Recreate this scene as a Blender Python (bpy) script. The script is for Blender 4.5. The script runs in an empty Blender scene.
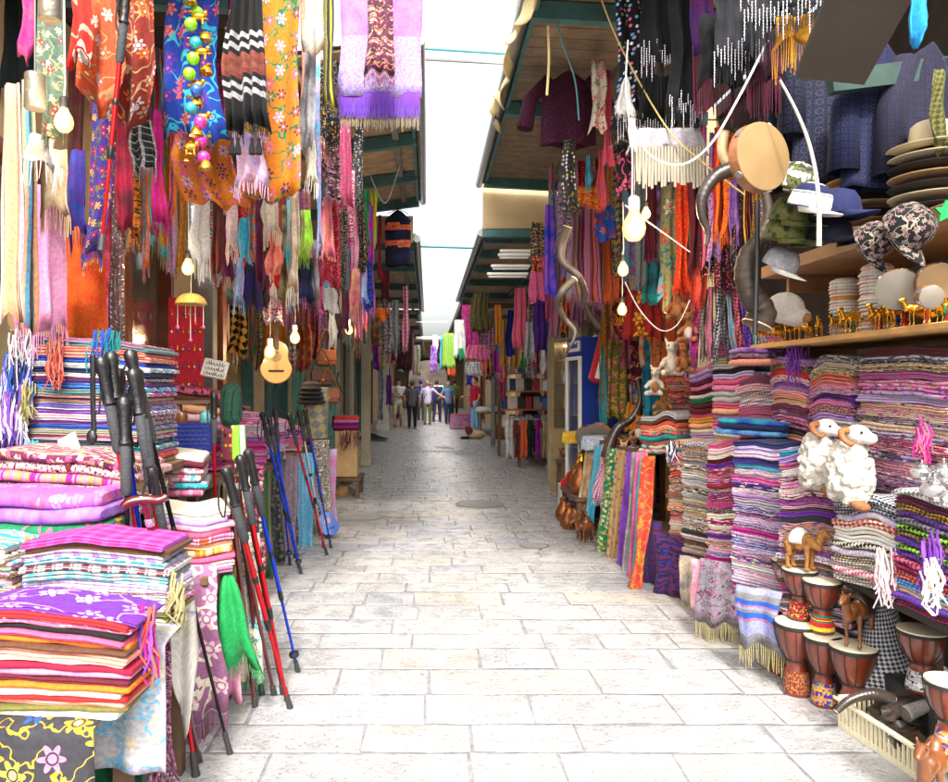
import bpy, math, random
from mathutils import Vector, Matrix, Euler, noise
R = math.radians; PI = math.pi
S = bpy.context.scene
# ---------------------------------------------------------------- camera, sky, sun, exposure
cam_d = bpy.data.cameras.new('camera'); cam = bpy.data.objects.new('camera', cam_d); S.collection.objects.link(cam)
cam.location = (0, 0, 1.5); cam.rotation_euler = (R(90), 0, 0)
cam_d.sensor_width = 36; cam_d.lens = 28.1; cam_d.shift_x = 46/948; cam_d.shift_y = -6/948
cam_d.clip_start = .05; cam_d.clip_end = 2000
S.camera = cam
SUN_EL, SUN_AZ = 45, 180
w = bpy.data.worlds.new('World'); S.world = w; w.use_nodes = True
wn = w.node_tree; sky = wn.nodes.new('ShaderNodeTexSky'); sky.sky_type = 'NISHITA'; sky.sun_disc = False
sky.sun_elevation = R(SUN_EL); sky.sun_rotation = R(SUN_AZ); sky.air_density = 1.2; sky.dust_density = 7; sky.ozone_density = .5
bgn = wn.nodes['Background']; hs = wn.nodes.new('ShaderNodeHueSaturation'); hs.inputs['Saturation'].default_value = .4; hs.inputs['Value'].default_value = 1.3; wn.links.new(sky.outputs[0], hs.inputs['Color']); wn.links.new(hs.outputs[0], bgn.inputs[0]); bgn.inputs[1].default_value = .15
sd = bpy.data.lights.new('sun', 'SUN'); sd.energy = 2.0; sd.angle = R(6); sd.color = (1, .96, .92)
so = bpy.data.objects.new('sun', sd); S.collection.objects.link(so)
so.rotation_euler = (R(90-SUN_EL), 0, R(180-SUN_AZ))
S.view_settings.view_transform = 'Standard'; S.view_settings.look = 'None'; S.view_settings.gamma = 1
S.view_settings.exposure = 1.45
S.render.engine = 'CYCLES'; S.cycles.max_bounces = 6; S.cycles.diffuse_bounces = 4; S.cycles.transparent_max_bounces = 8

# ---------------------------------------------------------------- helpers
rnd = random.Random(7)
def W(px, py, Y): return Vector(((px-428)*Y/740, Y, 1.5+(385-py)*Y/740))
def lin(h):
    h = h.lstrip('#'); v = [int(h[i:i+2], 16)/255 for i in (0, 2, 4)]
    return tuple((c/12.92 if c <= .04045 else ((c+.055)/1.055)**2.4) for c in v) + (1,)
COL = dict(red='c8242a', crimson='a81538', coral='ea5f4e', salmon='ee9a86', orange='e8701c', peach='f2b48a', gold='d8a02c', yellow='ecd040',
  lime='8ccc30', green='1f9a50', emerald='14764c', olive='6c6a30', teal='1f8a8c', turquoise='30b0c4', sky='6cb4dc', blue='2456b4', cobalt='2438b8', navy='1c2450',
  indigo='3c2c80', purple='6a2c98', violet='8a4cc0', lilac='b48cd4', mauve='a0688e', magenta='c01c84', pink='e080b0', rose='d85c84', blush='ecbcc8',
  maroon='601828', burgundy='480f20', brown='5c3a28', chestnut='84482a', tan='b48c60', beige='d8c4a0', cream='efe6d0', white='e4e2dc', silver='b4b4b8', grey='7c7a80', charcoal='34343a', black='121214',
  lavender='c4b0e0', khaki='a8a070', ivory='e8e0c8', plum='6a2450')
def C(n): return lin(COL.get(n, n))
M = {}
def newmat(name):
    m = bpy.data.materials.new(name); m.use_nodes = True
    return m, m.node_tree, m.node_tree.nodes['Principled BSDF']
def nd(nt, t, props=None, **inp):
    n = nt.nodes.new('ShaderNode'+t)
    for k, v in (props or {}).items(): setattr(n, k, v)
    for k, v in inp.items():
        i = n.inputs[int(k[1:])] if k[0] == '_' else n.inputs[k]
        if isinstance(v, bpy.types.NodeSocket): nt.links.new(v, i)
        else: i.default_value = v
    return n
def mth(nt, op, a, b=0.0, c=0.0): return nd(nt, 'Math', dict(operation=op), _0=a, _1=b, _2=c).outputs[0]
def ramp(nt, fac, cols, pos=None, interp='CONSTANT'):
    n = nt.nodes.new('ShaderNodeValToRGB'); n.color_ramp.interpolation = interp
    nt.links.new(fac, n.inputs[0]); e = n.color_ramp.elements
    k = len(cols); pos = pos or [i/k for i in range(k)]
    while len(e) < k: e.new(.5)
    for i in range(k): e[i].position = pos[i]
    for i in range(k): e[i].color = C(cols[i]) if isinstance(cols[i], str) else cols[i]
    return n.outputs[0]
def mix(nt, f, a, b, bl='MIX'):
    n = nt.nodes.new('ShaderNodeMix'); n.data_type = 'RGBA'; n.blend_type = bl
    for s, v in ((0, f), (6, a), (7, b)):
        if isinstance(v, bpy.types.NodeSocket): nt.links.new(v, n.inputs[s])
        else: n.inputs[s].default_value = v
    return n.outputs[2]
def pmat(name, col, rough=.6, metal=0, bump=0, bs=40, var=.15, coat=0, alpha=1, trans=0, spec=.5):
    if name in M: return M[name]
    m, nt, b = newmat(name); tc = nt.nodes.new('ShaderNodeTexCoord').outputs['Object']
    c = C(col)
    if var:
        nz = nd(nt, 'TexNoise', Vector=tc, Scale=bs*.25, Detail=5.0)
        dark = tuple(x*(1-var) for x in c[:3])+(1,); lite = tuple(min(1, x*(1+var)) for x in c[:3])+(1,)
        nt.links.new(ramp(nt, nz.outputs[0], [dark, lite], [.3, .7], 'LINEAR'), b.inputs['Base Color'])
    else: b.inputs['Base Color'].default_value = c
    b.inputs['Roughness'].default_value = rough; b.inputs['Metallic'].default_value = metal
    b.inputs['Coat Weight'].default_value = coat; b.inputs['Alpha'].default_value = alpha; b.inputs['Transmission Weight'].default_value = trans
    b.inputs['Specular IOR Level'].default_value = spec
    if bump:
        nz = nd(nt, 'TexNoise', Vector=tc, Scale=float(bs), Detail=4.0)
        bp = nd(nt, 'Bump', Strength=bump, Distance=.01, Height=nz.outputs[0]); nt.links.new(bp.outputs[0], b.inputs['Normal'])
    M[name] = m; return m
def emit(name, col, st):
    if name in M: return M[name]
    m, nt, b = newmat(name); b.inputs['Base Color'].default_value = C(col); b.inputs['Emission Color'].default_value = C(col)
    b.inputs['Emission Strength'].default_value = st; M[name] = m; return m
CK = {}
def cloth(kind, *cols, s=1.0):
    """kinds: plain stripev stripeh check flower paisley jam sequin hound camo. UV is in metres."""
    key = (kind, cols, s)
    if key in CK: return CK[key]
    m, nt, b = newmat('cloth %s %s' % (kind, ' '.join(cols)))
    uv = nt.nodes.new('ShaderNodeUVMap').outputs[0]
    r = random.Random(str(key)); cols = list(cols)
    nz = nd(nt, 'TexNoise', Vector=uv, Scale=9.0, Detail=3.0)
    wob = nd(nt, 'VectorMath', dict(operation='SCALE'), _0=nz.outputs['Color'], Scale=.012).outputs[0]
    uvw = nd(nt, 'VectorMath', dict(operation='ADD'), _0=uv, _1=wob).outputs[0]
    sp = nd(nt, 'SeparateXYZ', _0=uvw); u, v = sp.outputs[0], sp.outputs[1]
    rough, metal = .82, None
    def stripes(x, freq, cl, n=11):
        f = mth(nt, 'FRACT', mth(nt, 'MULTIPLY', x, freq))
        ps = sorted([0]+[r.random() for _ in range(n-1)]); cc = [cl[i % len(cl)] for i in range(n)]
        return ramp(nt, f, cc, ps)
    if kind == 'plain': col = ramp(nt, nz.outputs[0], [cols[0], cols[-1]], [.35, .65], 'LINEAR') if len(cols) > 1 else C(cols[0])
    elif kind == 'stripev': col = stripes(u, 7*s, cols)
    elif kind == 'stripeh': col = stripes(v, 6*s, cols)
    elif kind == 'check':
        col = mix(nt, .5, stripes(u, 16*s, cols, 7), stripes(v, 16*s, cols, 7))
    elif kind == 'hound':
        ch = nd(nt, 'TexChecker', Vector=nd(nt, 'Mapping', _0=uv, Rotation=(0, 0, .6)).outputs[0], Scale=70*s, Color1=C(cols[0]), Color2=C(cols[1]))
        col = ch.outputs[0]
        if len(cols) > 2: col = mix(nt, mth(nt, 'GREATER_THAN', mth(nt, 'FRACT', mth(nt, 'MULTIPLY', v, 9*s)), .7), col, C(cols[2]))
    elif kind in ('flower', 'bloom'):
        sc = (11 if kind == 'flower' else 5)*s
        uvs = nd(nt, 'VectorMath', dict(operation='SCALE'), _0=uvw, Scale=sc).outputs[0]
        vo = nd(nt, 'TexVoronoi', dict(voronoi_dimensions='2D'), Vector=uvs, Scale=1.0, Randomness=.75)
        d = nd(nt, 'VectorMath', dict(operation='SUBTRACT'), _0=uvs, _1=vo.outputs['Position']).outputs[0]
        ds = nd(nt, 'SeparateXYZ', _0=d); ang = mth(nt, 'ARCTAN2', ds.outputs[1], ds.outputs[0])
        pet = mth(nt, 'MULTIPLY_ADD', mth(nt, 'COSINE', mth(nt, 'MULTIPLY', ang, 6.0)), .09, .25)
        msk = mth(nt, 'LESS_THAN', vo.outputs['Distance'], pet)
        nv = nd(nt, 'TexNoise', Vector=uv, Scale=7.0*s, Detail=2.0)
        vine = mth(nt, 'LESS_THAN', mth(nt, 'ABSOLUTE', mth(nt, 'SUBTRACT', nv.outputs[0], .5)), .014)
        fc = ramp(nt, nd(nt, 'SeparateColor', _0=vo.outputs['Color']).outputs[0], cols[1:] or ['white'])
        col = mix(nt, vine, C(cols[0]), C(cols[-1]))
        col = mix(nt, msk, col, fc)
        ring = mth(nt, 'LESS_THAN', mth(nt, 'ABSOLUTE', mth(nt, 'SUBTRACT', vo.outputs['Distance'], .13)), .025)
        col = mix(nt, ring, col, C(cols[0])); col = mix(nt, mth(nt, 'LESS_THAN', vo.outputs['Distance'], .07), col, C(cols[1]))
    elif kind == 'paisley':
        n1 = nd(nt, 'TexNoise', Vector=uv, Scale=9.0*s, Detail=1.0, Distortion=1.2)
        f = mth(nt, 'FRACT', mth(nt, 'MULTIPLY', n1.outputs[0], 11.0))
        col = ramp(nt, f, [cols[0], cols[1], cols[0], cols[-1]], [0, .42, .6, .86])
        vo = nd(nt, 'TexVoronoi', dict(voronoi_dimensions='2D'), Vector=uv, Scale=70.0*s)
        col = mix(nt, mth(nt, 'LESS_THAN', vo.outputs['Distance'], .22), col, C(cols[1]))
    elif kind == 'jam':
        vo = nd(nt, 'TexVoronoi', dict(voronoi_dimensions='2D'), Vector=nd(nt, 'Mapping', _0=uvw, Scale=(1, 2.2, 1)).outputs[0], Scale=42*s)
        c1 = ramp(nt, nd(nt, 'SeparateColor', _0=vo.outputs['Color']).outputs[0], cols)
        c2 = stripes(v, 15*s, cols, 9)
        col = mix(nt, mth(nt, 'GREATER_THAN', nd(nt, 'TexNoise', Vector=uv, Scale=30*s).outputs[0], .5), c1, c2)
    elif kind in ('sequin', 'coin'):
        vo = nd(nt, 'TexVoronoi', dict(voronoi_dimensions='2D'), Vector=uv, Scale=(75 if kind == 'sequin' else 34)*s, Randomness=.6)
        sc_ = nd(nt, 'SeparateColor', _0=vo.outputs['Color'])
        msk = mth(nt, 'MULTIPLY', mth(nt, 'LESS_THAN', vo.outputs['Distance'], .33), mth(nt, 'GREATER_THAN', sc_.outputs[1], .45 if kind == 'sequin' else .35))
        col = mix(nt, msk, C(cols[0]), ramp(nt, sc_.outputs[0], cols[1:])); metal = mth(nt, 'MULTIPLY', msk, .6); rough = mth(nt, 'MULTIPLY_ADD', msk, -.5, .8)
    elif kind == 'bands':
        col = ramp(nt, mth(nt, 'FRACT', mth(nt, 'MULTIPLY', v, s)), cols)
    elif kind == 'dots':
        vo = nd(nt, 'TexVoronoi', dict(voronoi_dimensions='2D'), Vector=uv, Scale=48*s, Randomness=.12)
        bigv = nd(nt, 'TexVoronoi', dict(voronoi_dimensions='2D'), Vector=uv, Scale=16*s, Randomness=.05)
        f1 = mth(nt, 'LESS_THAN', mth(nt, 'ABSOLUTE', mth(nt, 'SUBTRACT', vo.outputs['Distance'], .3)), .07)
        f2 = mth(nt, 'LESS_THAN', mth(nt, 'ABSOLUTE', mth(nt, 'SUBTRACT', bigv.outputs['Distance'], .28)), .05)
        col = mix(nt, f2, mix(nt, f1, C(cols[0]), C(cols[1])), C(cols[-1]))
    elif kind == 'camo':
        n1 = nd(nt, 'TexNoise', Vector=uv, Scale=22.0*s, Detail=1.5)
        col = ramp(nt, n1.outputs[0], cols, [0, .4, .48, .56, .64][:len(cols)])
    fine = nd(nt, 'TexNoise', Vector=uv, Scale=60.0, Detail=4.0)
    col = mix(nt, 1.0, col, ramp(nt, fine.outputs[0], [(.54, .54, .54, 1), (.80, .80, .80, 1)], [.3, .62], 'LINEAR'), 'MULTIPLY')
    nt.links.new(col, b.inputs['Base Color'])
    for nm, val in (('Roughness', rough), ('Metallic', metal)):
        if isinstance(val, bpy.types.NodeSocket): nt.links.new(val, b.inputs[nm])
        elif val is not None: b.inputs[nm].default_value = val
    b.inputs['Sheen Weight'].default_value = .04; b.inputs['Specular IOR Level'].default_value = .25
    wv = nd(nt, 'TexNoise', Vector=nd(nt, 'Mapping', _0=uv, Scale=(1, .3, 1)).outputs[0], Scale=260.0, Detail=2.0)
    bp = nd(nt, 'Bump', Strength=.35, Distance=.004, Height=wv.outputs[0]); nt.links.new(bp.outputs[0], b.inputs['Normal'])
    CK[key] = m; return m

class MB:
    def __init__(s): s.v, s.f, s.uv, s.mi = [], [], [], []; s.m = 0
    def add(s, vs, fs, uvs=None):
        o = len(s.v); s.v += [tuple(p) for p in vs]; s.uv += uvs or [(p[0]+p[1]*.3, p[2]+p[1]*.7) for p in vs]
        s.f += [tuple(i+o for i in f) for f in fs]; s.mi += [s.m]*len(fs); return s
    def box(s, c, d, rz=0, bev=0, rx=0, ry=0):
        mt = Matrix.Translation(c) @ Euler((rx, ry, rz)).to_matrix().to_4x4(); x, y, z = d[0]/2, d[1]/2, d[2]/2
        if bev <= 0:
            p = [(i, j, k) for i in (-x, x) for j in (-y, y) for k in (-z, z)]
            return s.add([mt @ Vector(q) for q in p], [(0, 1, 3, 2), (4, 6, 7, 5), (0, 4, 5, 1), (2, 3, 7, 6), (0, 2, 6, 4), (1, 5, 7, 3)])
        b = min(bev, x*.9, y*.9, z*.9); vs, fs = [], []
        for zz, ins in ((-z, b), (-z+b, 0), (z-b, 0), (z, b)):
            X, Y_ = x-ins, y-ins; bb = b*.6
            vs += [mt @ Vector(q) for q in ((X-bb, -Y_, zz), (X, -Y_+bb, zz), (X, Y_-bb, zz), (X-bb, Y_, zz), (-X+bb, Y_, zz), (-X, Y_-bb, zz), (-X, -Y_+bb, zz), (-X+bb, -Y_, zz))]
        for r_ in range(3):
            for i in range(8): fs.append((r_*8+i, r_*8+(i+1) % 8, r_*8+8+(i+1) % 8, r_*8+8+i))
        fs += [tuple(range(7, -1, -1)), tuple(range(24, 32))]
        return s.add(vs, fs)
    def tube(s, pts, rad, n=8, cap=True, vs_=1):
        pts = [Vector(p) for p in pts]; k = len(pts); rad = rad if hasattr(rad, '__len__') else [rad]*k
        vs, fs, uvs = [], [], []; L = 0; up = None
        for i, p in enumerate(pts):
            t = (pts[min(i+1, k-1)]-pts[max(i-1, 0)]); t = t.normalized() if t.length > 1e-9 else Vector((0, 0, 1))
            if up is None: up = Vector((0, 0, 1)) if abs(t.z) < .9 else Vector((1, 0, 0))
            a = t.cross(up); a = a.normalized() if a.length > 1e-6 else Vector((1, 0, 0)); bb = t.cross(a); up = -bb if True else up
            up = a.cross(t)
            if i: L += (p-pts[i-1]).length
            for j in range(n):
                an = 2*PI*j/n; vs.append(p+(a*math.cos(an)+bb*math.sin(an))*rad[i]); uvs.append((j/n*2*PI*rad[i], L))
        for i in range(k-1):
            for j in range(n): fs.append((i*n+j, i*n+(j+1) % n, i*n+n+(j+1) % n, i*n+n+j))
        if cap: fs += [tuple(range(n-1, -1, -1)), tuple(range((k-1)*n, k*n))]
        return s.add(vs, fs, uvs)
    def cyl(s, a, b, r0, r1=None, n=16): return s.tube([a, b], [r0, r0 if r1 is None else r1], n)
    def cap(s, a, b, r0, r1, n=10):
        a, b = Vector(a), Vector(b); d = (b-a); d = d.normalized() if d.length > 1e-6 else Vector((0, 0, 1))
        P, Q = [], []
        for i in range(5): t = PI/2*(1-i/4)*.98; P.append(a-d*r0*math.sin(t)); Q.append(r0*math.cos(t))
        for i in range(5): t = PI/2*(i/4)*.98; P.append(b+d*r1*math.sin(t)); Q.append(r1*math.cos(t))
        return s.tube(P, Q, n)
    def ell(s, c, r, rot=(0, 0, 0), n=14):
        mt = Matrix.Translation(c) @ Euler(rot).to_matrix().to_4x4(); vs, fs = [], []; h = n//2+1
        for i in range(1, h):
            a = PI*i/h
            for j in range(n): b = 2*PI*j/n; vs.append(mt @ Vector((r[0]*math.sin(a)*math.cos(b), r[1]*math.sin(a)*math.sin(b), r[2]*math.cos(a))))
        vs += [mt @ Vector((0, 0, r[2])), mt @ Vector((0, 0, -r[2]))]; t = len(vs)-2
        for i in range(h-2):
            for j in range(n): fs.append((i*n+j, i*n+n+j, i*n+n+(j+1) % n, i*n+(j+1) % n))
        for j in range(n): fs += [(t, j, (j+1) % n), (t+1, (h-2)*n+(j+1) % n, (h-2)*n+j)]
        return s.add(vs, fs)
    def lathe(s, prof, n=24, c=(0, 0, 0), mt=None):
        vs, fs, uvs = [], [], []; c = Vector(c); k = len(prof); L = 0
        for i, (r, z) in enumerate(prof):
            if i: L += math.hypot(r-prof[i-1][0], z-prof[i-1][1])
            for j in range(n):
                a = 2*PI*j/n; p = Vector((r*math.cos(a), r*math.sin(a), z)); vs.append((mt @ p if mt else p)+c); uvs.append((a*.1, L))
        for i in range(k-1):
            for j in range(n): fs.append((i*n+j, i*n+(j+1) % n, i*n+n+(j+1) % n, i*n+n+j))
        if prof[0][0] > 1e-5: fs.append(tuple(range(n-1, -1, -1)))
        if prof[-1][0] > 1e-5: fs.append(tuple(range((k-1)*n, k*n)))
        return s.add(vs, fs, uvs)
    def grid(s, fn, nu, nv, uvf=None):
        vs, uvs, fs = [], [], []
        for j in range(nv+1):
            for i in range(nu+1): vs.append(fn(i/nu, j/nv)); uvs.append(uvf(i/nu, j/nv) if uvf else (i/nu, j/nv))
        for j in range(nv):
            for i in range(nu): a = j*(nu+1)+i; fs.append((a, a+1, a+nu+2, a+nu+1))
        return s.add(vs, fs, uvs)
    def build(s, name, mat, parent=None, loc=None, smooth=True, ang=42, solid=0, sub=0, remesh=0, sm=0):
        me = bpy.data.meshes.new(name); me.from_pydata(s.v, [], s.f)
        ul = me.uv_layers.new(name='UVMap'); vi = [0]*len(me.loops); me.loops.foreach_get('vertex_index', vi)
        flat = [c for i in vi for c in s.uv[i]]; ul.data.foreach_set('uv', flat)
        mats = mat if isinstance(mat, (list, tuple)) else [mat]
        for m_ in mats: me.materials.append(m_)
        if len(mats) > 1: me.polygons.foreach_set('material_index', s.mi)
        if smooth: me.polygons.foreach_set('use_smooth', [True]*len(me.polygons)); me.set_sharp_from_angle(angle=R(ang))
        me.update(); o = bpy.data.objects.new(name, me); S.collection.objects.link(o)
        if loc is not None: o.location = loc
        if parent is not None: o.parent = parent
        if remesh: md = o.modifiers.new('r', 'REMESH'); md.mode = 'VOXEL'; md.voxel_size = remesh; md.use_smooth_shade = True
        if sm: md = o.modifiers.new('s', 'SMOOTH'); md.iterations = sm; md.factor = .6
        if sub: md = o.modifiers.new('u', 'SUBSURF'); md.levels = md.render_levels = sub
        if solid: md = o.modifiers.new('t', 'SOLIDIFY'); md.thickness = solid; md.offset = 0
        return o
def bake(o):
    bpy.context.view_layer.update(); dg = bpy.context.evaluated_depsgraph_get()
    me = bpy.data.meshes.new_from_object(o.evaluated_get(dg)); o.modifiers.clear(); o.data = me; return o
USED = {}
ORD = 'topmost second third fourth fifth sixth seventh eighth ninth tenth eleventh twelfth thirteenth fourteenth fifteenth sixteenth seventeenth eighteenth nineteenth twentieth twenty-first twenty-second twenty-third twenty-fourth twenty-fifth twenty-sixth twenty-seventh twenty-eighth twenty-ninth thirtieth thirty-first thirty-second thirty-third thirty-fourth thirty-fifth'.split()
def tag(o, label, cat, group=None):
    if len(label.split()) > 16: label = label.replace(' folded ', ' ').replace(' plain ', ' ')
    USED[label] = USED.get(label, 0)+1
    o['label'] = label; o['category'] = cat
    if group: o['group'] = group
    return o
def thing(name, label, cat, loc=(0, 0, 0), rz=0, group=None):
    o = bpy.data.objects.new(name, None); S.collection.objects.link(o); o.location = loc; o.rotation_euler = (0, 0, rz); o.empty_display_size = .1
    return tag(o, label, cat, group)
def struct(o, kind='structure'): o['kind'] = kind; return o
def dup(root, loc, rz=0, label=None, group=None, sc=1):
    r = root.copy(); S.collection.objects.link(r); r.location = loc; r.rotation_euler = (0, 0, rz); r.scale = (sc, sc, sc)
    if label: tag(r, label, root['category'], group or root.get('group'))
    for ch in list(root.children):
        c = ch.copy(); S.collection.objects.link(c); c.parent = r
        for g in ch.children: d = g.copy(); S.collection.objects.link(d); d.parent = c
    return r
# ---------------------------------------------------------------- textiles
def folded_mesh(w, d, t, nl, seed, sag):
    r = random.Random(seed); b = MB(); lt = t/nl; prof = []
    for k in range(nl):
        off = r.uniform(-.006, .006); hh = lt/2
        for i in range(5):
            a = -PI/2+PI*i/4; prof.append((-d/2-off-math.cos(a)*hh*1.1, lt*k+hh+math.sin(a)*hh*.94, k*.173+i*.008))
    top = prof[-1]
    prof += [(-d/4, t, top[2]+d*.25), (d/4, t, top[2]+d*.7), (d/2, t*.9, top[2]+d), (d/2, t*.1, top[2]+d+t)]
    ns = 14; K = len(prof); vs, uvs, fs = [], [], []
    ph = r.uniform(0, 6); jit = [r.uniform(-.003, .003) for _ in range(ns+1)]; sh = r.uniform(-.008, .008); n1 = r.uniform(0, 50)
    for i in range(ns+1):
        e = [-1, -.985, -.93, -.8][i] if i < 4 else ([.8, .93, .985, 1][i-ns+3] if i > ns-4 else -.8+1.6*(i-3)/(ns-6)); x = e*w/2+sh
        shr = .55 if i in (0, ns) else (.86 if i in (1, ns-1) else 1)
        for (y, z, v) in prof:
            zz = t/2+(z-t/2)*shr; yy = y+(1-shr)*.012*(1 if y < 0 else -1)
            wv = noise.noise(Vector((x*6+n1, z*20, 0)))*.004
            vs.append((x, yy+jit[i]+wv*1.5, zz+sag(e)+wv*(.5 if nl > 1 else 1))); uvs.append((x+n1*.37, v+n1*.11))
    for i in range(ns):
        for j in range(K): fs.append((i*K+j, i*K+(j+1) % K, i*K+K+(j+1) % K, i*K+K+j))
    fs += [tuple(range(K)), tuple(range(ns*K+K-1, ns*K-1, -1))]
    b.add(vs, fs, uvs); return b
STK = [0]
def stack(desc, x, y, z0, rz, w, d, specs, sag=.006, jit=.008, group=None, name='folded_scarf', kindw=None, cat=None, dz=.033, lean=(0, 0), nlay=(2, 3, 4), total=None, skew=0):
    """specs bottom to top: (colourword, patternword, material)"""
    kindw = kindw or name.replace('_', ' '); cat = cat or name.split('_')[1]
    STK[0] += 1; n = len(specs); z = z0; ph = rnd.uniform(0, 6)
    if total: dz = total/n
    tilt = rnd.uniform(-.01, .01)
    for i, (cw, pw, m) in enumerate(specs):
        t = dz*rnd.uniform(.85, 1.15); am = sag*(.4+i/n)
        w1, w2, w3 = rnd.uniform(-.5, .5), rnd.uniform(0, 6), rnd.uniform(.1, .55)*.004
        f = lambda e, am=am, q=skew*i, w1=w1, w2=w2, w3=w3: am*math.sin(e*2.1+ph+w1*.5)+am*.4*math.sin(e*5+ph*2+w1)+w3*math.sin(e*9+w2)-am*1.2*e*e*(i/n)+tilt*e*i/n+q*e
        b = folded_mesh(w*rnd.uniform(.93, 1.03), d, t*1.04, rnd.choice(nlay), STK[0]*100+i, f)
        o = b.build(name, m, ang=70); o.location = (x+lean[0]*i+rnd.uniform(-jit, jit), y+lean[1]*i+rnd.uniform(-jit, jit), z)
        o.rotation_euler = (0, 0, rz+rnd.uniform(-.04, .04)); k = n-1-i
        od = 'topmost' if k == 0 else ('undermost' if i == 0 else ORD[k]+' from the top')
        tag(o, f"{cw} {pw} {kindw}, {od} of {desc}".replace('from the top of the', 'from top of the'), cat, group or 'folded scarves stacked on the stalls')
        z += t
    return z
PW = dict(dots='dotted', bands='banded', plain='plain', stripev='striped', stripeh='striped', check='checked', flower='flowered', bloom='flowered', paisley='paisley', jam='patterned', sequin='sequinned', coin='coin-trimmed', hound='speckled', camo='camouflage')
def mk(kind, *cols, s=1.0, word=None): return (word or cols[0], PW[kind], cloth(kind, *cols, s=s))
def rspecs(n, pal, kinds, seed=None, extra=()):
    r = random.Random(seed if seed is not None else n); out = []
    for i in range(n):
        k = r.choice(kinds); cs = r.sample(pal, min(len(pal), {'plain': 1, 'jam': 5, 'stripeh': 4, 'stripev': 4, 'check': 3, 'flower': 3, 'paisley': 3, 'hound': 2, 'sequin': 3}[k]))
        out.append(mk(k, *cs, s=r.choice([.8, 1.0]) if k in ('jam', 'paisley') else 1.0))
    return out
HS = [0]
def hang(label, x0, x1, z1, z0, Y, m, rz=0, pl=None, A=.024, fr=0, frm=None, cat='scarf', group='scarves hanging over the stalls', name='hanging_scarf', topf=.75, botf=1.0, lean=0, low=.02, fold=False, tilt=0, nfr=None, zig=0, uv0=None):
    """a pleated cloth from z1 down to z0, x0..x1 wide, fringe of length fr below"""
    HS[0] += 1; r = random.Random(HS[0]); w = abs(x1-x0); L = z1-z0; xc = (x0+x1)/2
    pl = pl or max(1.5, w/.09); ph = r.uniform(0, 6); ph2 = r.uniform(0, 6); nu = int(max(10, min(40, pl*6))); nv = int(max(5, min(14, L/.09)))
    A = min(A, w*.16); pin = r.uniform(0, .3)*(1 if w < .19 else .25); pv = r.uniform(.2, .85); sw = r.uniform(-.12, .12)*w; s3 = r.uniform(1.5, 4); n1 = r.uniform(0, 99) if uv0 is None else uv0
    def fn(u, v):
        e = u-.5; ww = w*(topf+(botf-topf)*min(1, v*1.5)**.7)*(1-pin*math.exp(-((v-pv)/.22)**2)); g = (.55+.6*v)*(1+pin*1.5)
        x = e*ww+lean*v+.012*math.sin(v*4+ph2)*v+sw*math.sin(v*s3)+.01*math.sin(v*9+u*3+ph)*v; y = A*g*math.sin(2*PI*pl*(u+.05*math.sin(3*v+ph2))+ph)+A*.5*math.sin(2*PI*pl*.37*u+ph2+v*2)+tilt*v
        z = -L*v-(low*math.sin(u*7+ph)+low*.6*math.sin(u*17+ph2)-zig*abs(e)*2+zig*.5)*v*v
        return Vector((x, y, z))
    b = MB(); b.grid(fn, nu, nv, lambda u, v: (u*w*1.15+n1, v*L+n1*.5))
    par = None
    o = b.build(name, m, loc=(xc, Y, z1), solid=.004, ang=80); o.rotation_euler = (0, 0, rz)
    tag(o, label, cat, group)
    if fr:
        f = MB(); k = nfr or int(min(70, max(8, w/.0065)))
        for i in range(k):
            u = (i+.5)/k; p = fn(u, 1); ln = fr*r.uniform(.8, 1.15); dx, dy = r.uniform(-.008, .008), r.uniform(-.01, .01); rr = w/k*.36
            f.tube([p+Vector((0, 0, .004)), p+Vector((dx*.5, dy*.3, -ln*.5)), p+Vector((dx, dy, -ln))], [rr, rr*.9, rr*.7], 4)
        f.build('fringe', frm or m, parent=o)
    return o
def hp(label, a, b_, t, bo, Y, m, **k):
    """hang by picture columns a..b_ and rows t..bo at street distance Y"""
    p, q = W(a, t, Y), W(b_, bo, Y); return hang(label, p.x, q.x, p.z, q.z, Y, m, **k)
def drape(label, x0, x1, ztop, zbot, yf, depth, m, rz=0, fr=0, frm=None, cat='cloth', group=None, name='table_drape', A=.012, pl=None, loc=None, fz=None):
    """cloth lying on a table edge and hanging down its front (front towards -y)"""
    HS[0] += 1; r = random.Random(HS[0]); w = x1-x0; H = ztop-zbot; T = depth+H; pl = pl or max(2, w/.13); ph = r.uniform(0, 6); n1 = r.uniform(0, 99)
    def fn(u, v):
        s_ = v*T; x = (u-.5)*w
        if s_ < depth: return Vector((x, depth-s_, .004+.003*math.sin(u*12+s_*20)))
        h = s_-depth; g = min(1, h/.2); return Vector((x*(1+.03*g), -.012-A*g*(1+math.sin(2*PI*pl*u+ph+h)), -h+.01*math.sin(u*6+ph)*g))
    b = MB(); b.grid(fn, 30, 20, lambda u, v: (u*w+n1, v*T+n1))
    o = b.build(name, m, loc=loc or ((x0+x1)/2, yf, ztop), solid=.004, ang=80); o.rotation_euler = (0, 0, rz); tag(o, label, cat, group)
    if fr:
        f = MB(); k = int(w/.012)
        for i in range(k):
            p = fn((i+.5)/k, 1); rr = w/k*.34; f.tube([p, p+Vector((r.uniform(-.006, .006), r.uniform(-.01, .005), -fr*r.uniform(.8, 1.1)))], [rr, rr*.7], 4)
        f.build('fringe', frm or m, parent=o)
    return o
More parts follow.
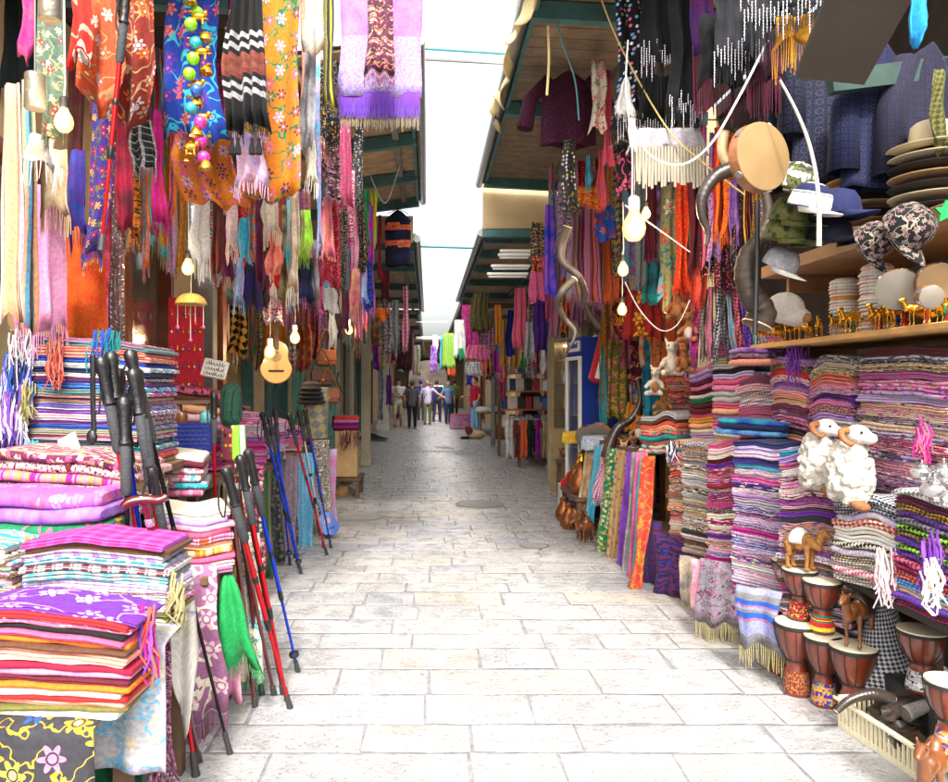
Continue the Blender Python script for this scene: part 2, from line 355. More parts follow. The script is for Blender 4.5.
# ================================================================ SETTING
# ground sheet, paving stones
def paving():
    m, nt, b = newmat('limestone paving'); at = nd(nt, 'Attribute', dict(attribute_name='stone'))
    tc = nt.nodes.new('ShaderNodeTexCoord').outputs['Object']
    base = ramp(nt, at.outputs['Fac'], [lin('a2a2a2'), lin('acaba8'), lin('a6a5a5'), lin('aea99e'), lin('a0a2a6'), lin('b0aeab')], [0, .3, .55, .72, .8, 1], 'LINEAR')
    n1 = nd(nt, 'TexNoise', Vector=tc, Scale=6.0, Detail=9.0, Roughness=.7); n2 = nd(nt, 'TexNoise', Vector=tc, Scale=46.0, Detail=6.0, Roughness=.65)
    st = nd(nt, 'TexNoise', Vector=tc, Scale=1.1, Detail=5.0)
    col = mix(nt, 1.0, base, ramp(nt, n1.outputs[0], [(.80, .80, .81, 1), (1.08, 1.08, 1.08, 1)], [.34, .6], 'LINEAR'), 'MULTIPLY')
    col = mix(nt, 1.0, col, ramp(nt, n2.outputs[0], [(.5, .5, .52, 1), (1, 1, 1, 1)], [.34, .43], 'LINEAR'), 'MULTIPLY')
    col = mix(nt, 1.0, col, ramp(nt, st.outputs[0], [(.84, .85, .88, 1), (1.04, 1.04, 1.04, 1)], [.36, .56], 'LINEAR'), 'MULTIPLY')
    nt.links.new(col, b.inputs['Base Color'])
    nt.links.new(ramp(nt, n1.outputs[0], [(.16,)*3+(1,), (.45,)*3+(1,)], [.35, .65], 'LINEAR'), b.inputs['Roughness'])
    hh = mth(nt, 'ADD', mth(nt, 'MULTIPLY', n1.outputs[0], 1.0), mth(nt, 'MULTIPLY', n2.outputs[0], .6))
    bp = nd(nt, 'Bump', Strength=1.0, Distance=.02, Height=hh); nt.links.new(bp.outputs[0], b.inputs['Normal'])
    r = random.Random(3); vs, fs, att = [], [], []; y = .4
    while y < 50:
        dpt = r.uniform(.25, .33); x = -2.5-r.random()*.6
        while x < 3.1:
            ln = r.choice([.36, .42, .5, .6, .68, .82])*r.uniform(.9, 1.1); g = .007; h = r.uniform(-.0015, .0015)
            a0, a1, b0, b1 = x+g, x+ln-g, y+g, y+dpt-g; o = len(vs); k = .012
            j = lambda q=.008: r.uniform(-q, q)
            # outline with worn, slightly uneven edges
            out = [(a0+j(), b0+j()), ((a0*2+a1)/3, b0+j()), ((a0+a1*2)/3, b0+j()), (a1+j(), b0+j()), (a1+j(), b1+j()), ((a0+a1*2)/3, b1+j()), ((a0*2+a1)/3, b1+j()), (a0+j(), b1+j())]
            cx, cy = (a0+a1)/2, (b0+b1)/2
            for (px, py) in out: vs.append((px, py, -.0035+h))
            for (px, py) in out: vs.append((px+(k if px < cx-.1*ln else -k if px > cx+.1*ln else 0), py+(k if py < cy else -k), h))
            for i in range(8): fs.append((o+i, o+(i+1) % 8, o+8+(i+1) % 8, o+8+i))
            fs.append(tuple(o+8+i for i in range(8))); t = r.random(); att += [t]*9; x += ln
        y += dpt
    me = bpy.data.meshes.new('paving_stones'); me.from_pydata(vs, [], fs); me.materials.append(m)
    a = me.attributes.new('stone', 'FLOAT', 'FACE'); a.data.foreach_set('value', att)
    o = bpy.data.objects.new('street_paving', me); S.collection.objects.link(o); struct(o)
paving()
gm = pmat('joint grit', '747478', .95, bump=.5, bs=60, var=.3)
struct(MB().grid(lambda u, v: Vector((-60+120*u, -10+220*v, -.0065)), 4, 8).build('ground', gm))
iron = pmat('worn iron', '8c8b8a', .45, .6, bump=.4, bs=60)
dkst = pmat('damp stone', '92918f', .5, 0, bump=.5, bs=25)
def cover(x, y, r_, label, m):
    t = thing('manhole_cover', label, 'manhole cover', (x, y, .003), 0)
    b = MB(); b.lathe([(r_, 0), (r_, .003), (r_*.93, .005), (r_*.92, .003), (.001, .003)], 32)
    b.build('plate', m, t); b = MB()
    for i in range(-3, 4):
        hw = math.sqrt(max(0, (r_*.85)**2-(i*r_*.23)**2)); b.box((0, i*r_*.23, .005), (hw*2, r_*.06, .003))
    b.build('ribs', m, t)
cover(.65, 9.3, .31, 'round worn iron manhole cover in the middle of the paving', iron)
cover(-.83, 8.4, .33, 'wide grey round cover in the paving beside the left stall', dkst)
cover(.99, 6.9, .14, 'smallest round cover, in the paving nearest the camera', iron)
cover(1.83, 11.6, .3, 'round dark cover by the right hand stall with the guitar', dkst)
cover(-1.0, 11.6, .26, 'round dark cover beyond the wide one near the left boxes', dkst)
b = MB(); b.box((0, 0, 0), (1.05, .1, .004)); dg_ = thing('drain_grate', 'narrow dark slotted drain grate across the street paving', 'drain', (.2, 16.6, .006)); b.build('frame', iron, dg_)
b = MB()
for i in range(12): b.box((-.48+.087*i, 0, .004), (.045, .06, .006))
b.build('slots', pmat('black gap', '0c0c0c', .9), dg_)

# ---- buildings, roofs
stone = pmat('yellow limestone', 'c8b088', .85, bump=.6, bs=14, var=.2)
plaster = pmat('beige plaster', 'c9ae80', .8, bump=.3, bs=10, var=.15)
creamw = pmat('cream paint', 'a89e84', .6, bump=.2, bs=20, var=.12)
teal = pmat('teal paint', '3f6a6a', .5, bump=.2, bs=30, var=.25)
mint = pmat('mint paint', '74b4a0', .5, bump=.2, bs=30, var=.2)
brownw = pmat('brown varnished wood', '7a3f20', .4, bump=.3, bs=30, var=.3, coat=.3)
planks = pmat('weathered boards', 'a89074', .75, bump=.4, bs=30, var=.25)
grwood = pmat('grey beam', '74706a', .7, bump=.3, bs=30, var=.25)
steel = pmat('galvanised pipe', 'a8a8a4', .35, .7, var=.1)
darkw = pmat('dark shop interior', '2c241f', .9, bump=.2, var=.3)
glass = pmat('shop glass', 'd8e4e4', .05, 0, var=0, trans=.9, alpha=.35)
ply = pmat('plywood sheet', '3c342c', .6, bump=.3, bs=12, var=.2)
rusty = pmat('old canvas', 'd8c48c', .85, bump=.5, bs=20, var=.25)
def building(label, side, y0, y1, h, m, xw, doors=()):
    """shop front wall along the street at x=xw, side -1 left / +1 right; doors: (yc, w, h, material, kind)"""
    t = thing('shop_building', label, 'building', (xw, (y0+y1)/2, 0), 0, 'shop buildings along the covered street'); yc = (y0+y1)/2
    b = MB(); ds = sorted(doors); cur = y0; z = lambda a, b_: None
    for (dy, dw, dh, dm, kd) in ds:
        if dy-dw/2 > cur: b.box((side*.2, (cur+dy-dw/2)/2-yc, h/2), (.4, dy-dw/2-cur, h))
        b.box((side*.2, dy-yc, (h+dh)/2), (.4, dw, h-dh)); cur = dy+dw/2
    if cur < y1: b.box((side*.2, (cur+y1)/2-yc, h/2), (.4, y1-cur, h))
    b.build('wall', m, t)
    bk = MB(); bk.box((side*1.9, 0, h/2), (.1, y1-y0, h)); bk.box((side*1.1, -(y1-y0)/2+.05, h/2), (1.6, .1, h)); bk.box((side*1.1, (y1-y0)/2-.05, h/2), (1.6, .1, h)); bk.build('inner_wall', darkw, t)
    rf = MB(); rf.box((side*1.0, 0, h+.08), (2.05, y1-y0, .12)); rf.build('roof', m, t)
    for (dy, dw, dh, dm, kd) in ds:
        fr = MB(); 
        for s_ in (-1, 1): fr.box((side*.02, dy-yc+s_*(dw/2-.03), dh/2), (.12, .07, dh))
        fr.box((side*.02, dy-yc, dh-.04), (.12, dw-.14, .08)); f = fr.build('door_frame', dm, t)
        if kd == 'leaf':
            for s_ in (-1, 1):
                d_ = MB(); d_.box((-side*.05+side*.1, dy-yc+s_*(dw/4-.01), dh/2-.05), (.04, dw/2-.1, dh-.12))
                for zz in (.3, .7): d_.box((side*.02, dy-yc+s_*(dw/4-.01), dh*zz), (.03, dw/2-.22, dh*.28))
                do_ = d_.build('door', dm, t); h_ = MB(); h_.cap((-side*.0, dy-yc+s_*.05, 1.0), (-side*.0, dy-yc+s_*.05, 1.14), .014, .014, 8); h_.build('handle', iron, do_)
        if kd == 'glass':
            g_ = MB(); g_.box((side*.06, dy-yc, dh*.55), (.012, dw-.16, dh*.86)); g_.build('window', glass, t)
            g_ = MB()
            for zz in (.28, .5, .72): g_.box((side*.3, dy-yc, dh*zz), (.25, dw-.2, .02))
            g_.build('shelf', brownw, t)
    return t
building('near left stone shop with brown wooden display window', -1, 1.0, 6.6, 3.75, stone, -2.1, [(5.55, .9, 2.75, brownw, 'glass'), (3.2, 2.2, 2.7, brownw, 'open')])
building('left shop with teal double doors behind the guitar', -1, 6.6, 12.5, 3.6, stone, -2.1, [(8.1, 1.3, 2.5, teal, 'open'), (10.2, 1.4, 2.6, teal, 'leaf'), (11.8, .8, 2.5, mint, 'leaf')])
building('left shop with mint shutters and pale grey pillar', -1, 12.5, 20, 3.5, creamw, -2.05, [(13.6, 1.2, 2.6, mint, 'leaf'), (15.6, 1.2, 2.6, mint, 'leaf'), (18.2, 1.8, 2.6, creamw, 'open')])
building('far left stone shop past the pale pillar', -1, 20, 48, 3.35, stone, -2.2, [(23, 2, 2.5, teal, 'open'), (28, 2, 2.5, brownw, 'open'), (34, 2.4, 2.5, teal, 'open'), (41, 2.4, 2.5, teal, 'open')])
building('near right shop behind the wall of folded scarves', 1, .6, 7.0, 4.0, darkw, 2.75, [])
building('right stone shop with the blue drinks fridge', 1, 7.0, 12.4, 4.0, plaster, 2.5, [(8.6, 1.6, 2.6, brownw, 'open'), (11.2, 1.5, 2.6, creamw, 'glass')])
building('right shop with open front behind the souvenir table', 1, 12.4, 22, 3.5, stone, 2.6, [(15, 2.6, 2.6, brownw, 'open'), (19, 2.6, 2.6, teal, 'open')])
building('far right stone shop behind the man in red', 1, 22, 48, 3.3, stone, 2.3, [(25, 2, 2.5, teal, 'open'), (31, 2.4, 2.5, brownw, 'open'), (38, 2.4, 2.5, teal, 'open')])
# the vaulted end of the street
t = thing('gate_building', 'dark vaulted building closing the far end of the street', 'building', (0, 48, 0))
b = MB()
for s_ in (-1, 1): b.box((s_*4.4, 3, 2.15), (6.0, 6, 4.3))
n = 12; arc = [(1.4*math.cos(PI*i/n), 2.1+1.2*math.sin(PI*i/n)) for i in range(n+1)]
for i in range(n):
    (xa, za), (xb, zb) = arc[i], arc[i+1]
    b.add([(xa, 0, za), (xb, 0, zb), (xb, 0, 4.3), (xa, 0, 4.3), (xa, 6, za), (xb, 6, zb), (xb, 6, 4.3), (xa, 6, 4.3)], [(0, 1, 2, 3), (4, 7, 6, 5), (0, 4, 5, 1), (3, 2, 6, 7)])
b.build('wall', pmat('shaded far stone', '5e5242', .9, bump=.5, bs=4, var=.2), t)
b = MB(); b.box((0, 0, 4.36), (14.8, 6.4, .12)); b.build('parapet', stone, t)
b = MB(); b.box((0, 9.5, 2), (5, .2, 4)); b.build('inner_wall', pmat('dark arch backing', '4a4038', .9, bump=.4, bs=6, var=.5), t)  # backing wall added to darken the view through the arch
b = MB(); b.box((-1.7, 7.7, 1.8), (.1, 3.4, 3.5)); b.box((1.7, 7.7, 1.8), (.1, 3.4, 3.5)); b.build('passage', darkw, t)  # side walls only, left roofless so skylight reaches the added backing wall

def roof(name, label, x0, x1, y0, y1, z0, z1, board=.17, beams=(), beam_m=teal, soff=planks, edge_side=1, rafters=(), gutter=True):
    """lean-to roof: inner edge height z0 at x0, street edge height z1 at x1"""
    t = thing(name, label, 'roof', (x0, y0, z0), 0, 'lean-to roofs over the stalls'); W_ = x1-x0; dz = z1-z0; sl = math.atan2(-dz, W_) if W_ > 0 else math.atan2(-dz, W_)
    b = MB(); y = 0
    while y < y1-y0-.01:
        bb = min(board, y1-y0-y); k = len(b.v)
        p = [(0, y+.006, 0), (W_, y+.006, dz), (W_, y+bb-.006, dz), (0, y+bb-.006, 0)]
        b.add(p+[(q[0], q[1], q[2]+.02) for q in p], [(3, 2, 1, 0), (4, 5, 6, 7), (0, 1, 5, 4), (1, 2, 6, 5), (2, 3, 7, 6), (3, 0, 4, 7)]); y += board
    b.build('soffit', soff, t)
    b = MB(); p = [(-.02*edge_side, -.03, .035), (W_+.04*edge_side, -.03, dz+.035), (W_+.04*edge_side, y1-y0+.03, dz+.035), (-.02*edge_side, y1-y0+.03, .035)]
    b.add(p+[(q[0], q[1], q[2]+.03) for q in p], [(3, 2, 1, 0), (4, 5, 6, 7), (0, 1, 5, 4), (1, 2, 6, 5), (2, 3, 7, 6), (3, 0, 4, 7)]); b.build('roof_sheet', steel, t)
    for yb in beams: 
        b = MB(); L = math.hypot(W_, dz); b.box((W_/2, yb-y0, dz/2-.075), (L, .07, .12), ry=-math.atan2(dz, W_) if W_ > 0 else -math.atan2(-dz, -W_)); b.build('beam', beam_m, t)
    for f in rafters: 
        b = MB(); b.box((W_*f, (y1-y0)/2, dz*f-.04), (.06, y1-y0-.1, .06)); b.build('rafter', grwood, t)
    if gutter:
        b = MB(); b.cyl((W_+.05*edge_side, -.1, dz-.02), (W_+.05*edge_side, y1-y0+.1, dz-.02), .05); b.build('gutter', steel, t)
        b = MB(); b.box((W_-.015*edge_side, (y1-y0)/2, dz-.03), (.03, y1-y0, .12)); b.build('fascia', beam_m, t)
    return t
roof('wooden_roof', 'near left board roof with teal beams above the sequinned scarves', -2.1, -.12, 5.4, 9.9, 3.75, 4.0, beams=(5.6, 7.3, 8.6, 9.8), rafters=(.5, .9))
roof('wooden_roof', 'lower left board roof above the striped tunic', -2.1, -.2, 10.1, 19.5, 3.55, 3.5, beams=(10.3, 12.2, 14.6, 17), rafters=(.9,))
roof('wooden_roof', 'far left roof shading the walkers', -2.2, -.28, 19.55, 47.9, 3.42, 3.42, beams=(20, 24, 28, 33, 38, 43), board=.4)
b = MB(); b.box((-1.15, 10.0, 3.6), (1.9, .06, .36)); tag(b.build('gable_board', planks), 'pale board between the two left roofs', 'board')
roof('wooden_roof', 'upper right board roof with loose canvas on its edge', 2.6, .72, 2.9, 9.6, 4.05, 4.15, beams=(3.1, 5.1, 6.9, 9.4), rafters=(.25, .55), edge_side=-1, soff=pmat('brown boards', '84745e', .75, bump=.4, bs=30, var=.25))
roof('wooden_roof', 'lower right board roof with teal rails over white tubes', 2.5, .76, 9.95, 17.6, 3.55, 3.55, beams=(10.0, 11.2, 12.6, 14.3, 16.4), rafters=(.4,), edge_side=-1)
roof('wooden_roof', 'far right roof above the green hanging cloth', 2.5, .85, 17.65, 47.9, 3.5, 3.5, beams=(18, 21, 24, 28, 33, 38, 43), board=.4, edge_side=-1, soff=planks, beam_m=grwood)
b = MB(); b.box((1.62, 9.85, 3.88), (1.78, .12, .62)); tag(b.build('plaster_wall', plaster), 'beige plaster wall panel between the two right roofs', 'wall')
b = MB(); b.box((1.62, 9.8, 3.5), (1.8, .14, .1)); tag(b.build('lintel_beam', teal), 'long teal beam under the beige plaster panel', 'beam')
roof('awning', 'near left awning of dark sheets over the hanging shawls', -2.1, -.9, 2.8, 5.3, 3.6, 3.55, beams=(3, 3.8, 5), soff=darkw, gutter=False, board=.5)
# near right ceiling, sloping plywood
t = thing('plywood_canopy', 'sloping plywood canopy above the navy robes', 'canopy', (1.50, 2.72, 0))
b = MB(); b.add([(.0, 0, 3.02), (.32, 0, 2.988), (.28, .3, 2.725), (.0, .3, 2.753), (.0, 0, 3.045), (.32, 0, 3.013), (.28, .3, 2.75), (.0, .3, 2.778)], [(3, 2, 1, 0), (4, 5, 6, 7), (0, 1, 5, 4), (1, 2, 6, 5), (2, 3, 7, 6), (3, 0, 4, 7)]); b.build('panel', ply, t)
b = MB(); b.box((.85, .42, 2.86), (1.3, .05, .09), ry=-.12); b.build('beam', pmat('dark green paint', '1d3a34', .5, var=.3), t)
# sheet of torn canvas hanging off the right roof edge
def canvas():
    r = random.Random(5); P = []
    def fn(u, v):
        y = 4.7+2.6*u; x = .66-.03*math.sin(u*9)+.06*math.sin(v*3+u*4)*v; z = 4.22-(.22+.09*math.sin(u*13)+.05*math.sin(u*31))*v
        return Vector((x+.03*math.sin(u*40)*v, y, z))
    b = MB(); b.grid(fn, 60, 8, lambda u, v: (u*2, v*.4)); o = b.build('torn_canvas', rusty, solid=.006); tag(o, 'torn sunlit yellow canvas strip along the upper right roof edge', 'canvas')
canvas()
def cable(label, pts, r_, m, cat='cable', n=24, name='cable'):
    pts = [Vector(p) for p in pts]; out = []
    for i in range(n+1):   # Catmull-Rom
        t = i/n*(len(pts)-1); k = min(int(t), len(pts)-2); f = t-k
        p0, p1, p2, p3 = pts[max(k-1, 0)], pts[k], pts[k+1], pts[min(k+2, len(pts)-1)]
        out.append(.5*((2*p1)+(-p0+p2)*f+(2*p0-5*p1+4*p2-p3)*f*f+(-p0+3*p1-3*p2+p3)*f**3))
    return tag(MB().tube(out, r_, 7).build(name, m), label, cat)
tealp = pmat('teal wire', '3c7c80', .5, var=.1); whitep = pmat('white plastic', 'e0ded6', .4, var=.04); blackp = pmat('black rubber', '161618', .5, var=.2)
cable('upper teal bar spanning the open sky', [W(416, 48, 7.2), W(512, 54, 7.4)], .012, tealp, 'rod', 4)
cable('pale bar just below the upper teal bar', [W(416, 58, 7.0), W(512, 63, 7.1)], .02, steel, 'rod', 4)
cable('lower teal bar spanning the open sky', [W(408, 246, 10.5), W(476, 248, 10.8)], .018, tealp, 'rod', 4)
for i, (a, c_) in enumerate(((338, 'white far awning bar over the walkers'), (322, 'thin far rod near the street end'))): cable(c_, [W(416, a, 24-i*4), W(448, a, 24-i*4)], .05-.03*i, whitep, 'rod', 3)
cable('long yellow cable slanting down past the black shawls', [W(598, -10, 4.5), W(620, 45, 4.3), W(665, 125, 4.0), W(700, 160, 3.9), W(745, 195, 3.8)], .0045, pmat('yellow cord', 'b89c58', .6, var=.1))
cable('white hose looping between the shawls and the frame drum', [W(633, 125, 3.7), W(650, 155, 3.6), W(680, 165, 3.5), W(710, 145, 3.45), W(740, 95, 3.4), W(768, 40, 3.35)], .0055, whitep, 'hose')
cable('white cord hanging down from the upper roof', [W(628, 40, 3.9), W(626, 90, 3.9), W(632, 150, 3.9), W(632, 195, 3.9)], .004, whitep, 'cord')
cable('thin green cord dangling from the torn canvas', [W(556, 18, 5), W(563, 45, 5), W(575, 80, 5), W(579, 120, 5)], .006, tealp, 'cord')
cable('frayed rope end hanging from the torn canvas', [W(548, 26, 5), W(549, 60, 5), W(547, 95, 5)], .009, rusty, 'rope')
cable('white electric cord looping past the small bulbs', [W(625, 282, 5.6), W(640, 310, 5.5), W(660, 330, 5.4), W(677, 325, 5.3), W(690, 300, 5.2)], .004, whitep, 'cord')
cable('white cord running up right from the twin bulbs', [W(625, 205, 4.5), W(660, 230, 4.4), W(690, 252, 4.3)], .004, whitep, 'cord')
cable('dark chain sagging under the near left roof', [W(370, 175, 6.5), W(380, 198, 6.5), W(388, 200, 6.5), W(400, 165, 6.5)], .006, grwood, 'chain')
# pillars
def pillar(label, px, Y, wpx, h, m):
    x = (px-428)*Y/740; w_ = wpx*Y/740; t = thing('pillar', label, 'pillar', (x, Y, 0), 0)
    b = MB(); b.box((0, 0, h/2), (w_, w_, h), bev=.01); b.build('shaft', m, t); b = MB(); b.box((0, 0, .12), (w_*1.15, w_*1.15, .24), bev=.01); b.build('base', m, t)
pillar('beige square pillar beside the lit cabinet', 554, 11.6, 12, 3.5, creamw)
pillar('cream pillar between the mint doors on the left', 366, 13.8, 9, 3.4, creamw)
pillar('pale grey pillar at the left edge of the walkers', 383, 24.5, 11, 3.2, pmat('pale grey stone', 'b4b0aa', .7, bump=.2))
pillar('dark post under the far right roof', 493, 18, 4, 3.3, grwood)
pillar('dark post behind the earring board', 207, 6.6, 16, 3.3, grwood)
pillar('reddish wooden post beside the black lace shawl', 218, 6.9, 14, 3.3, brownw)
# tubes under the lower right roof
for i, (x0, x1, y) in enumerate(((500, 532, 253), (498, 530, 257), (491, 530, 268), (487, 528, 276))):
    a, c_ = W(x0, y, 9.4), W(x1, y-1, 9.4)
    t = thing('tube_lamp', ['topmost white fluorescent tube fitting under the lower right roof', 'second white tube fitting, just under the topmost one', 'third white tube fitting below the beige panel', 'lowest and longest white tube fitting below the beige panel'][i], 'tube lamp', (a+c_)/2)
    L = (c_-a).length; b = MB(); b.box((0, 0, .02), (L, .05, .035), bev=.005); b.build('housing', whitep, t); b = MB(); b.cyl((-L/2+.02, 0, -.015), (L/2-.02, 0, -.015), .013); b.build('tube', whitep, t)
# ================================================================ TABLES AND FOLDED TEXTILES
wood = pmat('raw table wood', '5c4430', .7, bump=.3, var=.25)
def table(label, x0, x1, y0, y1, z, rz=0, m=None, name='market_table'):
    t = thing(name, label, 'table', ((x0+x1)/2, (y0+y1)/2, 0), rz, 'market tables'); w_, d_ = x1-x0, y1-y0
    b = MB(); b.box((0, 0, z-.02), (w_, d_, .04), bev=.006); b.build('tabletop', m or wood, t)
    for a in (-1, 1):
        for c_ in (-1, 1): b = MB(); b.box((a*(w_/2-.04), c_*(d_/2-.04), (z-.04)/2), (.05, .05, z-.04)); b.build('leg', m or wood, t)
    return t
RP = ['mauve', 'magenta', 'plum', 'lavender', 'charcoal', 'beige', 'rose', 'purple', 'brown', 'pink', 'grey', 'indigo', 'blush', 'maroon', 'silver', 'teal', 'navy', 'tan']
MIX = ['mauve', 'plum', 'lavender', 'rose', 'maroon', 'silver', 'grey', 'blush', 'navy', 'beige', 'tan', 'pink']
# --- left, nearest red pile
table('low table under the red pile at the bottom left corner', -1.75, -1.0, 2.06, 2.5, .55)
sp = [mk('plain', 'cream'), mk('plain', 'olive'), mk('plain', 'salmon'), mk('plain', 'red'), mk('plain', 'ivory'), mk('plain', 'orange'), mk('plain', 'maroon'), mk('plain', 'pink'), mk('plain', 'crimson'), mk('plain', 'cream'), mk('plain', 'salmon'),
      mk('plain', 'brown'), mk('plain', 'orange'), mk('plain', 'rose'), mk('plain', 'black'), mk('flower', 'rose', 'pink', 'cream'), mk('plain', 'red'), mk('flower', 'purple', 'cream', 'lilac', 'lilac', s=.8)]
stack('the red pile at the bottom left corner', -1.10, 2.2, .555, -.03, .52, .2, sp, total=.31, sag=.010, group='folded scarves of the red pile', nlay=(1, 2), name='folded_shawl')
stack('the dim pile left of the red pile', -1.62, 2.3, .555, -.1, .42, .3, rspecs(9, ['coral', 'maroon', 'cream', 'pink', 'blue'], ['jam', 'plain'], 5), total=.27, name='folded_shawl')
def tassels(label, px, py, Y, cols, w_=.08, h=.1, n=30, name='tassel_bunch', cat='tassels', spread=1):
    c = W(px, py, Y); t = thing(name, label, cat, c, 0, 'tassel bunches at the stack ends')
    for k, col in enumerate(cols):
        b = MB()
        for i in range(n//len(cols)):
            x, y = rnd.uniform(-w_, w_)/2, rnd.uniform(-.02, .02); z = rnd.uniform(-.2, .5)*h
            b.tube([(x, y, z+h*.3), (x+rnd.uniform(-.01, .01), y-.012, z), (x+rnd.uniform(-.02, .02)*spread, y-.018, z-h*.35), (x+rnd.uniform(-.03, .03)*spread, y-.01, z-h*.7)], [.004, .004, .0035, .003], 5)
        b.build('fringe', cloth('plain', col), t)
tassels('purple and coral tassels on the right end of the red pile', 146, 640, 2.2, ['violet', 'coral', 'magenta'], .05, .14, 36)
tassels('olive tassels beside the checked pile', 178, 600, 2.45, ['khaki'], .04, .12, 22)
drape('charcoal cloth embroidered with pink and blue flowers at the bottom left', -1.5, -.92, .556, .1, 2.045, .3, cloth('bloom', 'charcoal', 'pink', 'yellow', 'blue', 'gold', s=1.7), name='embroidered_cloth')
drape('pale grey blue paisley cloth hanging below the checked pile', -1.2, -.81, .705, .32, 2.29, .3, cloth('flower', 'silver', 'beige', 'lavender', 'sky', s=1.3), rz=.0)
hang('mauve striped fringed shawl hanging at the corner of the checked pile', -.93, -.85, .72, .2, 2.46, cloth('paisley', 'mauve', 'maroon', 'blush'), fr=.1, rz=.5, group='shawls draped over table edges', cat='shawl')
hang('dark green cloth hanging in the shadow under the checked pile', -1.35, -.88, .62, .03, 2.42, cloth('plain', '103c2c', 'emerald'), group='shawls draped over table edges', cat='cloth', topf=1)
hang('plain white cloth hanging beside the mahogany cane', -.94, -.84, .78, .36, 2.66, cloth('plain', 'cream', 'white'), rz=.3, group='shawls draped over table edges', cat='cloth', zig=.25, botf=1.2)
table('table under the checked pile on the left', -1.75, -.93, 2.32, 2.9, .70)
sp = [mk('plain', 'cream'), mk('plain', 'olive'), mk('check', 'white', 'magenta', 'lavender'), mk('check', 'teal', 'silver', 'rose'), mk('check', 'white', 'magenta', 'silver'), mk('check', 'lavender', 'blue', 'white'), mk('check', 'silver', 'turquoise', 'grey'), mk('check', 'silver', 'maroon', 'white'), mk('check', 'teal', 'lavender', 'silver'), mk('check', 'lilac', 'white', 'violet'), mk('plain', 'brown'), mk('check', 'magenta', 'violet', 'rose')]
stack('the checked pile on the near left table', -1.10, 2.56, .705, -.06, .5, .22, sp, total=.29, sag=.008, group='folded scarves of the checked pile', name='folded_shawl')
stack('the pale pile at the left frame edge', -1.58, 2.66, .705, -.05, .36, .3, rspecs(9, ['cream', 'salmon', 'lilac', 'tan', 'blush', 'brown', 'turquoise'], ['jam', 'flower'], 9), total=.26, name='folded_shawl')
table('raised table behind the checked pile', -2.0, -1.2, 2.72, 3.4, .93)
sp = [mk('bloom', 'emerald', 'gold', 'rose'), mk('plain', 'violet', 'lilac', word='shiny lilac'), mk('flower', 'c060cc', 'pink', 'lavender', 'rose', word='shiny orchid')]
stack('the satin pile behind the checked pile', -1.48, 2.86, .93, -.04, .62, .24, sp, total=.16, sag=.012, nlay=(1,), name='folded_shawl')
sp = [mk('paisley', 'maroon', 'blush', 'tan'), mk('bloom', 'brown', 'pink', 'cream'), mk('paisley', 'burgundy', 'cream', 'rose'), mk('stripev', 'magenta', 'pink', 'tan'), mk('paisley', 'blush', 'maroon', 'tan'), mk('jam', 'cream', 'rose', 'plum', 'tan')]
stack('the paisley pile under the striped pile', -1.52, 3.22, .97, .03, .66, .4, sp, total=.25, sag=.018, nlay=(1, 2), name='folded_shawl')
# --- left, large striped stack
table('tall table under the large striped pile', -2.05, -1.25, 3.45, 4.1, 1.12)
LS = ['teal', 'white', 'magenta', 'navy', 'silver', 'sky', 'plum', 'blush', 'tan', 'blue', 'grey', 'cream', 'purple', 'mauve']
sp = [mk('plain', 'khaki'), mk('stripeh', 'red', 'coral'), mk('stripeh', 'purple', 'lilac', 'violet'), mk('stripeh', 'navy', 'silver', 'teal'), mk('stripeh', 'teal', 'turquoise', 'charcoal'), mk('stripeh', 'magenta', 'plum', 'silver'), mk('stripeh', 'khaki', 'grey', 'beige')]
sp += rspecs(11, LS, ['stripeh'], 14) + [mk('plain', 'navy'), mk('stripeh', 'sky', 'white', 'grey'), mk('plain', 'cobalt', 'blue'), mk('stripeh', 'plum', 'salmon', 'charcoal'), mk('plain', 'salmon', 'coral'), mk('plain', 'teal', 'grey'), mk('stripeh', 'maroon', 'silver', 'mauve')]
stack('the large striped pile on the left', -1.6, 3.62, 1.12, .0, .62, .4, sp, total=.60, sag=.008, group='folded scarves of the large striped pile', nlay=(2, 3), name='folded_shawl')
tassels('white tassels spilling at the upper left of the striped pile', 22, 352, 3.42, ['white', 'silver'], .12, .14, 34)
tassels('blue tassels on top of the large striped pile', 103, 350, 3.42, ['blue', 'teal'], .16, .13, 40)
tassels('coral tassels hanging on the front of the striped pile', 55, 362, 3.38, ['coral', 'salmon'], .07, .15, 30)
tassels('blue and lilac tassels at the left end of the striped pile', 18, 385, 3.4, ['blue', 'lavender', 'navy'], .14, .2, 60)
tassels('white and violet tassels low at the left end of the striped pile', 14, 420, 3.38, ['lavender', 'white', 'violet'], .12, .22, 60)
tassels('olive tassels at the corner of the striped pile', 29, 400, 3.38, ['olive', 'khaki'], .04, .14, 26)
tassels('dark purple tassels beneath the striped pile', 12, 450, 3.36, ['indigo', 'purple', 'black'], .12, .13, 44)
tassels('turquoise tassels beneath the striped pile', 33, 452, 3.34, ['turquoise', 'sky'], .06, .08, 24)
# price card
b = MB(); b.box((0, 0, 0), (.085, .004, .11), rx=-.3, ry=-.5); t = thing('price_card', 'cream paper tag lying against the striped pile', 'tag', W(70, 447, 3.28)); b.build('card', pmat('paper', 'e8e4c4', .8, var=.08), t)
b = MB()
for i in range(7): b.box((rnd.uniform(-.02, .02), -.004, -.04+i*.012), (.05*rnd.random()+.01, .002, .003), rx=-.3, ry=-.5)
b.build('printed_lines', pmat('faded ink', '7c8c60', .8), t)
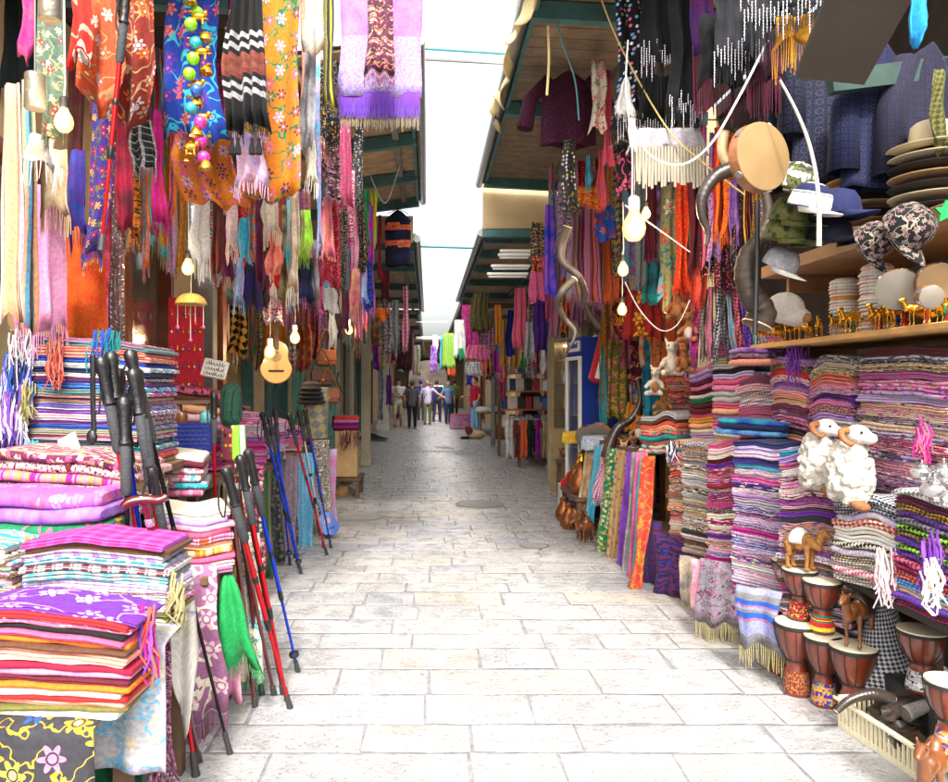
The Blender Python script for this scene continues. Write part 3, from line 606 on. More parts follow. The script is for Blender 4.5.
# --- left, pastel folds right of the canes
table('table under the pastel folds on the left', -1.5, -.93, 3.12, 3.6, .69)
sp = [mk('plain', 'mauve'), mk('plain', 'blush'), mk('plain', 'rose'), mk('stripev', 'orange', 'peach', 'gold'), mk('plain', 'peach'), mk('stripev', 'coral', 'pink', 'cream'), mk('plain', 'crimson', 'rose'), mk('plain', 'pink', 'blush'), mk('plain', 'lavender', 'lilac'), mk('plain', 'ivory')]
stack('the pastel folds right of the mahogany cane', -1.07, 3.3, .69, .35, .36, .36, sp, total=.30, sag=.015, skew=-.002, nlay=(1, 2), group='folded scarves of the pastel pile', name='folded_shawl')
table('table behind the pastel folds', -1.9, -1.3, 3.85, 4.7, .92)
sp = rspecs(4, ['grey', 'blush', 'beige', 'turquoise', 'mauve', 'rose'], ['check', 'jam'], 3)+[mk('plain', 'maroon'), mk('plain', 'white', 'cream')]
stack('the mixed pile behind the mahogany cane', -1.42, 3.98, .92, .2, .46, .4, sp, total=.22, sag=.015, nlay=(1,), name='folded_shawl')
sp = rspecs(6, ['grey', 'khaki', 'beige', 'teal', 'charcoal', 'blush'], ['check', 'jam', 'stripeh'], 31)
stack('the grey green pile by the trekking poles', -1.72, 4.3, .92, .2, .42, .4, sp, total=.28, sag=.015, nlay=(1, 2), name='folded_shawl')
# pale scarf and drapes on the table front
hang('mauve shawl with cream floral embroidery and fringe below the pastel folds', -1.1, -.86, .74, .1, 3.1, cloth('flower', 'mauve', 'cream', 'blush', 'ivory', s=.7), fr=.1, rz=.5, group='shawls draped over table edges', cat='shawl', botf=1.15, A=.02, pl=2)
hang('pale green flowered shawl behind the green scarf', -.92, -.78, .8, .1, 3.5, cloth('flower', 'cream', 'emerald', 'yellow', 'turquoise', s=2), rz=.6, fr=.05, frm=cloth('plain', 'emerald'), group='shawls draped over table edges', cat='shawl')
hang('soft pink scarf between the mauve and green shawls', -.92, -.83, .6, .1, 3.3, cloth('plain', 'pink', 'blush'), rz=.5, group='shawls draped over table edges', cat='scarf')
hang('bright green beaded scarf hanging over the mauve shawl edge', -.93, -.80, .68, .28, 3.2, cloth('plain', 'green', 'green'), rz=.3, group='shawls draped over table edges', cat='scarf', fr=.05, topf=.3, botf=1.2, lean=.07, zig=-.1)
hang('black scarf hanging behind the walking canes', -.98, -.9, .8, .17, 3.9, cloth('sequin', 'black', 'maroon', 'charcoal'), rz=.5, fr=.05, group='shawls draped over table edges', cat='scarf')
hang('crimson patterned cloth hanging behind the red pole', -1.06, -.96, .85, .16, 4.1, cloth('jam', 'crimson', 'brown', 'maroon', 'khaki'), rz=.5, group='shawls draped over table edges', cat='cloth')
# --- left middle stacks
table('table with purple striped piles and drapes on the left', -1.95, -1.24, 5.0, 7.9, .86)
pal = ['mauve', 'purple', 'pink', 'lavender', 'rose', 'magenta', 'silver', 'blush']
stack('the purple striped pile behind the blue poles', -1.48, 5.65, .87, .3, .46, .36, rspecs(12, pal, ['stripeh', 'jam'], 12), total=.42, name='folded_shawl')
stack('the pink and grey pile beyond the blue poles', -1.46, 6.4, .87, .35, .42, .36, rspecs(10, pal+['grey'], ['stripeh', 'jam'], 8), total=.36, name='folded_shawl')
stack('the small striped pile ending the left table', -1.42, 7.2, .87, .4, .36, .3, rspecs(7, pal+['coral'], ['stripeh', 'jam'], 2), total=.24, name='folded_shawl')
stack('the tartan pile under the guitar', -1.62, 6.1, 1.0, .1, .42, .3, [mk('check', 'red', 'cream', 'navy'), mk('check', 'crimson', 'white', 'charcoal'), mk('check', 'red', 'white', 'emerald'), mk('jam', 'charcoal', 'brown', 'plum')], total=.2, name='folded_shawl')
stack('the pink and brown pile beside the lettered tile', -1.56, 5.2, 1.20, .1, .44, .3, [mk('plain', 'pink'), mk('plain', 'blush'), mk('plain', 'peach'), mk('plain', 'brown'), mk('jam', 'burgundy', 'rose', 'charcoal')], total=.26, nlay=(1,), sag=.02, name='folded_shawl')
stack('the plum pile on the left table end', -1.9, 6.8, 1.0, .1, .5, .36, rspecs(6, ['burgundy', 'plum', 'charcoal', 'brown'], ['jam', 'plain'], 2), total=.3, name='folded_shawl')
for i, (a, b_, t_, bo, Y, m, c_, fr) in enumerate((
    (270, 284, 452, 560, 6.1, cloth('flower', 'charcoal', 'khaki', 'mauve', 'emerald', s=2), 'dark flowered shawl hanging from the left table beside the blue poles', .04),
    (281, 299, 456, 560, 6.5, cloth('paisley', 'grey', 'mauve', 'silver'), 'grey paisley shawl hanging from the left table', .05),
    (297, 315, 453, 553, 6.9, cloth('paisley', 'sky', 'turquoise', 'lavender'), 'sky blue shawl hanging from the left table', .05),
    (312, 330, 440, 540, 7.4, cloth('paisley', 'charcoal', 'cream', 'grey'), 'black and cream paisley shawl hanging from the left table end', 0),
    (325, 337, 449, 528, 8.0, cloth('plain', 'pink', 'lavender'), 'pink and lavender shawl at the far corner of the left table', .04),
    (256, 272, 470, 575, 5.7, cloth('stripev', 'olive', 'plum', 'emerald', 'salmon'), 'olive and plum striped shawl behind the blue pole', .04))):
    hp(c_, a, b_, t_, bo, Y, m, rz=.45, fr=fr, group='shawls draped over table edges', cat='shawl', topf=1)
for (a, b_, t_, bo, Y, m, c_) in ((238, 252, 472, 585, 4.95, cloth('stripev', 'rose', 'cream', 'mauve'), 'rose and cream striped cloth at the near end of the left middle table'), (250, 264, 470, 580, 5.0, cloth('flower', 'charcoal', 'cream', 'rose', s=2), 'charcoal sprigged cloth at the near end of the left middle table'), (224, 240, 474, 588, 4.9, cloth('plain', 'khaki', 'olive'), 'khaki cloth at the near end of the left middle table')):
    hp(c_, a, b_, t_, bo, Y, m, rz=.2, fr=.04, group='shawls draped over table edges', cat='cloth', topf=1)
# --- right, long row of stacks along the street
tops = []
for (y0, y1) in ((3.55, 4.6), (4.65, 6.2)):
    table('long low table under the stacked rows on the right'+(' near the drums' if y0 < 4 else ' further along'), 1.84, 2.5, y0, y1, .36)
row = [(3.62, 1.86, .34, .36, 1.20, 'the widest right pile beside the drums'), (4.1, 1.83, .34, .36, 1.19, 'the pile left of the widest right pile'), (4.56, 1.84, .30, .36, 1.17, 'the dark middle pile of the right row'),
       (5.0, 1.83, .28, .36, 1.12, 'the grey tan pile of the right row'), (5.45, 1.88, .28, .36, 1.07, 'the far pile of the right row')]
rp = [(['silver', 'blush', 'pink', 'mauve', 'plum', 'tan', 'magenta', 'lilac', 'grey', 'white', 'purple', 'salmon', 'charcoal', 'brown'], [mk('plain', 'teal', 'turquoise'), mk('plain', 'white')]),
      (['lavender', 'sky', 'navy', 'rose', 'mauve', 'white', 'beige', 'magenta', 'lilac', 'grey', 'silver', 'indigo', 'pink', 'blush'], [mk('plain', 'navy'), mk('plain', 'navy', 'indigo'), mk('plain', 'sky', 'teal')]),
      (['magenta', 'maroon', 'purple', 'beige', 'lavender', 'crimson', 'charcoal', 'rose', 'grey', 'mauve', 'lilac', 'blush', 'cream'], [mk('plain', 'rose'), mk('plain', 'maroon')]),
      (['grey', 'tan', 'silver', 'beige', 'lavender', 'brown', 'khaki', 'charcoal', 'cream'], [mk('hound', 'white', 'navy')]),
      (['coral', 'peach', 'blush', 'tan', 'rose', 'brown', 'teal', 'cream'], [mk('plain', 'peach'), mk('plain', 'salmon')])]
for (y, x, w_, z0, zt, ds), (pl_, top_) in zip(row, rp):
    n = max(8, int((zt-z0)/.031)); sp = rspecs(n, pl_, ['jam', 'jam', 'stripeh', 'plain', 'paisley'], n*7+int(y*10))
    for i, s_ in enumerate(top_): sp[-1-i-(0 if i == 0 else 2)] = s_
    stack(ds, x+.13, y+.05, z0, -.92, w_, .34, sp, total=zt-z0, sag=.010, group='folded scarves of the right row')
tassels('knotted white tassels on the far grey pile', 673, 452, 5.1, ['white', 'navy'], .1, .1, 26)
# cloth hanging beneath that row
for (a, b_, t_, bo, Y, m, c_, fr, frc) in (
    (742, 776, 588, 648, 3.72, cloth('stripeh', '8c90b8', 'grey', 'blue', 'mauve', s=.5), 'blue and lilac striped shawl with gold fringe under the widest pile', .10, 'khaki'),
    (705, 744, 562, 626, 4.25, cloth('flower', 'grey', 'mauve', 'plum', s=2), 'grey shawl with plum flowers and gold fringe under the right row', .10, 'khaki'),
    (692, 708, 560, 612, 4.72, cloth('plain', 'blush', 'rose'), 'rose shawl with long threads under the dark middle pile', .10, 'mauve'),
    (682, 694, 556, 606, 4.95, cloth('plain', 'beige', 'grey'), 'beige fringed scarf under the dark middle pile', .08, 'beige'),
    (656, 684, 534, 600, 5.25, cloth('jam', '241c3c', 'indigo', 'plum', 'navy', s=.8), 'dark indigo shawl with black fringe under the grey pile', .06, 'black'),
    (645, 660, 520, 588, 5.6, cloth('jam', 'charcoal', 'indigo', 'plum'), 'charcoal shawl at the far end of the right row', .05, 'black')):
    hp(c_, a, b_, t_, bo, Y, m, rz=-.75, fr=fr, frm=cloth('plain', frc), group='shawls draped over table edges', cat='shawl', topf=1.3, botf=1.35, A=.012)
# --- right, wall shelf stacks (facing the street)
def shelf(label, x0, x1, y0, y1, z, m=None, th=.03):
    t = thing('wall_shelf', label, 'shelf', ((x0+x1)/2, (y0+y1)/2, z)); b = MB(); b.box((0, 0, -th/2), (x1-x0, y1-y0, th), bev=.004); b.build('board', m or wood, t)
    for yy in (-1, 1):
        b = MB(); b.box((0.02, yy*(y1-y0)*.42, -th-.05), (x1-x0-.15, .03, .09)); b.build('bracket', m or wood, t)
    return t
shelf('wide plank under the wall of magenta folded scarves', 2.02, 2.6, 2.75, 4.55, .91)
shelf('plank carrying the brass figurines above the scarf wall', 1.98, 2.6, 2.75, 4.55, 1.745, pmat('pine board', 'b48850', .6, bump=.2))
shelf('deep wooden shelf carrying the hats and caps', 1.98, 2.6, 2.75, 4.4, 2.2, pmat('aged board', '7c5a3c', .7, bump=.3), .07)
WP = ['mauve', 'magenta', 'plum', 'tan', 'silver', 'rose', 'purple', 'beige', 'charcoal', 'lilac', 'white', 'lavender', 'pink', 'navy', 'blush', 'salmon', 'cream']
for (yc, w_, ds, tp) in ((4.22, .42, 'the left pile of the scarf wall', [mk('plain', 'lilac', 'mauve'), mk('jam', 'charcoal', 'tan'), mk('plain', 'red')]), (3.79, .38, 'the middle pile of the scarf wall', [mk('jam', 'grey', 'silver', 'charcoal'), mk('jam', 'beige', 'silver'), mk('jam', 'olive', 'charcoal', 'beige'), mk('jam', 'tan', 'coral')]), (3.21, .66, 'the widest pile of the scarf wall', [mk('plain', 'burgundy', 'maroon'), mk('jam', 'grey', 'navy', 'silver'), mk('jam', 'tan', 'charcoal', 'beige'), mk('paisley', 'mauve', 'magenta', 'violet')])):
    sp = rspecs(22, WP, ['jam', 'jam', 'jam', 'stripeh', 'plain', 'paisley'], int(yc*100))
    for i, s_ in enumerate(tp): sp[-1-i] = s_
    stack(ds, 2.24, yc, .912, -PI/2, w_, .36, sp, total=.74, sag=.010, group='folded scarves of the scarf wall')
tassels('bright violet tassels hanging over the left pile of the scarf wall', 797, 362, 4.1, ['violet', 'purple'], .12, .16, 30)
tassels('magenta tassels low on the widest pile of the scarf wall', 922, 440, 2.95, ['magenta', 'rose'], .05, .12, 18)
# --- right, front stacks on the overhanging table
tb = table('table with an overhanging top above the drums', 1.93, 2.55, 2.35, 4.02, .61, m=pmat('dark painted wood', '2a2624', .7))
fr_ = [(3.68, .42, 'the pile below the sheep', .35, [mk('jam', 'brown', 'maroon', 'olive'), mk('stripeh', 'silver', 'plum', 'pink'), mk('jam', 'maroon', 'charcoal', 'brown'), mk('plain', 'red', 'crimson'), mk('plain', 'sky'), mk('stripeh', 'rose', 'blue', 'silver'), mk('plain', 'lavender'), mk('plain', 'rose', 'coral'), mk('plain', 'crimson', 'rose'), mk('plain', 'salmon'), mk('plain', 'sky', 'silver'), mk('plain', 'coral', 'salmon'), mk('jam', 'brown', 'charcoal'), mk('flower', 'turquoise', 'white', 'teal', s=2)]),
       (3.26, .40, 'the keffiyeh pile beside the sheep', .40, [mk('hound', 'grey', 'cream'), mk('hound', 'white', 'rose'), mk('hound', 'grey', 'cream'), mk('hound', 'beige', 'charcoal'), mk('hound', 'white', 'lavender'), mk('hound', 'cream', 'black'), mk('plain', 'white'), mk('plain', 'cream', 'white'), mk('hound', 'cream', 'red', s=.7), mk('plain', 'lavender', 'white'), mk('hound', 'navy', 'silver'), mk('hound', 'navy', 'white', word='navy and white')]),
       (2.80, .42, 'the purple pile at the right frame edge', .47, [mk('hound', 'crimson', 'navy'), mk('hound', 'indigo', 'purple'), mk('plain', 'beige', 'silver'), mk('hound', 'blue', 'sky'), mk('hound', 'coral', 'charcoal'), mk('hound', 'crimson', 'plum'), mk('hound', 'maroon', 'rose'), mk('hound', 'violet', 'indigo'), mk('hound', 'lime', 'charcoal'), mk('hound', 'purple', 'indigo'), mk('hound', 'tan', 'charcoal'), mk('hound', 'lime', 'black'), mk('hound', 'charcoal', 'grey'), mk('hound', 'purple', 'navy'), mk('hound', 'gold', 'charcoal'), mk('hound', 'burgundy', 'plum'), mk('hound', 'white', 'grey', word='off-white')])]
for (yc, w_, ds, H_, sp) in fr_:
    stack(ds, 2.08, yc, .615, -PI/2+.12, w_, .34, sp, total=H_, sag=.014, group='folded scarves on the overhanging table', nlay=(1, 2), name='folded_keffiyeh')
tassels('white tassels on the keffiyeh pile', 884, 575, 3.0, ['white', 'blush'], .08, .15, 26)
tassels('violet tassels on the front of the purple pile', 927, 560, 2.66, ['purple', 'violet'], .07, .14, 26)
tassels('white tassels on the front of the purple pile', 931, 585, 2.6, ['white', 'cream'], .06, .12, 20)
# --- right, pastel stacks behind the row
table('table carrying the pastel piles behind the right row', 2.08, 2.6, 4.62, 6.4, 1.06)
pk = ['pink', 'cream', 'blush', 'peach', 'mauve', 'silver', 'rose', 'lavender', 'khaki', 'white', 'maroon', 'gold']
for (yc, ds, h, top_) in ((5.15, 'the right pastel pile behind the row', .62, mk('plain', 'black')), (5.62, 'the left pastel pile behind the row', .6, mk('plain', 'lilac'))):
    sp = rspecs(16, pk, ['plain'], int(yc*31)); sp[-3] = top_
    if yc > 5.5: sp[8] = mk('plain', 'emerald')
    stack(ds, 2.24, yc, 1.062, -1.1, .36, .3, sp, total=h, sag=.012, nlay=(1, 2), group='folded scarves of the pastel right piles', name='folded_blanket')
stack('the knitted looking pile beside the pastel piles', 2.26, 4.75, 1.062, -1.2, .4, .3, rspecs(11, ['rose', 'mauve', 'white', 'maroon', 'plum'], ['hound'], 4), total=.5, group='folded scarves of the pastel right piles', name='folded_blanket')
stack('the brown rose pile under the plush animals', 2.2, 6.1, 1.062, -1.0, .34, .3, rspecs(13, ['brown', 'rose', 'tan', 'maroon', 'coral', 'grey'], ['jam'], 4), total=.5, name='folded_blanket')
stack('the small striped pile under the fanned scarves', 2.3, 5.35, 1.69, -1.1, .42, .3, rspecs(6, ['mauve', 'magenta', 'plum', 'grey'], ['jam', 'stripeh'], 6), total=.17, name='folded_blanket')
stack('the blue folds lying before the knitted looking pile', 2.02, 4.45, 1.2, -1.0, .44, .3, [mk('plain', 'sky', 'blue'), mk('plain', 'navy'), mk('plain', 'blue', 'turquoise')], total=.1, nlay=(1,), name='folded_blanket')
stack('the violet folds below the big curled horn', 2.1, 4.55, 1.62, -1.2, .34, .3, [mk('plain', 'salmon'), mk('jam', 'charcoal', 'mauve'), mk('plain', 'lilac', 'purple')], total=.1, nlay=(1,), name='folded_blanket')
# --- right, fan of scarves draped over a table further on
table('table with fanned scarves and toys on the right', 1.72, 2.5, 6.2, 9.2, .95)
fan = [(586, 597, 448, 520, 7.6, cloth('plain', 'tan', 'beige'), 'tan scarf at the left of the fanned row'), (594, 604, 446, 524, 7.3, cloth('plain', 'turquoise', 'sky'), 'turquoise scarf in the fanned row beside the tan one'),
  (602, 612, 444, 500, 7.0, cloth('hound', 'magenta', 'white'), 'magenta dotted scarf in the fanned row'), (608, 622, 448, 555, 6.7, cloth('flower', 'emerald', 'cream', 'gold', s=2), 'dark green sprigged scarf in the fanned row'),
  (616, 630, 450, 572, 6.45, cloth('flower', 'tan', 'brown', 'khaki', s=2), 'brown sprigged scarf with olive tips in the fanned row'), (626, 640, 452, 578, 6.2, cloth('plain', 'purple', 'violet'), 'purple scarf in the fanned row'),
  (632, 642, 452, 580, 6.0, cloth('plain', 'silver', 'grey'), 'silver grey scarf in the fanned row'), (636, 648, 452, 586, 5.85, cloth('plain', 'pink', 'rose'), 'pink scarf beside the coral one in the fanned row'),
  (641, 651, 456, 584, 5.72, cloth('plain', 'turquoise', 'sky'), 'turquoise scarf just behind the coral one')]
for (a, b_, t_, bo, Y, m, c_) in fan: hp(c_, a, b_, t_, bo, Y, m, rz=-.5, fr=.05, group='fanned scarves on the right table edge', topf=1.0, botf=1.1, lean=-.06, tilt=-.1)
hp('coral scarf with golden scrolls at the front of the fanned row', 642, 655, 456, 592, 5.5, cloth('flower', 'd04838', 'gold', 'coral', 'gold', s=1.3), rz=-.35, fr=.05, group='fanned scarves on the right table edge', topf=1.0, botf=1.1, lean=-.09, tilt=-.1, pl=1)
sp = rspecs(9, ['coral', 'peach', 'teal', 'pink', 'beige', 'silver', 'brown'], ['plain', 'jam'], 77)
stack('the rounded peach pile above the coral scarf', 1.93, 5.9, .96, -.9, .34, .3, sp, total=.32, sag=.02, nlay=(1, 2), name='folded_scarf')
stack('the small rose pile behind the coral scarf', 2.1, 6.5, .96, -.8, .36, .3, rspecs(6, ['rose', 'maroon', 'white', 'grey', 'mauve'], ['jam'], 1), total=.24, sag=.02, name='folded_scarf')
stack('the maroon folds on the toy table', 1.84, 6.9, .96, -.7, .3, .3, rspecs(3, ['maroon', 'brown', 'tan'], ['stripeh'], 1), total=.08, sag=.03, name='folded_scarf')
drape('yellow silk cloth thrown over the toy table', 1.5, 1.9, .97, .85, 8.3, .5, cloth('plain', 'gold', 'yellow'), rz=-.7, loc=(1.68, 8.25, .965), A=.02)
drape('blue and white patterned cloth thrown over the toy table corner', 1.5, 1.9, .97, .84, 7.4, .5, cloth('paisley', 'white', 'blue', 'sky'), rz=-.8, loc=(1.72, 7.45, .972), A=.02)
# ================================================================ HANGING TEXTILES
LG = 'scarves hanging over the left stall'
# top left, near
L = [
 (0, 24, 84, 320, 3.0, cloth('stripev', 'peach', 'brown', 'cream', 'plum', 'coral'), 'peach and plum striped shawl at the left frame edge', 0, {}),
 (20, 36, 80, 330, 3.2, cloth('stripev', 'teal', 'peach', 'sky', 'brown'), 'teal and peach striped shawl beside the left frame edge', 0, {}),
 (0, 40, -30, 95, 3.6, cloth('plain', '0e1c1c'), 'dark green black sheet at the top left corner', 0, {}),
 (20, 34, -20, 60, 3.1, cloth('plain', 'magenta', 'rose'), 'magenta scarf end at the top left corner', 0, {}),
 (36, 64, -10, 140, 2.7, cloth('flower', '5c7468', 'cream', 'crimson', 'khaki', s=2.2), 'sage green scarf with small cream blossoms at the top left', .0, dict(botf=.95)),
 (24, 62, 135, 166, 2.72, cloth('plain', 'b0aeaa', 'a8a8a8'), 'white lace end below the sage green scarf', .08, {}),
 (42, 72, 150, 212, 3.3, cloth('plain', 'tan', 'beige'), 'tan fringed scarf behind the near bulb', .1, {}),
 (18, 70, 185, 330, 3.4, cloth('plain', 'f0a0cc', 'f4b0d4'), 'long soft pink shawl above the striped pile', .12, dict(topf=.9)),
 (62, 108, 225, 352, 3.9, cloth('plain', 'e8481c', 'orange'), 'flat orange red cloth behind the pink shawl', 0, dict(pl=1, A=.01)),
 (82, 104, 315, 345, 3.93, cloth('plain', 'gold', 'orange'), 'gold orange cloth below the orange red one', 0, {}),
 (100, 113, 170, 345, 4.5, cloth('plain', 'crimson', 'rose'), 'narrow crimson scarf right of the orange red cloth', 0, {}),
 (66, 86, 70, 210, 3.7, cloth('plain', 'maroon', 'brown'), 'maroon scarf behind the orange patterned shawl', .1, {}),
 (68, 88, 150, 232, 3.6, cloth('plain', 'blue', 'purple'), 'blue and purple scarf behind the peacock scarf', .1, {}),
 (66, 92, -20, 62, 2.9, cloth('flower', 'd8281c', 'silver', 'cream', 'salmon', s=.6), 'bright red shawl with big silver flowers at the top left', 0, dict(zig=-.05)),
 (70, 118, -20, 104, 3.0, cloth('flower', 'c8502c', 'cream', 'silver', 'orange', 'tan', s=1.1), 'rust orange shawl with silver embroidery under the red one', 0, dict(lean=.02, zig=.1)),
 (118, 158, -20, 124, 3.05, cloth('flower', '7c2418', 'silver', 'orange', 'tan', s=1.1), 'dark rust shawl with silver flowers beside the hanging cane', 0, dict(zig=.12, lean=-.02)),
 (90, 118, 92, 256, 3.3, cloth('flower', 'indigo', 'gold', 'crimson', 'olive', s=1.7), 'purple peacock feather scarf crossed by a red cane', .06, dict(lean=-.05)),
 (116, 132, 110, 232, 3.7, cloth('plain', 'maroon', 'crimson'), 'narrow maroon scarf left of the black checked one', 0, {}),
 (128, 153, 120, 170, 3.3, cloth('check', 'black', 'white', 'charcoal'), 'black and white checked scarf end below the dark rust shawl', .03, {}),
 (112, 128, 130, 350, 4.0, cloth('sequin', '6c5450', 'silver', 'cream', 'rose'), 'long silver beaded shawl left of the shop window', .0, {}),
 (128, 142, 165, 240, 4.0, cloth('jam', 'gold', 'brown', 'orange'), 'golden brown scarf below the black checked one', .05, {}),
 (140, 152, 120, 232, 3.9, cloth('stripev', 'grey', 'teal', 'orange'), 'grey teal scarf beside the magenta one', .06, {}),
 (152, 167, 110, 225, 3.8, cloth('plain', 'magenta', 'crimson'), 'magenta scarf end left of the bell string', .08, {}),
 (164, 177, 120, 218, 3.9, cloth('stripev', 'orange', 'purple', 'gold'), 'orange and purple scarf left of the bell string', .06, {}),
 (165, 226, -20, 140, 3.4, cloth('flower', '1c3c9c', 'coral', 'orange', 'purple', 'turquoise', s=.9), 'blue satin shawl with coral flowers behind the bell string', 0, dict(pl=3)),
 (176, 242, 120, 205, 3.66, cloth('flower', 'd87c1c', 'plum', 'lavender', 'rose', s=1.1), 'lower orange embroidered hem behind the bell string', 0, dict(pl=3)),
 (225, 246, -20, 46, 3.55, cloth('stripeh', 'plum', 'maroon', 'silver'), 'plum checked scarf top between the blue and black shawls', 0, {}),
 (226, 270, -20, 128, 3.3, cloth('bands', *(['black']*10+['silver', 'black', 'silver', 'black', '8c4a3c', '7c3c30', '8c4a3c', '7c3c30', 'black', 'silver', 'black', 'silver']+['black']*6), s=1.5), 'black shawl with white and rust bands', .04, dict(topf=.55, pl=4, uv0=0)),
 (228, 265, 132, 182, 3.45, cloth('plain', 'blush', 'lavender'), 'pale pink fringed scarf under the black banded shawl', .06, {}),
 (240, 306, -20, 198, 3.6, cloth('flower', 'd07818', 'lavender', 'plum', 'rose', 'emerald', s=1.0), 'long orange tunic cloth with violet embroidered flowers', 0, dict(pl=2, A=.03, topf=.85, low=.03)),
 (304, 325, -20, 55, 3.8, cloth('plain', 'beige', 'silver'), 'pale beige silk scarf beside the orange cloth', 0, {}),
 (303, 318, 50, 150, 3.9, cloth('plain', 'silver', 'grey'), 'silver grey silk scarf beside the orange cloth', 0, dict(lean=-.03)),
 (305, 316, 140, 180, 4.0, cloth('plain', 'cream'), 'cream fringe scarf just right of the orange hem', .08, {}),
 (315, 321, 50, 245, 4.2, cloth('plain', 'sky', 'lavender'), 'thin pale blue scarf hanging right of the silver scarf', .05, {}),
 (322, 335, -20, 105, 4.3, cloth('stripev', 'charcoal', 'olive', 'yellow'), 'charcoal and yellow scarf left of the lilac shawl', .05, {}),
 (318, 339, 60, 140, 4.6, cloth('sequin', 'black', 'gold', 'silver'), 'black gold beaded scarf left of the lilac shawl', .08, {}),
 (338, 420, -40, 62, 4.7, cloth('plain', 'a868d4', 'b080d8'), 'wide lilac shawl upper part above the roof', 0, dict(pl=2, topf=1, A=.008, low=.004)),
 (366, 394, -30, 72, 4.45, cloth('jam', 'charcoal', 'salmon', 'brown', 'plum'), 'dark rose patterned scarf hanging over the lilac shawl', .08, dict(topf=.8)),
]
for (a, b_, t_, bo, Y, m, c_, fr, kw) in L:
    if c_.startswith('wide lilac'):
        # one shawl: lilac cloth with a paler patterned border and two rows of fringe
        o = hp('wide lilac shawl with paisley border and violet fringe above the left roof', a, b_, t_, bo+35, Y, m, group=LG, **kw)
        me = o.data; me.materials.append(cloth('paisley', 'a490d4', 'b8a8e0', '9c80cc', s=.6)); zs = [p.center.z for p in me.polygons]; zmin = min(zs)
        for p in me.polygons:
            if p.center.z < zmin+.30: p.material_index = 1
        f = MB(); q1, q2 = W(a, 97, Y)-o.location, W(b_, 97, Y)-o.location; n = 70
        for i in range(n):
            x = q1.x+(q2.x-q1.x)*(i+.5)/n; f.tube([(x, .0, q1.z+.03), (x+rnd.uniform(-.004, .004), -.004, q1.z-.05), (x+rnd.uniform(-.006, .006), 0, q1.z-.13*rnd.uniform(.9, 1.1))], [.004, .0045, .003], 5)
        f.build('fringe', cloth('plain', 'violet', '5a3cc0'), o)
        f = MB()
        for i in range(50):
            x = q1.x+(q2.x-q1.x)*(i+.5)/50; f.tube([(x, .02, q1.z-.02), (x, .02, q1.z-.1), (x+rnd.uniform(-.006, .006), .02, q1.z-.2*rnd.uniform(.9, 1.08))], [.005, .005, .004], 5)
        f.build('lower_fringe', cloth('plain', 'beige', 'charcoal'), o); continue
    hp(c_, a, b_, t_, bo, Y, m, fr=fr, group=LG, **kw)
# left second row: fringe ends under the orange cloth
L2 = [(193, 212, 196, 262, 4.0, ('cream', 'white'), 'ivory lace', .1), (212, 224, 200, 275, 4.5, ('maroon', 'brown'), 'dark brown', .06), (226, 238, 190, 250, 4.3, ('blush', 'cream'), 'blush tasselled', .08), (238, 251, 218, 262, 4.2, ('turquoise', 'sky'), 'turquoise', .0),
 (222, 232, 215, 278, 4.6, ('maroon', 'plum'), 'wine red', .06), (232, 244, 258, 300, 4.7, ('sky', 'lavender'), 'grey blue fringed', .08), (244, 262, 262, 305, 4.8, ('indigo', 'charcoal'), 'indigo flowered', .03), (254, 268, 200, 282, 4.6, ('plum', 'burgundy'), 'plum', .04),
 (262, 280, 196, 230, 4.3, ('cream', 'beige'), 'cream fringe', .1), (268, 284, 232, 272, 4.4, ('salmon', 'coral'), 'salmon', .03), (270, 282, 270, 287, 4.45, ('red', 'red'), 'red tipped', 0), (280, 290, 205, 300, 4.7, ('brown', 'khaki'), 'khaki brown', .06),
 (286, 294, 200, 298, 4.6, ('silver', 'turquoise'), 'silver turquoise', .08), (288, 300, 190, 290, 4.4, ('cream', 'tan'), 'cream and tan', .1), (298, 312, 210, 262, 4.8, ('olive', 'lime'), 'olive green', .04), (296, 314, 258, 300, 4.9, ('navy', 'black'), 'navy', .06),
 (312, 320, 240, 300, 5.0, ('brown', 'grey'), 'taupe striped', .06), (255, 272, 280, 305, 4.9, ('charcoal', 'brown'), 'charcoal', .03), (202, 222, 265, 282, 5.0, ('white', 'silver'), 'short white', .02)]
for (a, b_, t_, bo, Y, cs, c_, fr) in L2: hp(c_+' scarf end peeking out below the orange hanging cloth', a, b_, t_, bo, Y, cloth('plain', *cs), fr=fr, group='scarf ends below the orange cloth')
hp('black lace shawl with gold chevrons hanging left of the teal doors', 227, 246, 305, 352, 6.4, cloth('hound', 'black', 'gold', s=.3), fr=.04, group=LG, frm=cloth('plain', 'gold'))
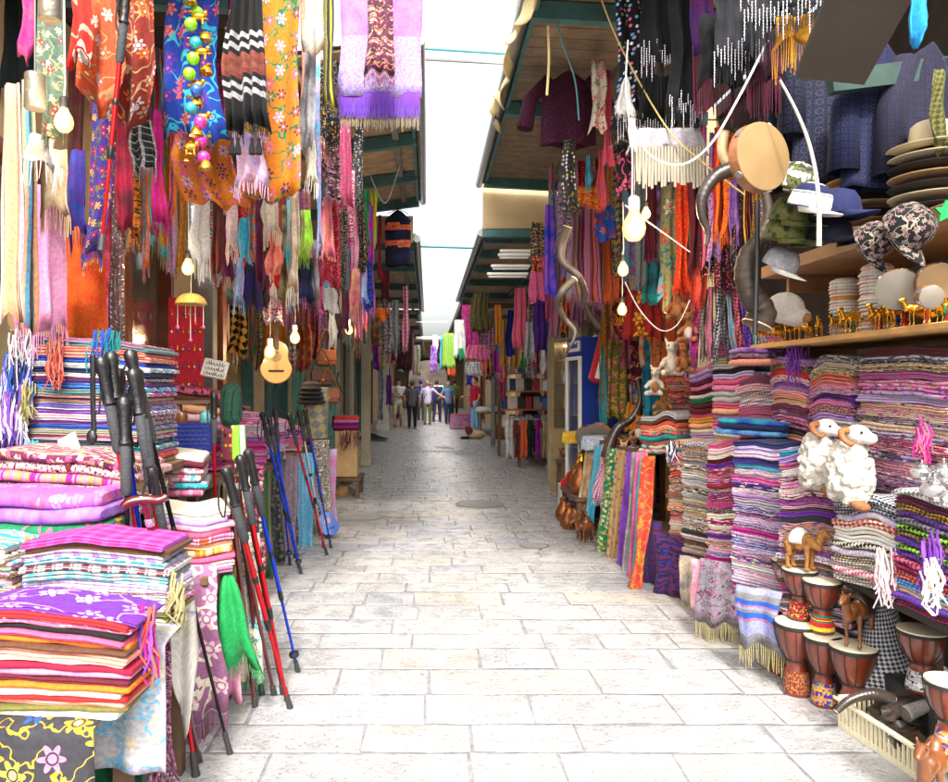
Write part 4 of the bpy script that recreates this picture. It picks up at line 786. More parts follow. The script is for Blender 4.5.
# left third row, sequinned, along the street edge
L3 = [(319, 341, 145, 198, 5.0, ('jam', 'plum', 'blush', 'charcoal'), 'plum and cream patterned scarf with beaded hem', .03), (320, 333, 198, 255, 5.2, ('plain', 'salmon', 'rose'), 'salmon scarf below the plum one', .03),
 (322, 340, 200, 284, 5.4, ('sequin', 'a8182c', 'silver', 'rose', 'crimson'), 'red sequinned scarf in the left row', .02), (316, 324, 248, 310, 5.6, ('paisley', 'plum', 'rose'), 'thin plum scarf left of the red sequinned one', .03),
 (338, 348, 205, 290, 5.6, ('sequin', 'charcoal', 'gold', 'cream'), 'black and gold sequinned scarf next to the red one', .03), (338, 352, 120, 205, 5.3, ('sequin', 'rose', 'silver', 'magenta'), 'rose sequinned scarf under the lilac fringe', .03),
 (345, 356, 170, 245, 5.8, ('jam', 'magenta', 'rose', 'cream'), 'magenta brocade scarf in the left row', .03), (350, 358, 205, 268, 6.0, ('plain', 'blush', 'pink'), 'thin blush scarf in the left row', .02),
 (354, 364, 120, 210, 5.9, ('coin', 'charcoal', 'silver', 'khaki', 'white'), 'charcoal coin covered scarf below the lilac fringe', .03), (356, 366, 200, 270, 6.2, ('sequin', 'black', 'gold', 'silver'), 'long black gold beaded scarf in the left row', .03),
 (362, 370, 190, 245, 6.5, ('plain', 'green', 'emerald'), 'green silk scarf in the left row', 0), (365, 374, 205, 262, 6.7, ('plain', 'magenta', 'violet'), 'bright magenta silk scarf in the left row', 0), (360, 368, 265, 300, 6.3, ('plain', 'sky', 'lavender'), 'pale blue scarf end in the left row', .02),
 (364, 374, 260, 310, 7.0, ('stripeh', 'cobalt', 'navy'), 'cobalt striped scarf in the left row', .03), (370, 378, 190, 250, 7.0, ('plain', 'gold', 'lime'), 'thin gold green scarf in the left row', 0),
 (318, 338, 288, 312, 5.8, ('plain', 'white'), 'white cloth end below the red sequinned scarf', .0), (328, 336, 310, 345, 6.2, ('plain', 'white', 'cream'), 'narrow white cloth hanging left of the row bulb', .02), (340, 350, 290, 330, 6.4, ('plain', 'burgundy', 'plum'), 'burgundy scarf end near the row bulb', .02),
 (350, 360, 262, 312, 6.5, ('plain', 'rose', 'peach'), 'rose and peach scarf in the left row', .03), (330, 340, 285, 330, 6.6, ('plain', 'charcoal', 'brown'), 'dark scarf behind the white cloth end', .02)]
for (a, b_, t_, bo, Y, cs, c_, fr) in L3: hp(c_, a, b_, t_, bo, Y, cloth(*cs, s=1.3), fr=fr, group='scarves of the left street edge row', rz=rnd.uniform(-.3, .3))
# behind guitar and beyond, at shop fronts
L4 = [(262, 288, 322, 368, 8.8, ('plain', 'gold', 'orange'), 'golden yellow cloth behind the guitar', 0), (288, 296, 330, 372, 8.9, ('jam', 'teal', 'rose', 'cream'), 'teal flowered strip right of the guitar', 0), (296, 312, 325, 370, 8.4, ('flower', 'chestnut', 'gold', 'crimson'), 'brown embroidered cloth right of the guitar', .02),
 (312, 322, 300, 360, 8.6, ('sequin', 'maroon', 'rose', 'tan'), 'maroon bead strings behind the leather bags', .03), (262, 282, 298, 320, 7.6, ('jam', 'cobalt', 'white', 'coral'), 'small blue and white bordered cloth above the guitar', .03),
 (371, 381, 300, 345, 11, ('plain', 'tan', 'brown'), 'brown scarf behind the orange pouch', .02), (380, 391, 292, 355, 12, ('jam', 'blush', 'charcoal', 'silver'), 'pale speckled keffiyeh left of the black one', .06), (391, 400, 300, 350, 12.5, ('hound', 'white', 'black'), 'black and white keffiyeh on the left', .06),
 (402, 409, 286, 350, 12, ('check', 'crimson', 'rose', 'blush'), 'long rose red scarf at the left roof edge', .03), (373, 379, 338, 370, 13, ('plain', 'violet', 'indigo'), 'small violet scarf on the pale pillar', 0), (377, 382, 338, 370, 13.2, ('plain', 'coral', 'salmon'), 'small coral scarf on the pale pillar', 0), (381, 385, 345, 370, 13.4, ('plain', 'green', 'lime'), 'small green scarf on the pale pillar', 0),
 (396, 412, 330, 370, 15, ('plain', '1c1210', 'burgundy'), 'dark brown coat hanging in front of the far left roof', 0), (413, 421, 345, 375, 16, ('jam', 'khaki', 'silver', 'grey'), 'khaki scarf near the street end on the left', .02), (386, 392, 375, 405, 20, ('plain', 'purple', 'plum'), 'purple scarf beside the man in the white shirt', .0),
 (381, 391, 270, 300, 9.5, ('plain', 'burgundy', 'maroon'), 'dark red long coat beside the banded tunic', 0), (378, 382, 215, 280, 9, ('plain', 'crimson', 'maroon'), 'thin crimson cloth beside the banded tunic', 0),
 (378, 384, 365, 420, 17, ('plain', 'grey', 'silver'), 'grey roller curtain by the cream pillar', 0)]
for (a, b_, t_, bo, Y, cs, c_, fr) in L4: hp(c_, a, b_, t_, bo, Y, cloth(*cs), fr=fr, group='cloths hanging at the left shop fronts')
hp('orange and navy pouch hung on the left row', 372, 388, 308, 318, 9.5, cloth('stripev', 'orange', 'navy', 'orange'), group=LG, cat='pouch', topf=1, name='cloth_pouch', zig=.1)
# right far hangings
R1 = [(442, 455, 333, 368, 15.5, ('paisley', 'lime', 'khaki', 'emerald'), 'green embroidered panel hanging at the right roof edge', .0), (440, 444, 335, 370, 15.8, ('plain', 'sky', 'turquoise'), 'pale turquoise cloth behind the green panel', 0),
 (453, 465, 320, 358, 14, ('plain', 'white', 'silver'), 'white cloth twisted beside the green panel', 0), (458, 464, 348, 360, 13.9, ('plain', 'green', 'emerald'), 'small green scarf below the white one', 0), (471, 491, 293, 332, 12, ('paisley', '2c2c18', 'olive', 'brown'), 'dark olive carpet hanging from the right roof', .02),
 (460, 478, 305, 358, 14.5, ('flower', 'magenta', 'rose', 'mauve'), 'magenta flowered cloth behind the olive carpet', 0), (466, 490, 345, 361, 14, ('jam', 'rose', 'red', 'pink', 'mauve'), 'rose red patchwork cloth low under the right roof', 0), (478, 496, 328, 356, 15, ('jam', 'mauve', 'blush', 'plum'), 'mauve patchwork cloth under the olive carpet', 0),
 (494, 502, 305, 345, 12.2, ('plain', 'orange', 'gold'), 'orange scarf knotted under the right roof', .02), (506, 516, 310, 356, 12.4, ('plain', 'navy', 'cobalt'), 'navy dress hanging beside the orange scarf', 0), (500, 508, 320, 366, 12.8, ('plain', 'gold', 'tan'), 'gold cloth hanging beside the orange scarf', 0),
 (513, 528, 288, 346, 10.4, ('plain', 'd86478', 'rose'), 'long rose pink towel hanging from the right roof', .05), (524, 535, 322, 358, 10, ('paisley', 'grey', 'silver', 'white'), 'grey and white patterned towel below the rose pink one', .04), (532, 548, 298, 352, 10.5, ('plain', 'purple', 'indigo'), 'deep purple cloth right of the rose pink towel', 0),
 (540, 546, 350, 372, 10.2, ('plain', 'white', 'silver'), 'small white cloth near the beige pillar', .03), (465, 482, 362, 376, 16, ('jam', 'white', 'silver'), 'white lace cloth low under the far right roof', 0), (430, 437, 345, 372, 20, ('plain', 'purple', 'lilac'), 'purple scarf at the street end', .02), (432, 438, 335, 352, 22, ('plain', 'white', 'blush'), 'pale scarf at the street end', .02),
 (466, 472, 368, 385, 18, ('plain', 'indigo', 'cobalt'), 'dark blue scarf far under the right roof', 0), (498, 506, 378, 400, 14, ('plain', 'rose', 'plum'), 'rose scarf above the book shelves', 0), (486, 494, 340, 380, 18, ('plain', 'brown', 'tan'), 'brown coat far under the right roof', 0), (448, 456, 360, 376, 26, ('plain', 'orange', 'coral'), 'orange cloth at the street end', 0), (520, 528, 352, 368, 13, ('plain', 'lime', 'green'), 'small lime scarf beside the towels', 0), (492, 499, 350, 372, 13, ('plain', 'magenta', 'purple'), 'magenta scarf by the dark post', 0)]
for (a, b_, t_, bo, Y, cs, c_, fr) in R1: hp(c_, a, b_, t_, bo, Y, cloth(*cs), fr=fr, group='cloths hanging under the right roofs')
# right middle hangings
R2 = [(548, 558, 190, 290, 7.2, ('paisley', 'charcoal', 'silver', 'lavender'), 'grey paisley scarf behind the twisted horns', .05), (544, 556, 205, 295, 7.0, ('plain', 'violet', 'cobalt'), 'violet blue scarf behind the twisted horns', .02), (530, 545, 222, 262, 7.4, ('jam', 'charcoal', 'tan', 'black'), 'black and tan bundle at the left of the twisted horns', .0), (530, 543, 255, 276, 7.3, ('jam', 'orange', 'black', 'navy'), 'orange and black bundle left of the horns', 0),
 (528, 550, 272, 302, 7.1, ('hound', 'plum', 'rose'), 'plum dotted bag shaped cloth left of the horns', 0), (541, 547, 255, 285, 7.2, ('plain', 'maroon', 'rose'), 'maroon cloth beside the plum dotted cloth', 0), (562, 578, 140, 210, 5.6, ('coin', 'charcoal', 'silver', 'khaki', 'gold'), 'black net scarf hung with coins below the purple tunic', .05), (556, 572, 180, 245, 6.4, ('jam', 'grey', 'mauve', 'charcoal'), 'grey mauve scarf behind the first twisted horn', .05),
 (572, 586, 205, 300, 6.6, ('stripev', 'plum', 'mauve', 'tan'), 'long plum striped shawl behind the horn', .06), (582, 600, 208, 302, 6.5, ('stripev', 'mauve', 'brown', 'coral'), 'long mauve shawl with coral ends right of the horn', .06), (585, 592, 155, 188, 5.8, ('plain', 'sky', 'teal'), 'blue cloth below the floral panel', .02), (596, 608, 150, 205, 5.9, ('plain', 'coral', 'rose'), 'coral cloth behind the white floral panel', .02),
 (590, 606, 60, 130, 5.4, ('flower', 'cream', 'coral', 'emerald', 'rose'), 'cream floral silk panel next to the purple tunic', .0), (602, 612, 70, 165, 5.5, ('plain', 'e05060', 'rose'), 'coral pink silk strip beside the cream panel', 0), (594, 618, 205, 240, 6.2, ('flower', 'blue', 'orange', 'turquoise', 'crimson'), 'blue and orange batik cloth behind the big bulb', .0), (576, 606, 185, 206, 6, ('jam', 'orange', 'red', 'gold'), 'orange sequinned valance above the batik cloth', .03),
 (614, 632, 145, 192, 4.6, ('flower', '14101a', 'crimson', 'rose'), 'black panel with red embroidered motifs below the white collar', .0), (645, 658, 180, 260, 5.6, ('plain', 'maroon', 'burgundy'), 'dark maroon cloth right of the big bulb', 0), (600, 620, 240, 300, 6.8, ('plain', 'orange', 'coral'), 'orange cloth behind the middle bulb', .03), (612, 632, 255, 335, 6.9, ('flower', 'maroon', 'gold', 'orange'), 'maroon cloth with golden flowers behind the middle bulb', 0),
 (622, 662, 290, 338, 6.4, ('bloom', '8c2010', 'gold', 'orange', 'crimson'), 'dark red tunic hem with golden flowers and orange border', .0), (644, 662, 262, 304, 6.2, ('plain', '1c4450', 'teal'), 'dark teal cloth left of the batik dress', 0), (660, 676, 230, 300, 5.9, ('flower', 'sky', 'coral', 'gold', 'emerald'), 'sky blue batik dress above the plush animals', 0), (662, 682, 185, 310, 5.6, ('bloom', 'khaki', 'coral', 'cream', 'teal'), 'khaki dress with coral blossoms above the plush animals', 0),
 (676, 690, 170, 290, 5.3, ('sequin', 'd83018', 'gold', 'orange'), 'red orange beaded scarf left of the black horn', .05), (688, 706, 200, 300, 5.2, ('plain', 'e04020', 'coral'), 'red orange silk scarf behind the black horn', .06), (702, 718, 195, 270, 5.1, ('sequin', '3c0c1c', 'silver', 'blush', 'white'), 'wine scarf with silver sequins behind the black horn', .08), (716, 732, 200, 290, 5.0, ('sequin', 'burgundy', 'silver', 'rose'), 'burgundy beaded scarf beside the lilac one', .05), (728, 741, 180, 240, 4.7, ('plain', 'lilac', 'violet'), 'lilac silk scarf left of the big curled horn', .04),
 (738, 750, 150, 260, 5.0, ('plain', 'charcoal', 'navy'), 'charcoal scarf behind the big curled horn', 0), (748, 764, 290, 345, 4.9, ('jam', 'sky', 'cobalt', 'silver'), 'blue silver scarf behind the big curled horn', .1), (676, 700, 140, 172, 5.4, ('plain', 'crimson', 'orange'), 'crimson orange cloth above the black horn', 0), (632, 660, 228, 262, 6.8, ('jam', 'brown', 'orange', 'rose'), 'brown brocade behind the bulb', 0),
 (606, 628, 340, 418, 7.6, ('flower', 'olive', 'rose', 'gold'), 'long olive scarf with rose flowers beside the fridge', .02), (600, 610, 345, 430, 7.9, ('paisley', 'teal', 'turquoise', 'khaki'), 'teal scarf beside the blue fridge', .02), (628, 644, 340, 385, 7.4, ('flower', 'burgundy', 'rose', 'gold'), 'burgundy scarf with rose vines next to the olive one', 0), (628, 644, 382, 405, 7.45, ('bloom', 'grey', 'blue', 'gold'), 'grey blue batik cloth below the burgundy scarf', 0), (626, 642, 402, 432, 7.5, ('plain', 'gold', 'orange'), 'gold brown cloth below the grey blue batik', 0), (642, 660, 340, 418, 7.3, ('plain', '14608c', 'turquoise'), 'long peacock blue scarf next to the burgundy one', 0), (656, 668, 335, 385, 7.0, ('jam', 'chestnut', 'orange', 'tan'), 'chestnut scarf behind the plush animals', 0)]
for (a, b_, t_, bo, Y, cs, c_, fr) in R2: hp(c_, a, b_, t_, bo, Y, cloth(*cs), fr=fr, group='cloths hanging over the right stall', rz=rnd.uniform(-.15, .15))
# fillers: narrow scarves packed close together
def fill(where, xa, xb, n, ytop, ybot, Ya, Yb, pal, grp, seed, kinds=('plain', 'plain', 'jam', 'stripev', 'sequin', 'paisley')):
    r = random.Random(seed); sp = []
    for i in range(n):
        f = (i+.5)/n; x = xa+(xb-xa)*f+r.uniform(-2, 2); w_ = (xb-xa)/n*r.uniform(.8, 1.5); k = r.choice(kinds); cs = r.sample(pal, 3); t_ = ytop(f)+r.uniform(-6, 6); bo = ybot(f)+r.uniform(-24, 24)*min(1, 6/Ya)
        hp(f'narrow {cs[0]} {PW[k]} scarf, {ORD[i] if i else "leftmost"}{" from left" if i else ""} {where}', x-w_/2, x+w_/2, t_, bo, Ya+(Yb-Ya)*f, cloth(k, *cs), fr=r.choice([0, .05, .08]), group=grp, rz=r.uniform(-.3, .3))
warm = ['orange', 'coral', 'rose', 'pink', 'cream', 'salmon', 'gold', 'red', 'blush', 'magenta', 'turquoise', 'lilac', 'beige', 'maroon']
fill('in the low row across the left shop fronts', 215, 345, 15, lambda f: 288+10*f, lambda f: 345-5*f, 8.6, 9.8, warm+['teal', 'brown', 'green', 'lilac'], 'low row across the left shop fronts', 21)
fill('in the back row over the left stall', 128, 312, 22, lambda f: 130+60*f, lambda f: 245+40*f, 4.9, 5.6, warm, 'back row of scarves over the left stall', 1)
fill('in the top back row at upper left', 24, 330, 18, lambda f: -30, lambda f: 110+20*f, 4.3, 4.9, warm, 'top back row at the upper left', 2)
fill('in the shadowed row under the left roof', 318, 372, 10, lambda f: 170+50*f, lambda f: 310+15*f, 6.4, 9, warm+['green', 'sky', 'violet'], 'row under the left roof', 3)
fill('in the back row left of the fridge', 548, 700, 16, lambda f: 170-40*f, lambda f: 285+15*f, 7.4, 6.0, warm+['brown', 'plum', 'sky', 'navy'], 'back row over the right stall', 4)
fill('in the lower row behind the plush toys', 600, 700, 9, lambda f: 290, lambda f: 380, 8.0, 6.6, warm+['brown', 'teal', 'olive'], 'lower row behind the plush toys', 5)
fill('in the far row under the lower right roof', 478, 548, 10, lambda f: 325-25*f, lambda f: 372, 17, 11.5, warm+['navy', 'green', 'white', 'purple'], 'far row under the right roof', 6)
fill('in the far row on the left side', 372, 414, 9, lambda f: 325, lambda f: 362, 14, 24, warm+['navy', 'white', 'purple', 'grey'], 'far row on the left side', 7)
fill('beside the teal doors behind the earring board', 206, 262, 8, lambda f: 300, lambda f: 352, 7.6, 8.6, ['turquoise', 'maroon', 'gold', 'coral', 'cream', 'plum', 'orange', 'green'], 'scarves beside the teal doors', 11)
fill('in the row above the lit cabinet', 546, 602, 9, lambda f: 255, lambda f: 322, 9.9, 8.4, ['mauve', 'brown', 'plum', 'coral', 'tan', 'rose', 'navy', 'orange', 'grey'], 'row above the lit cabinet', 12)
fill('in the row over the mint shutters', 322, 372, 9, lambda f: 285, lambda f: 345, 10, 14, warm+['teal', 'navy', 'white'], 'row over the mint shutters', 13)
fill('in the row behind the frame drum', 690, 770, 9, lambda f: 130, lambda f: 250, 5.2, 4.4, ['red', 'orange', 'plum', 'maroon', 'rose', 'charcoal', 'lilac', 'burgundy', 'gold'], 'row behind the frame drum', 8)
# black shawls with coins, top right
R3 = [(614, 652, -20, 125, 4.4, ('coin', 'black', 'white', 'rose', 'silver', 'sky', 'lavender'), 'black shawl with round white and coloured discs', .12, {}), (640, 676, -20, 60, 4.1, ('plain', 'black', '1c1c20'), 'black shawl with thin silver threads beside the disc shawl', .25, {}), (636, 672, 75, 130, 4.3, ('plain', 'black'), 'black cloth below the disc shawl', .0, {}), (668, 700, -20, 110, 4.0, ('plain', 'black', '202024'), 'long black shawl with sparse silver beads', .08, {}),
 (686, 714, -20, 50, 3.9, ('plain', 'indigo', 'plum'), 'purple shawl with a rose fringe at the top right', .32, dict(frm='8c3c5c')), (700, 740, 15, 85, 3.75, ('plain', 'charcoal', 'black'), 'black shawl over a long dusty rose fringe', .16, dict(frm='7c3450')), (712, 760, -20, 62, 3.55, ('plain', '101218', 'charcoal'), 'black bead fringed shawl left of the curtain of white beads', .1, {}), (738, 790, -20, 20, 3.35, ('plain', '101218', 'charcoal'), 'top right black shawl with long strings of white beads', .18, dict(beads=1)),
 (742, 792, 30, 80, 3.6, ('plain', '201014', 'plum'), 'dark shawl with dusty rose fringe above the frame drum', .18, dict(frm='7c3450')), (780, 832, -20, 6, 3.2, ('plain', '101218', 'charcoal'), 'rightmost black shawl with white beads by the plywood', .1, dict(beads=1)), (778, 812, 15, 42, 3.3, ('plain', 'b87818', 'gold'), 'amber shawl end with ragged fringe at the top right', .14, {})]
for (a, b_, t_, bo, Y, cs, c_, fr, kw) in R3:
    bd = kw.pop('beads', 0); fm = kw.pop('frm', None); o = hp(c_, a, b_, t_, bo, Y, cloth(*cs), fr=fr, frm=cloth('plain', fm) if fm else None, group='black fringed shawls at the top right', topf=1, **kw)
    if bd or 'bead' in c_ or 'disc' in c_:
        q = W(b_, bo, Y)-W(a, bo, Y); zz = W(a, bo, Y).z-W(a, t_, Y).z
        for i in range(15):
            x = (i/14-.5)*q.x; L_ = rnd.uniform(.04, .17); z = zz+rnd.uniform(0, .1)
            f = MB(); f.tube([(x, -.03, z), (x, -.03, z-L_)], .001, 4)
            for k in range(int(L_/.014)): f.ell((x+rnd.uniform(-.001, .001), -.03, z-k*.014), (.003, .003, .0048), n=6)
            f.build('bead_string', pmat('pearly bead', 'e8e8f0', .2, .3, var=0), o)
# white shirt with thick white tassels
o = hp('white shirt front with thick cream tassels below the black shawls', 633, 706, 128, 150, 4.0, cloth('plain', 'b4b0b4', 'a8a0ac'), topf=.85, group='cloths hanging over the right stall', cat='shirt', name='white_shirt', A=.008)
f = MB()
for i in range(22):
    x = (i/21-.5)*.36; f.tube([(x, -.01, -.1), (x, -.012, -.2), (x+rnd.uniform(-.004, .004), -.01, -.31+rnd.uniform(-.02, .02))], [.007, .0085, .0075], 6)
f.build('tassels', cloth('plain', 'b8b09c', 'a8a08c'), o)
hp('white pointed cloth tip beside the disc shawl', 618, 634, 78, 118, 4.05, cloth('plain', 'bcbab6'), topf=.2, botf=1.2, zig=-.05, group='cloths hanging over the right stall', cat='cloth')
hp('narrow white sleeve hanging beside the black embroidered panel', 628, 636, 118, 150, 3.95, cloth('plain', 'bcbab6'), group='cloths hanging over the right stall', cat='cloth')
# fanned grey scarves above the pastel stacks
for i, (x, c1, c2, nm) in enumerate(((699, 'magenta', 'plum', 'magenta'), (705, 'grey', 'brown', 'grey brown'), (711, 'rose', 'grey', 'dull rose'), (717, 'silver', 'navy', 'silver navy'), (723, 'grey', 'charcoal', 'dark grey'), (729, 'sky', 'silver', 'pale blue'), (735, 'brown', 'rose', 'brown rose'), (741, 'indigo', 'violet', 'indigo'), (747, 'turquoise', 'silver', 'turquoise silver'), (752, 'lavender', 'grey', 'lavender grey'))):
    hp(f'{nm} knitted scarf draped in the fan above the pastel piles', x-4, x+4, 283+abs(i-4)*2, 358-i, 5.3-i*.05, cloth('hound', c1, c2, s=.8), fr=.06, group='fan of knitted scarves', lean=-.06+.01*i, tilt=-.1)
# garments with sleeves
def garment(label, px, top, bot, Y, wsh, whem, m, name='tunic', sleeve=.3, slen=.45, rz=0, group='garments hanging in the market', band=None, openf=False, hanger=False):
    c = W(px, top, Y); H = (bot-top)*Y/740; t = thing(name, label, name.replace('_', ' '), c, rz, group); ph = rnd.uniform(0, 6)
    def fn(u, v):
        a = 2*PI*u; hw = wsh*(.35+.65*min(1, v*7)) + (whem-wsh)*v; hd = .035+.03*v+.012*math.sin(a*5+ph)*(v**.5)
        return Vector((hw*math.cos(a)*(1+.05*math.sin(a*4+ph)*v), hd*math.sin(a), -H*v-(.03*abs(math.cos(a)) if v < .2 else 0)+.012*math.sin(a*3+ph)*v))
    b = MB(); b.grid(fn, 40, 22, lambda u, v: (u*whem*4, v*H)); o = b.build('body_cloth', m if not band else [m, band], t, solid=.004, ang=80)
    if band:
        for p in o.data.polygons:
            z = -p.center.z/H; p.material_index = 1 if (.25 < z < .36 or .55 < z < .66) else 0
    if sleeve:
        for s_ in (-1, 1):
            b = MB(); b.tube([(s_*wsh*.75, 0, -.06), (s_*(wsh+sleeve*.35), .01, -.06-slen*.4), (s_*(wsh+sleeve*.5), 0, -.06-slen)], [.05, .055, .065], 12, cap=False); b.build('sleeve', m, t, solid=.004)
    if hanger:
        b = MB(); b.tube([(-wsh*.8, 0, -.05), (0, 0, 0.02), (wsh*.8, 0, -.05)], .006, 6); b.tube([(0, 0, .02), (0, 0, .06), (.02, 0, .08), (.03, 0, .06)], .004, 6); b.build('hanger', blackp, t)
    return t
garment('black tunic with two orange bands on a hanger at the left roof end', 398, 210, 266, 9.6, .17, .17, cloth('plain', 'black', 'navy'), sleeve=0, band=cloth('jam', 'd84830', 'orange', 'salmon'), hanger=True)
garment('dark purple flowered tunic under the upper right roof', 568, 72, 146, 6.0, .2, .22, cloth('paisley', '3c1c2c', 'plum', 'burgundy'), slen=.4)
garment('navy printed robe left of the plywood canopy', 830, 22, 185, 3.6, .13, .2, cloth('dots', '0e1228', '2c3854', '40384f', s=1.4), name='robe', slen=.5, sleeve=.12)
garment('navy robe with fine dots behind the hats', 880, 45, 190, 3.25, .11, .17, cloth('dots', '0c1030', '182050', '2a3050', s=2), name='robe', slen=.5, sleeve=.1)
garment('rightmost navy robe behind the top hat', 927, 45, 175, 3.15, .11, .15, cloth('dots', '0e112c', '382a30', '1c2450', s=2), name='robe', slen=.5, sleeve=.1)
garment('dark blue printed robe behind the white curved horn', 798, 75, 190, 3.75, .1, .13, cloth('dots', '0c1226', '143c48', '2c3848', s=1.5), name='robe', slen=.4, sleeve=.08)
hp('olive green dotted cloth at the right frame edge', 930, 950, 70, 150, 2.9, cloth('hound', 'olive', '3c4020'), group='cloths hanging over the right stall')
hp('bright sky blue satin scarf end with beads at the top right', 907, 930, -20, 42, 2.3, cloth('plain', '1c90d0', '30a0d8'), topf=.8, botf=.9, group='cloths hanging over the right stall', zig=-.02)
# ================================================================ LAMPS
bulbm = emit('lit bulb glass', 'ffc464', .95)
def bulb(label, px, py, Y, r_, cord_top=None, power=6, col=(1, .72, .42)):
    c = W(px, py, Y); t = thing('light_bulb', label, 'light bulb', c, 0, 'bare bulbs over the stalls')
    b = MB(); b.lathe([(.001, -r_*1.15), (r_*.5, -r_*1.05), (r_*.87, -r_*.6), (r_, 0), (r_*.85, r_*.6), (r_*.5, r_*1.2), (r_*.38, r_*1.6)], 20); b.build('glass_bulb', bulbm, t)
    b = MB(); b.lathe([(r_*.42, r_*1.5), (r_*.5, r_*1.7), (r_*.5, r_*2.6), (r_*.3, r_*2.8), (.001, r_*2.85)], 14); sk_ = b.build('socket', whitep if r_ > .04 else blackp, t)
    b = MB(); b.tube([(0, 0, r_*2.7), (.004, 0, r_*4), (0, 0, (cord_top or .35)+r_*3)], .003, 6); b.build('cord', whitep, sk_)
    l = bpy.data.lights.new('bulb_light', 'POINT'); l.energy = power*.35; l.color = col; l.shadow_soft_size = r_; lo = bpy.data.objects.new('bulb_light', l); S.collection.objects.link(lo); lo.parent = t; lo.location = (0, -r_*1.6, -r_*.4)
bulb('near left bare bulb glowing beside the sage green scarf', 64, 122, 2.6, .032, power=10)
bulb('bulb behind the hanging shells left of the earring board', 188, 268, 4.4, .036, power=10)
bulb('bulb glowing in front of the guitar neck', 270, 352, 7.4, .05, power=14)
bulb('bulb right of the guitar', 295, 338, 7.6, .05, power=14)
bulb('small bulb beside the narrow white cloth on the left row', 349, 330, 8.5, .045, power=12)
bulb('largest bulb hanging over the right stall', 634, 228, 4.6, .072, power=16)
bulb('middle bulb with black socket below the largest one', 623, 270, 5.0, .036, power=12)
bulb('lowest of the three bulbs over the right stall', 622, 310, 5.8, .036, power=12)
bulb('slim bulb just behind the largest bulb', 646, 214, 4.9, .03, power=8)
t = thing('tube_bulb', 'white compact tube lamp hanging among the ivory lace', 'light bulb', W(196, 218, 4.1)); b = MB()
for a in range(3): b.cap((.014*math.cos(a*2.1), .014*math.sin(a*2.1), -.05), (.014*math.cos(a*2.1), .014*math.sin(a*2.1), .06), .012, .012)
b.build('tube', emit('cool tube', 'f4f6ff', 2), t); b = MB(); b.lathe([(.03, .06), (.034, .1), (.02, .15), (.001, .152)], 14); b.build('socket', whitep, t)
b = MB(); b.tube([(0, 0, .14), (0, 0, .5)], .003, 6); b.build('cord', whitep, t)
# metal lamp shades hanging top left
for (px, py, Y, lb) in ((50, 2, 2.45, 'upper dented metal lamp shade at the top left'), (35, 92, 2.6, 'lower dented metal lamp shade in front of the sage green scarf')):
    t = thing('metal_shade', lb, 'lamp shade', W(px, py, Y), 0, 'metal shades at the top left'); b = MB()
    b.lathe([(.034, -.06), (.036, -.055), (.034, .06), (.028, .066), (.012, .068), (.001, .069)], 24); b.build('shade', pmat('dented tin', '8c8678', .4, .7, bump=.5, bs=40), t); b = MB(); b.tube([(0, 0, .068), (0, 0, .4)], .003, 6); b.build('cord', grwood, t)
# ================================================================ HORNS, DRUMS
hornd = pmat('polished dark horn', '342c26', .32, bump=.4, bs=22, var=.5, coat=.3); hornb = pmat('brown grey horn', '382c22', .6, bump=.6, bs=26, var=.5); horno = pmat('pale horn', 'b49c74', .3, bump=.3, bs=30, var=.3, coat=.3)
def smooth_pts(P, n=40):
    out = []
    for i in range(n+1):
        t = i/n*(len(P)-1); k = min(int(t), len(P)-2); f = t-k; p0, p1, p2, p3 = P[max(k-1, 0)], P[k], P[k+1], P[min(k+2, len(P)-1)]
        out.append(.5*((2*p1)+(-p0+p2)*f+(2*p0-5*p1+4*p2-p3)*f*f+(-p0+3*p1-3*p2+p3)*f**3))
    return out
def horn(label, pts, Y, r0, r1, m, ridge=.03, dy=None, name='ram_horn', mp=.0):
    P = [W(x, y, Y+(dy[i] if dy else 0)) for i, (x, y) in enumerate(pts)]; n = 60; Q = smooth_pts(P, n); rr = []
    for i in range(n+1): f = i/n; rr.append((r0*(1-f)+r1*f)*(1+ridge*math.sin(i*2.1)))
    c = Q[0]; b = MB(); b.tube([q-c for q in Q], rr, 14); t = thing(name, label, 'horn', c, 0, 'shofar horns hanging on the right'); b.build('horn_body', m, t)
    b = MB(); b.tube([Q[0]-c, Q[1]-c], [r0*1.08, r0*1.06], 14); b.build('rim', horno, t); return t
horn('twisted kudu horn ending behind its neighbour', [(568, 226), (562, 245), (563, 262), (578, 276), (585, 293), (583, 306)], 4.7, .029, .018, hornb, dy=[0, .03, 0, -.06, 0, .06])
horn('long twisted kudu horn with a dark pointed tip', [(574, 280), (562, 292), (558, 306), (566, 320), (575, 332), (571, 345), (566, 353)], 4.65, .028, .006, hornb, dy=[0, -.05, 0, .05, 0, -.03, 0])
horn('curved black horn below the frame drum', [(734, 168), (716, 176), (703, 195), (702, 215), (708, 232), (706, 246)], 3.7, .042, .008, hornd)
horn('big curled brown horn with a pale ribbed mouth', [(757, 326), (762, 312), (752, 296), (745, 275), (748, 255), (760, 238), (768, 220), (766, 198), (760, 186)], 3.6, .072, .016, hornb, ridge=.06)
horn('pale upper horn stub beside the frame drum', [(724, 132), (722, 150), (727, 165)], 3.75, .028, .022, horno)
horn('grey horn dangling beneath the coral ended shawl', [(584, 300), (590, 315), (600, 328)], 6.4, .02, .03, hornb)
horn('coiled dark horn lying in front of the olive scarf', [(637, 378), (640, 400), (632, 418), (618, 428), (610, 444), (607, 458)], 6.8, .014, .06, hornd)
cable('black leather strap hanging beside the big curled horn', [W(757, 200, 3.5), W(757, 260, 3.5), W(755, 335, 3.5)], .012, blackp, 'strap')
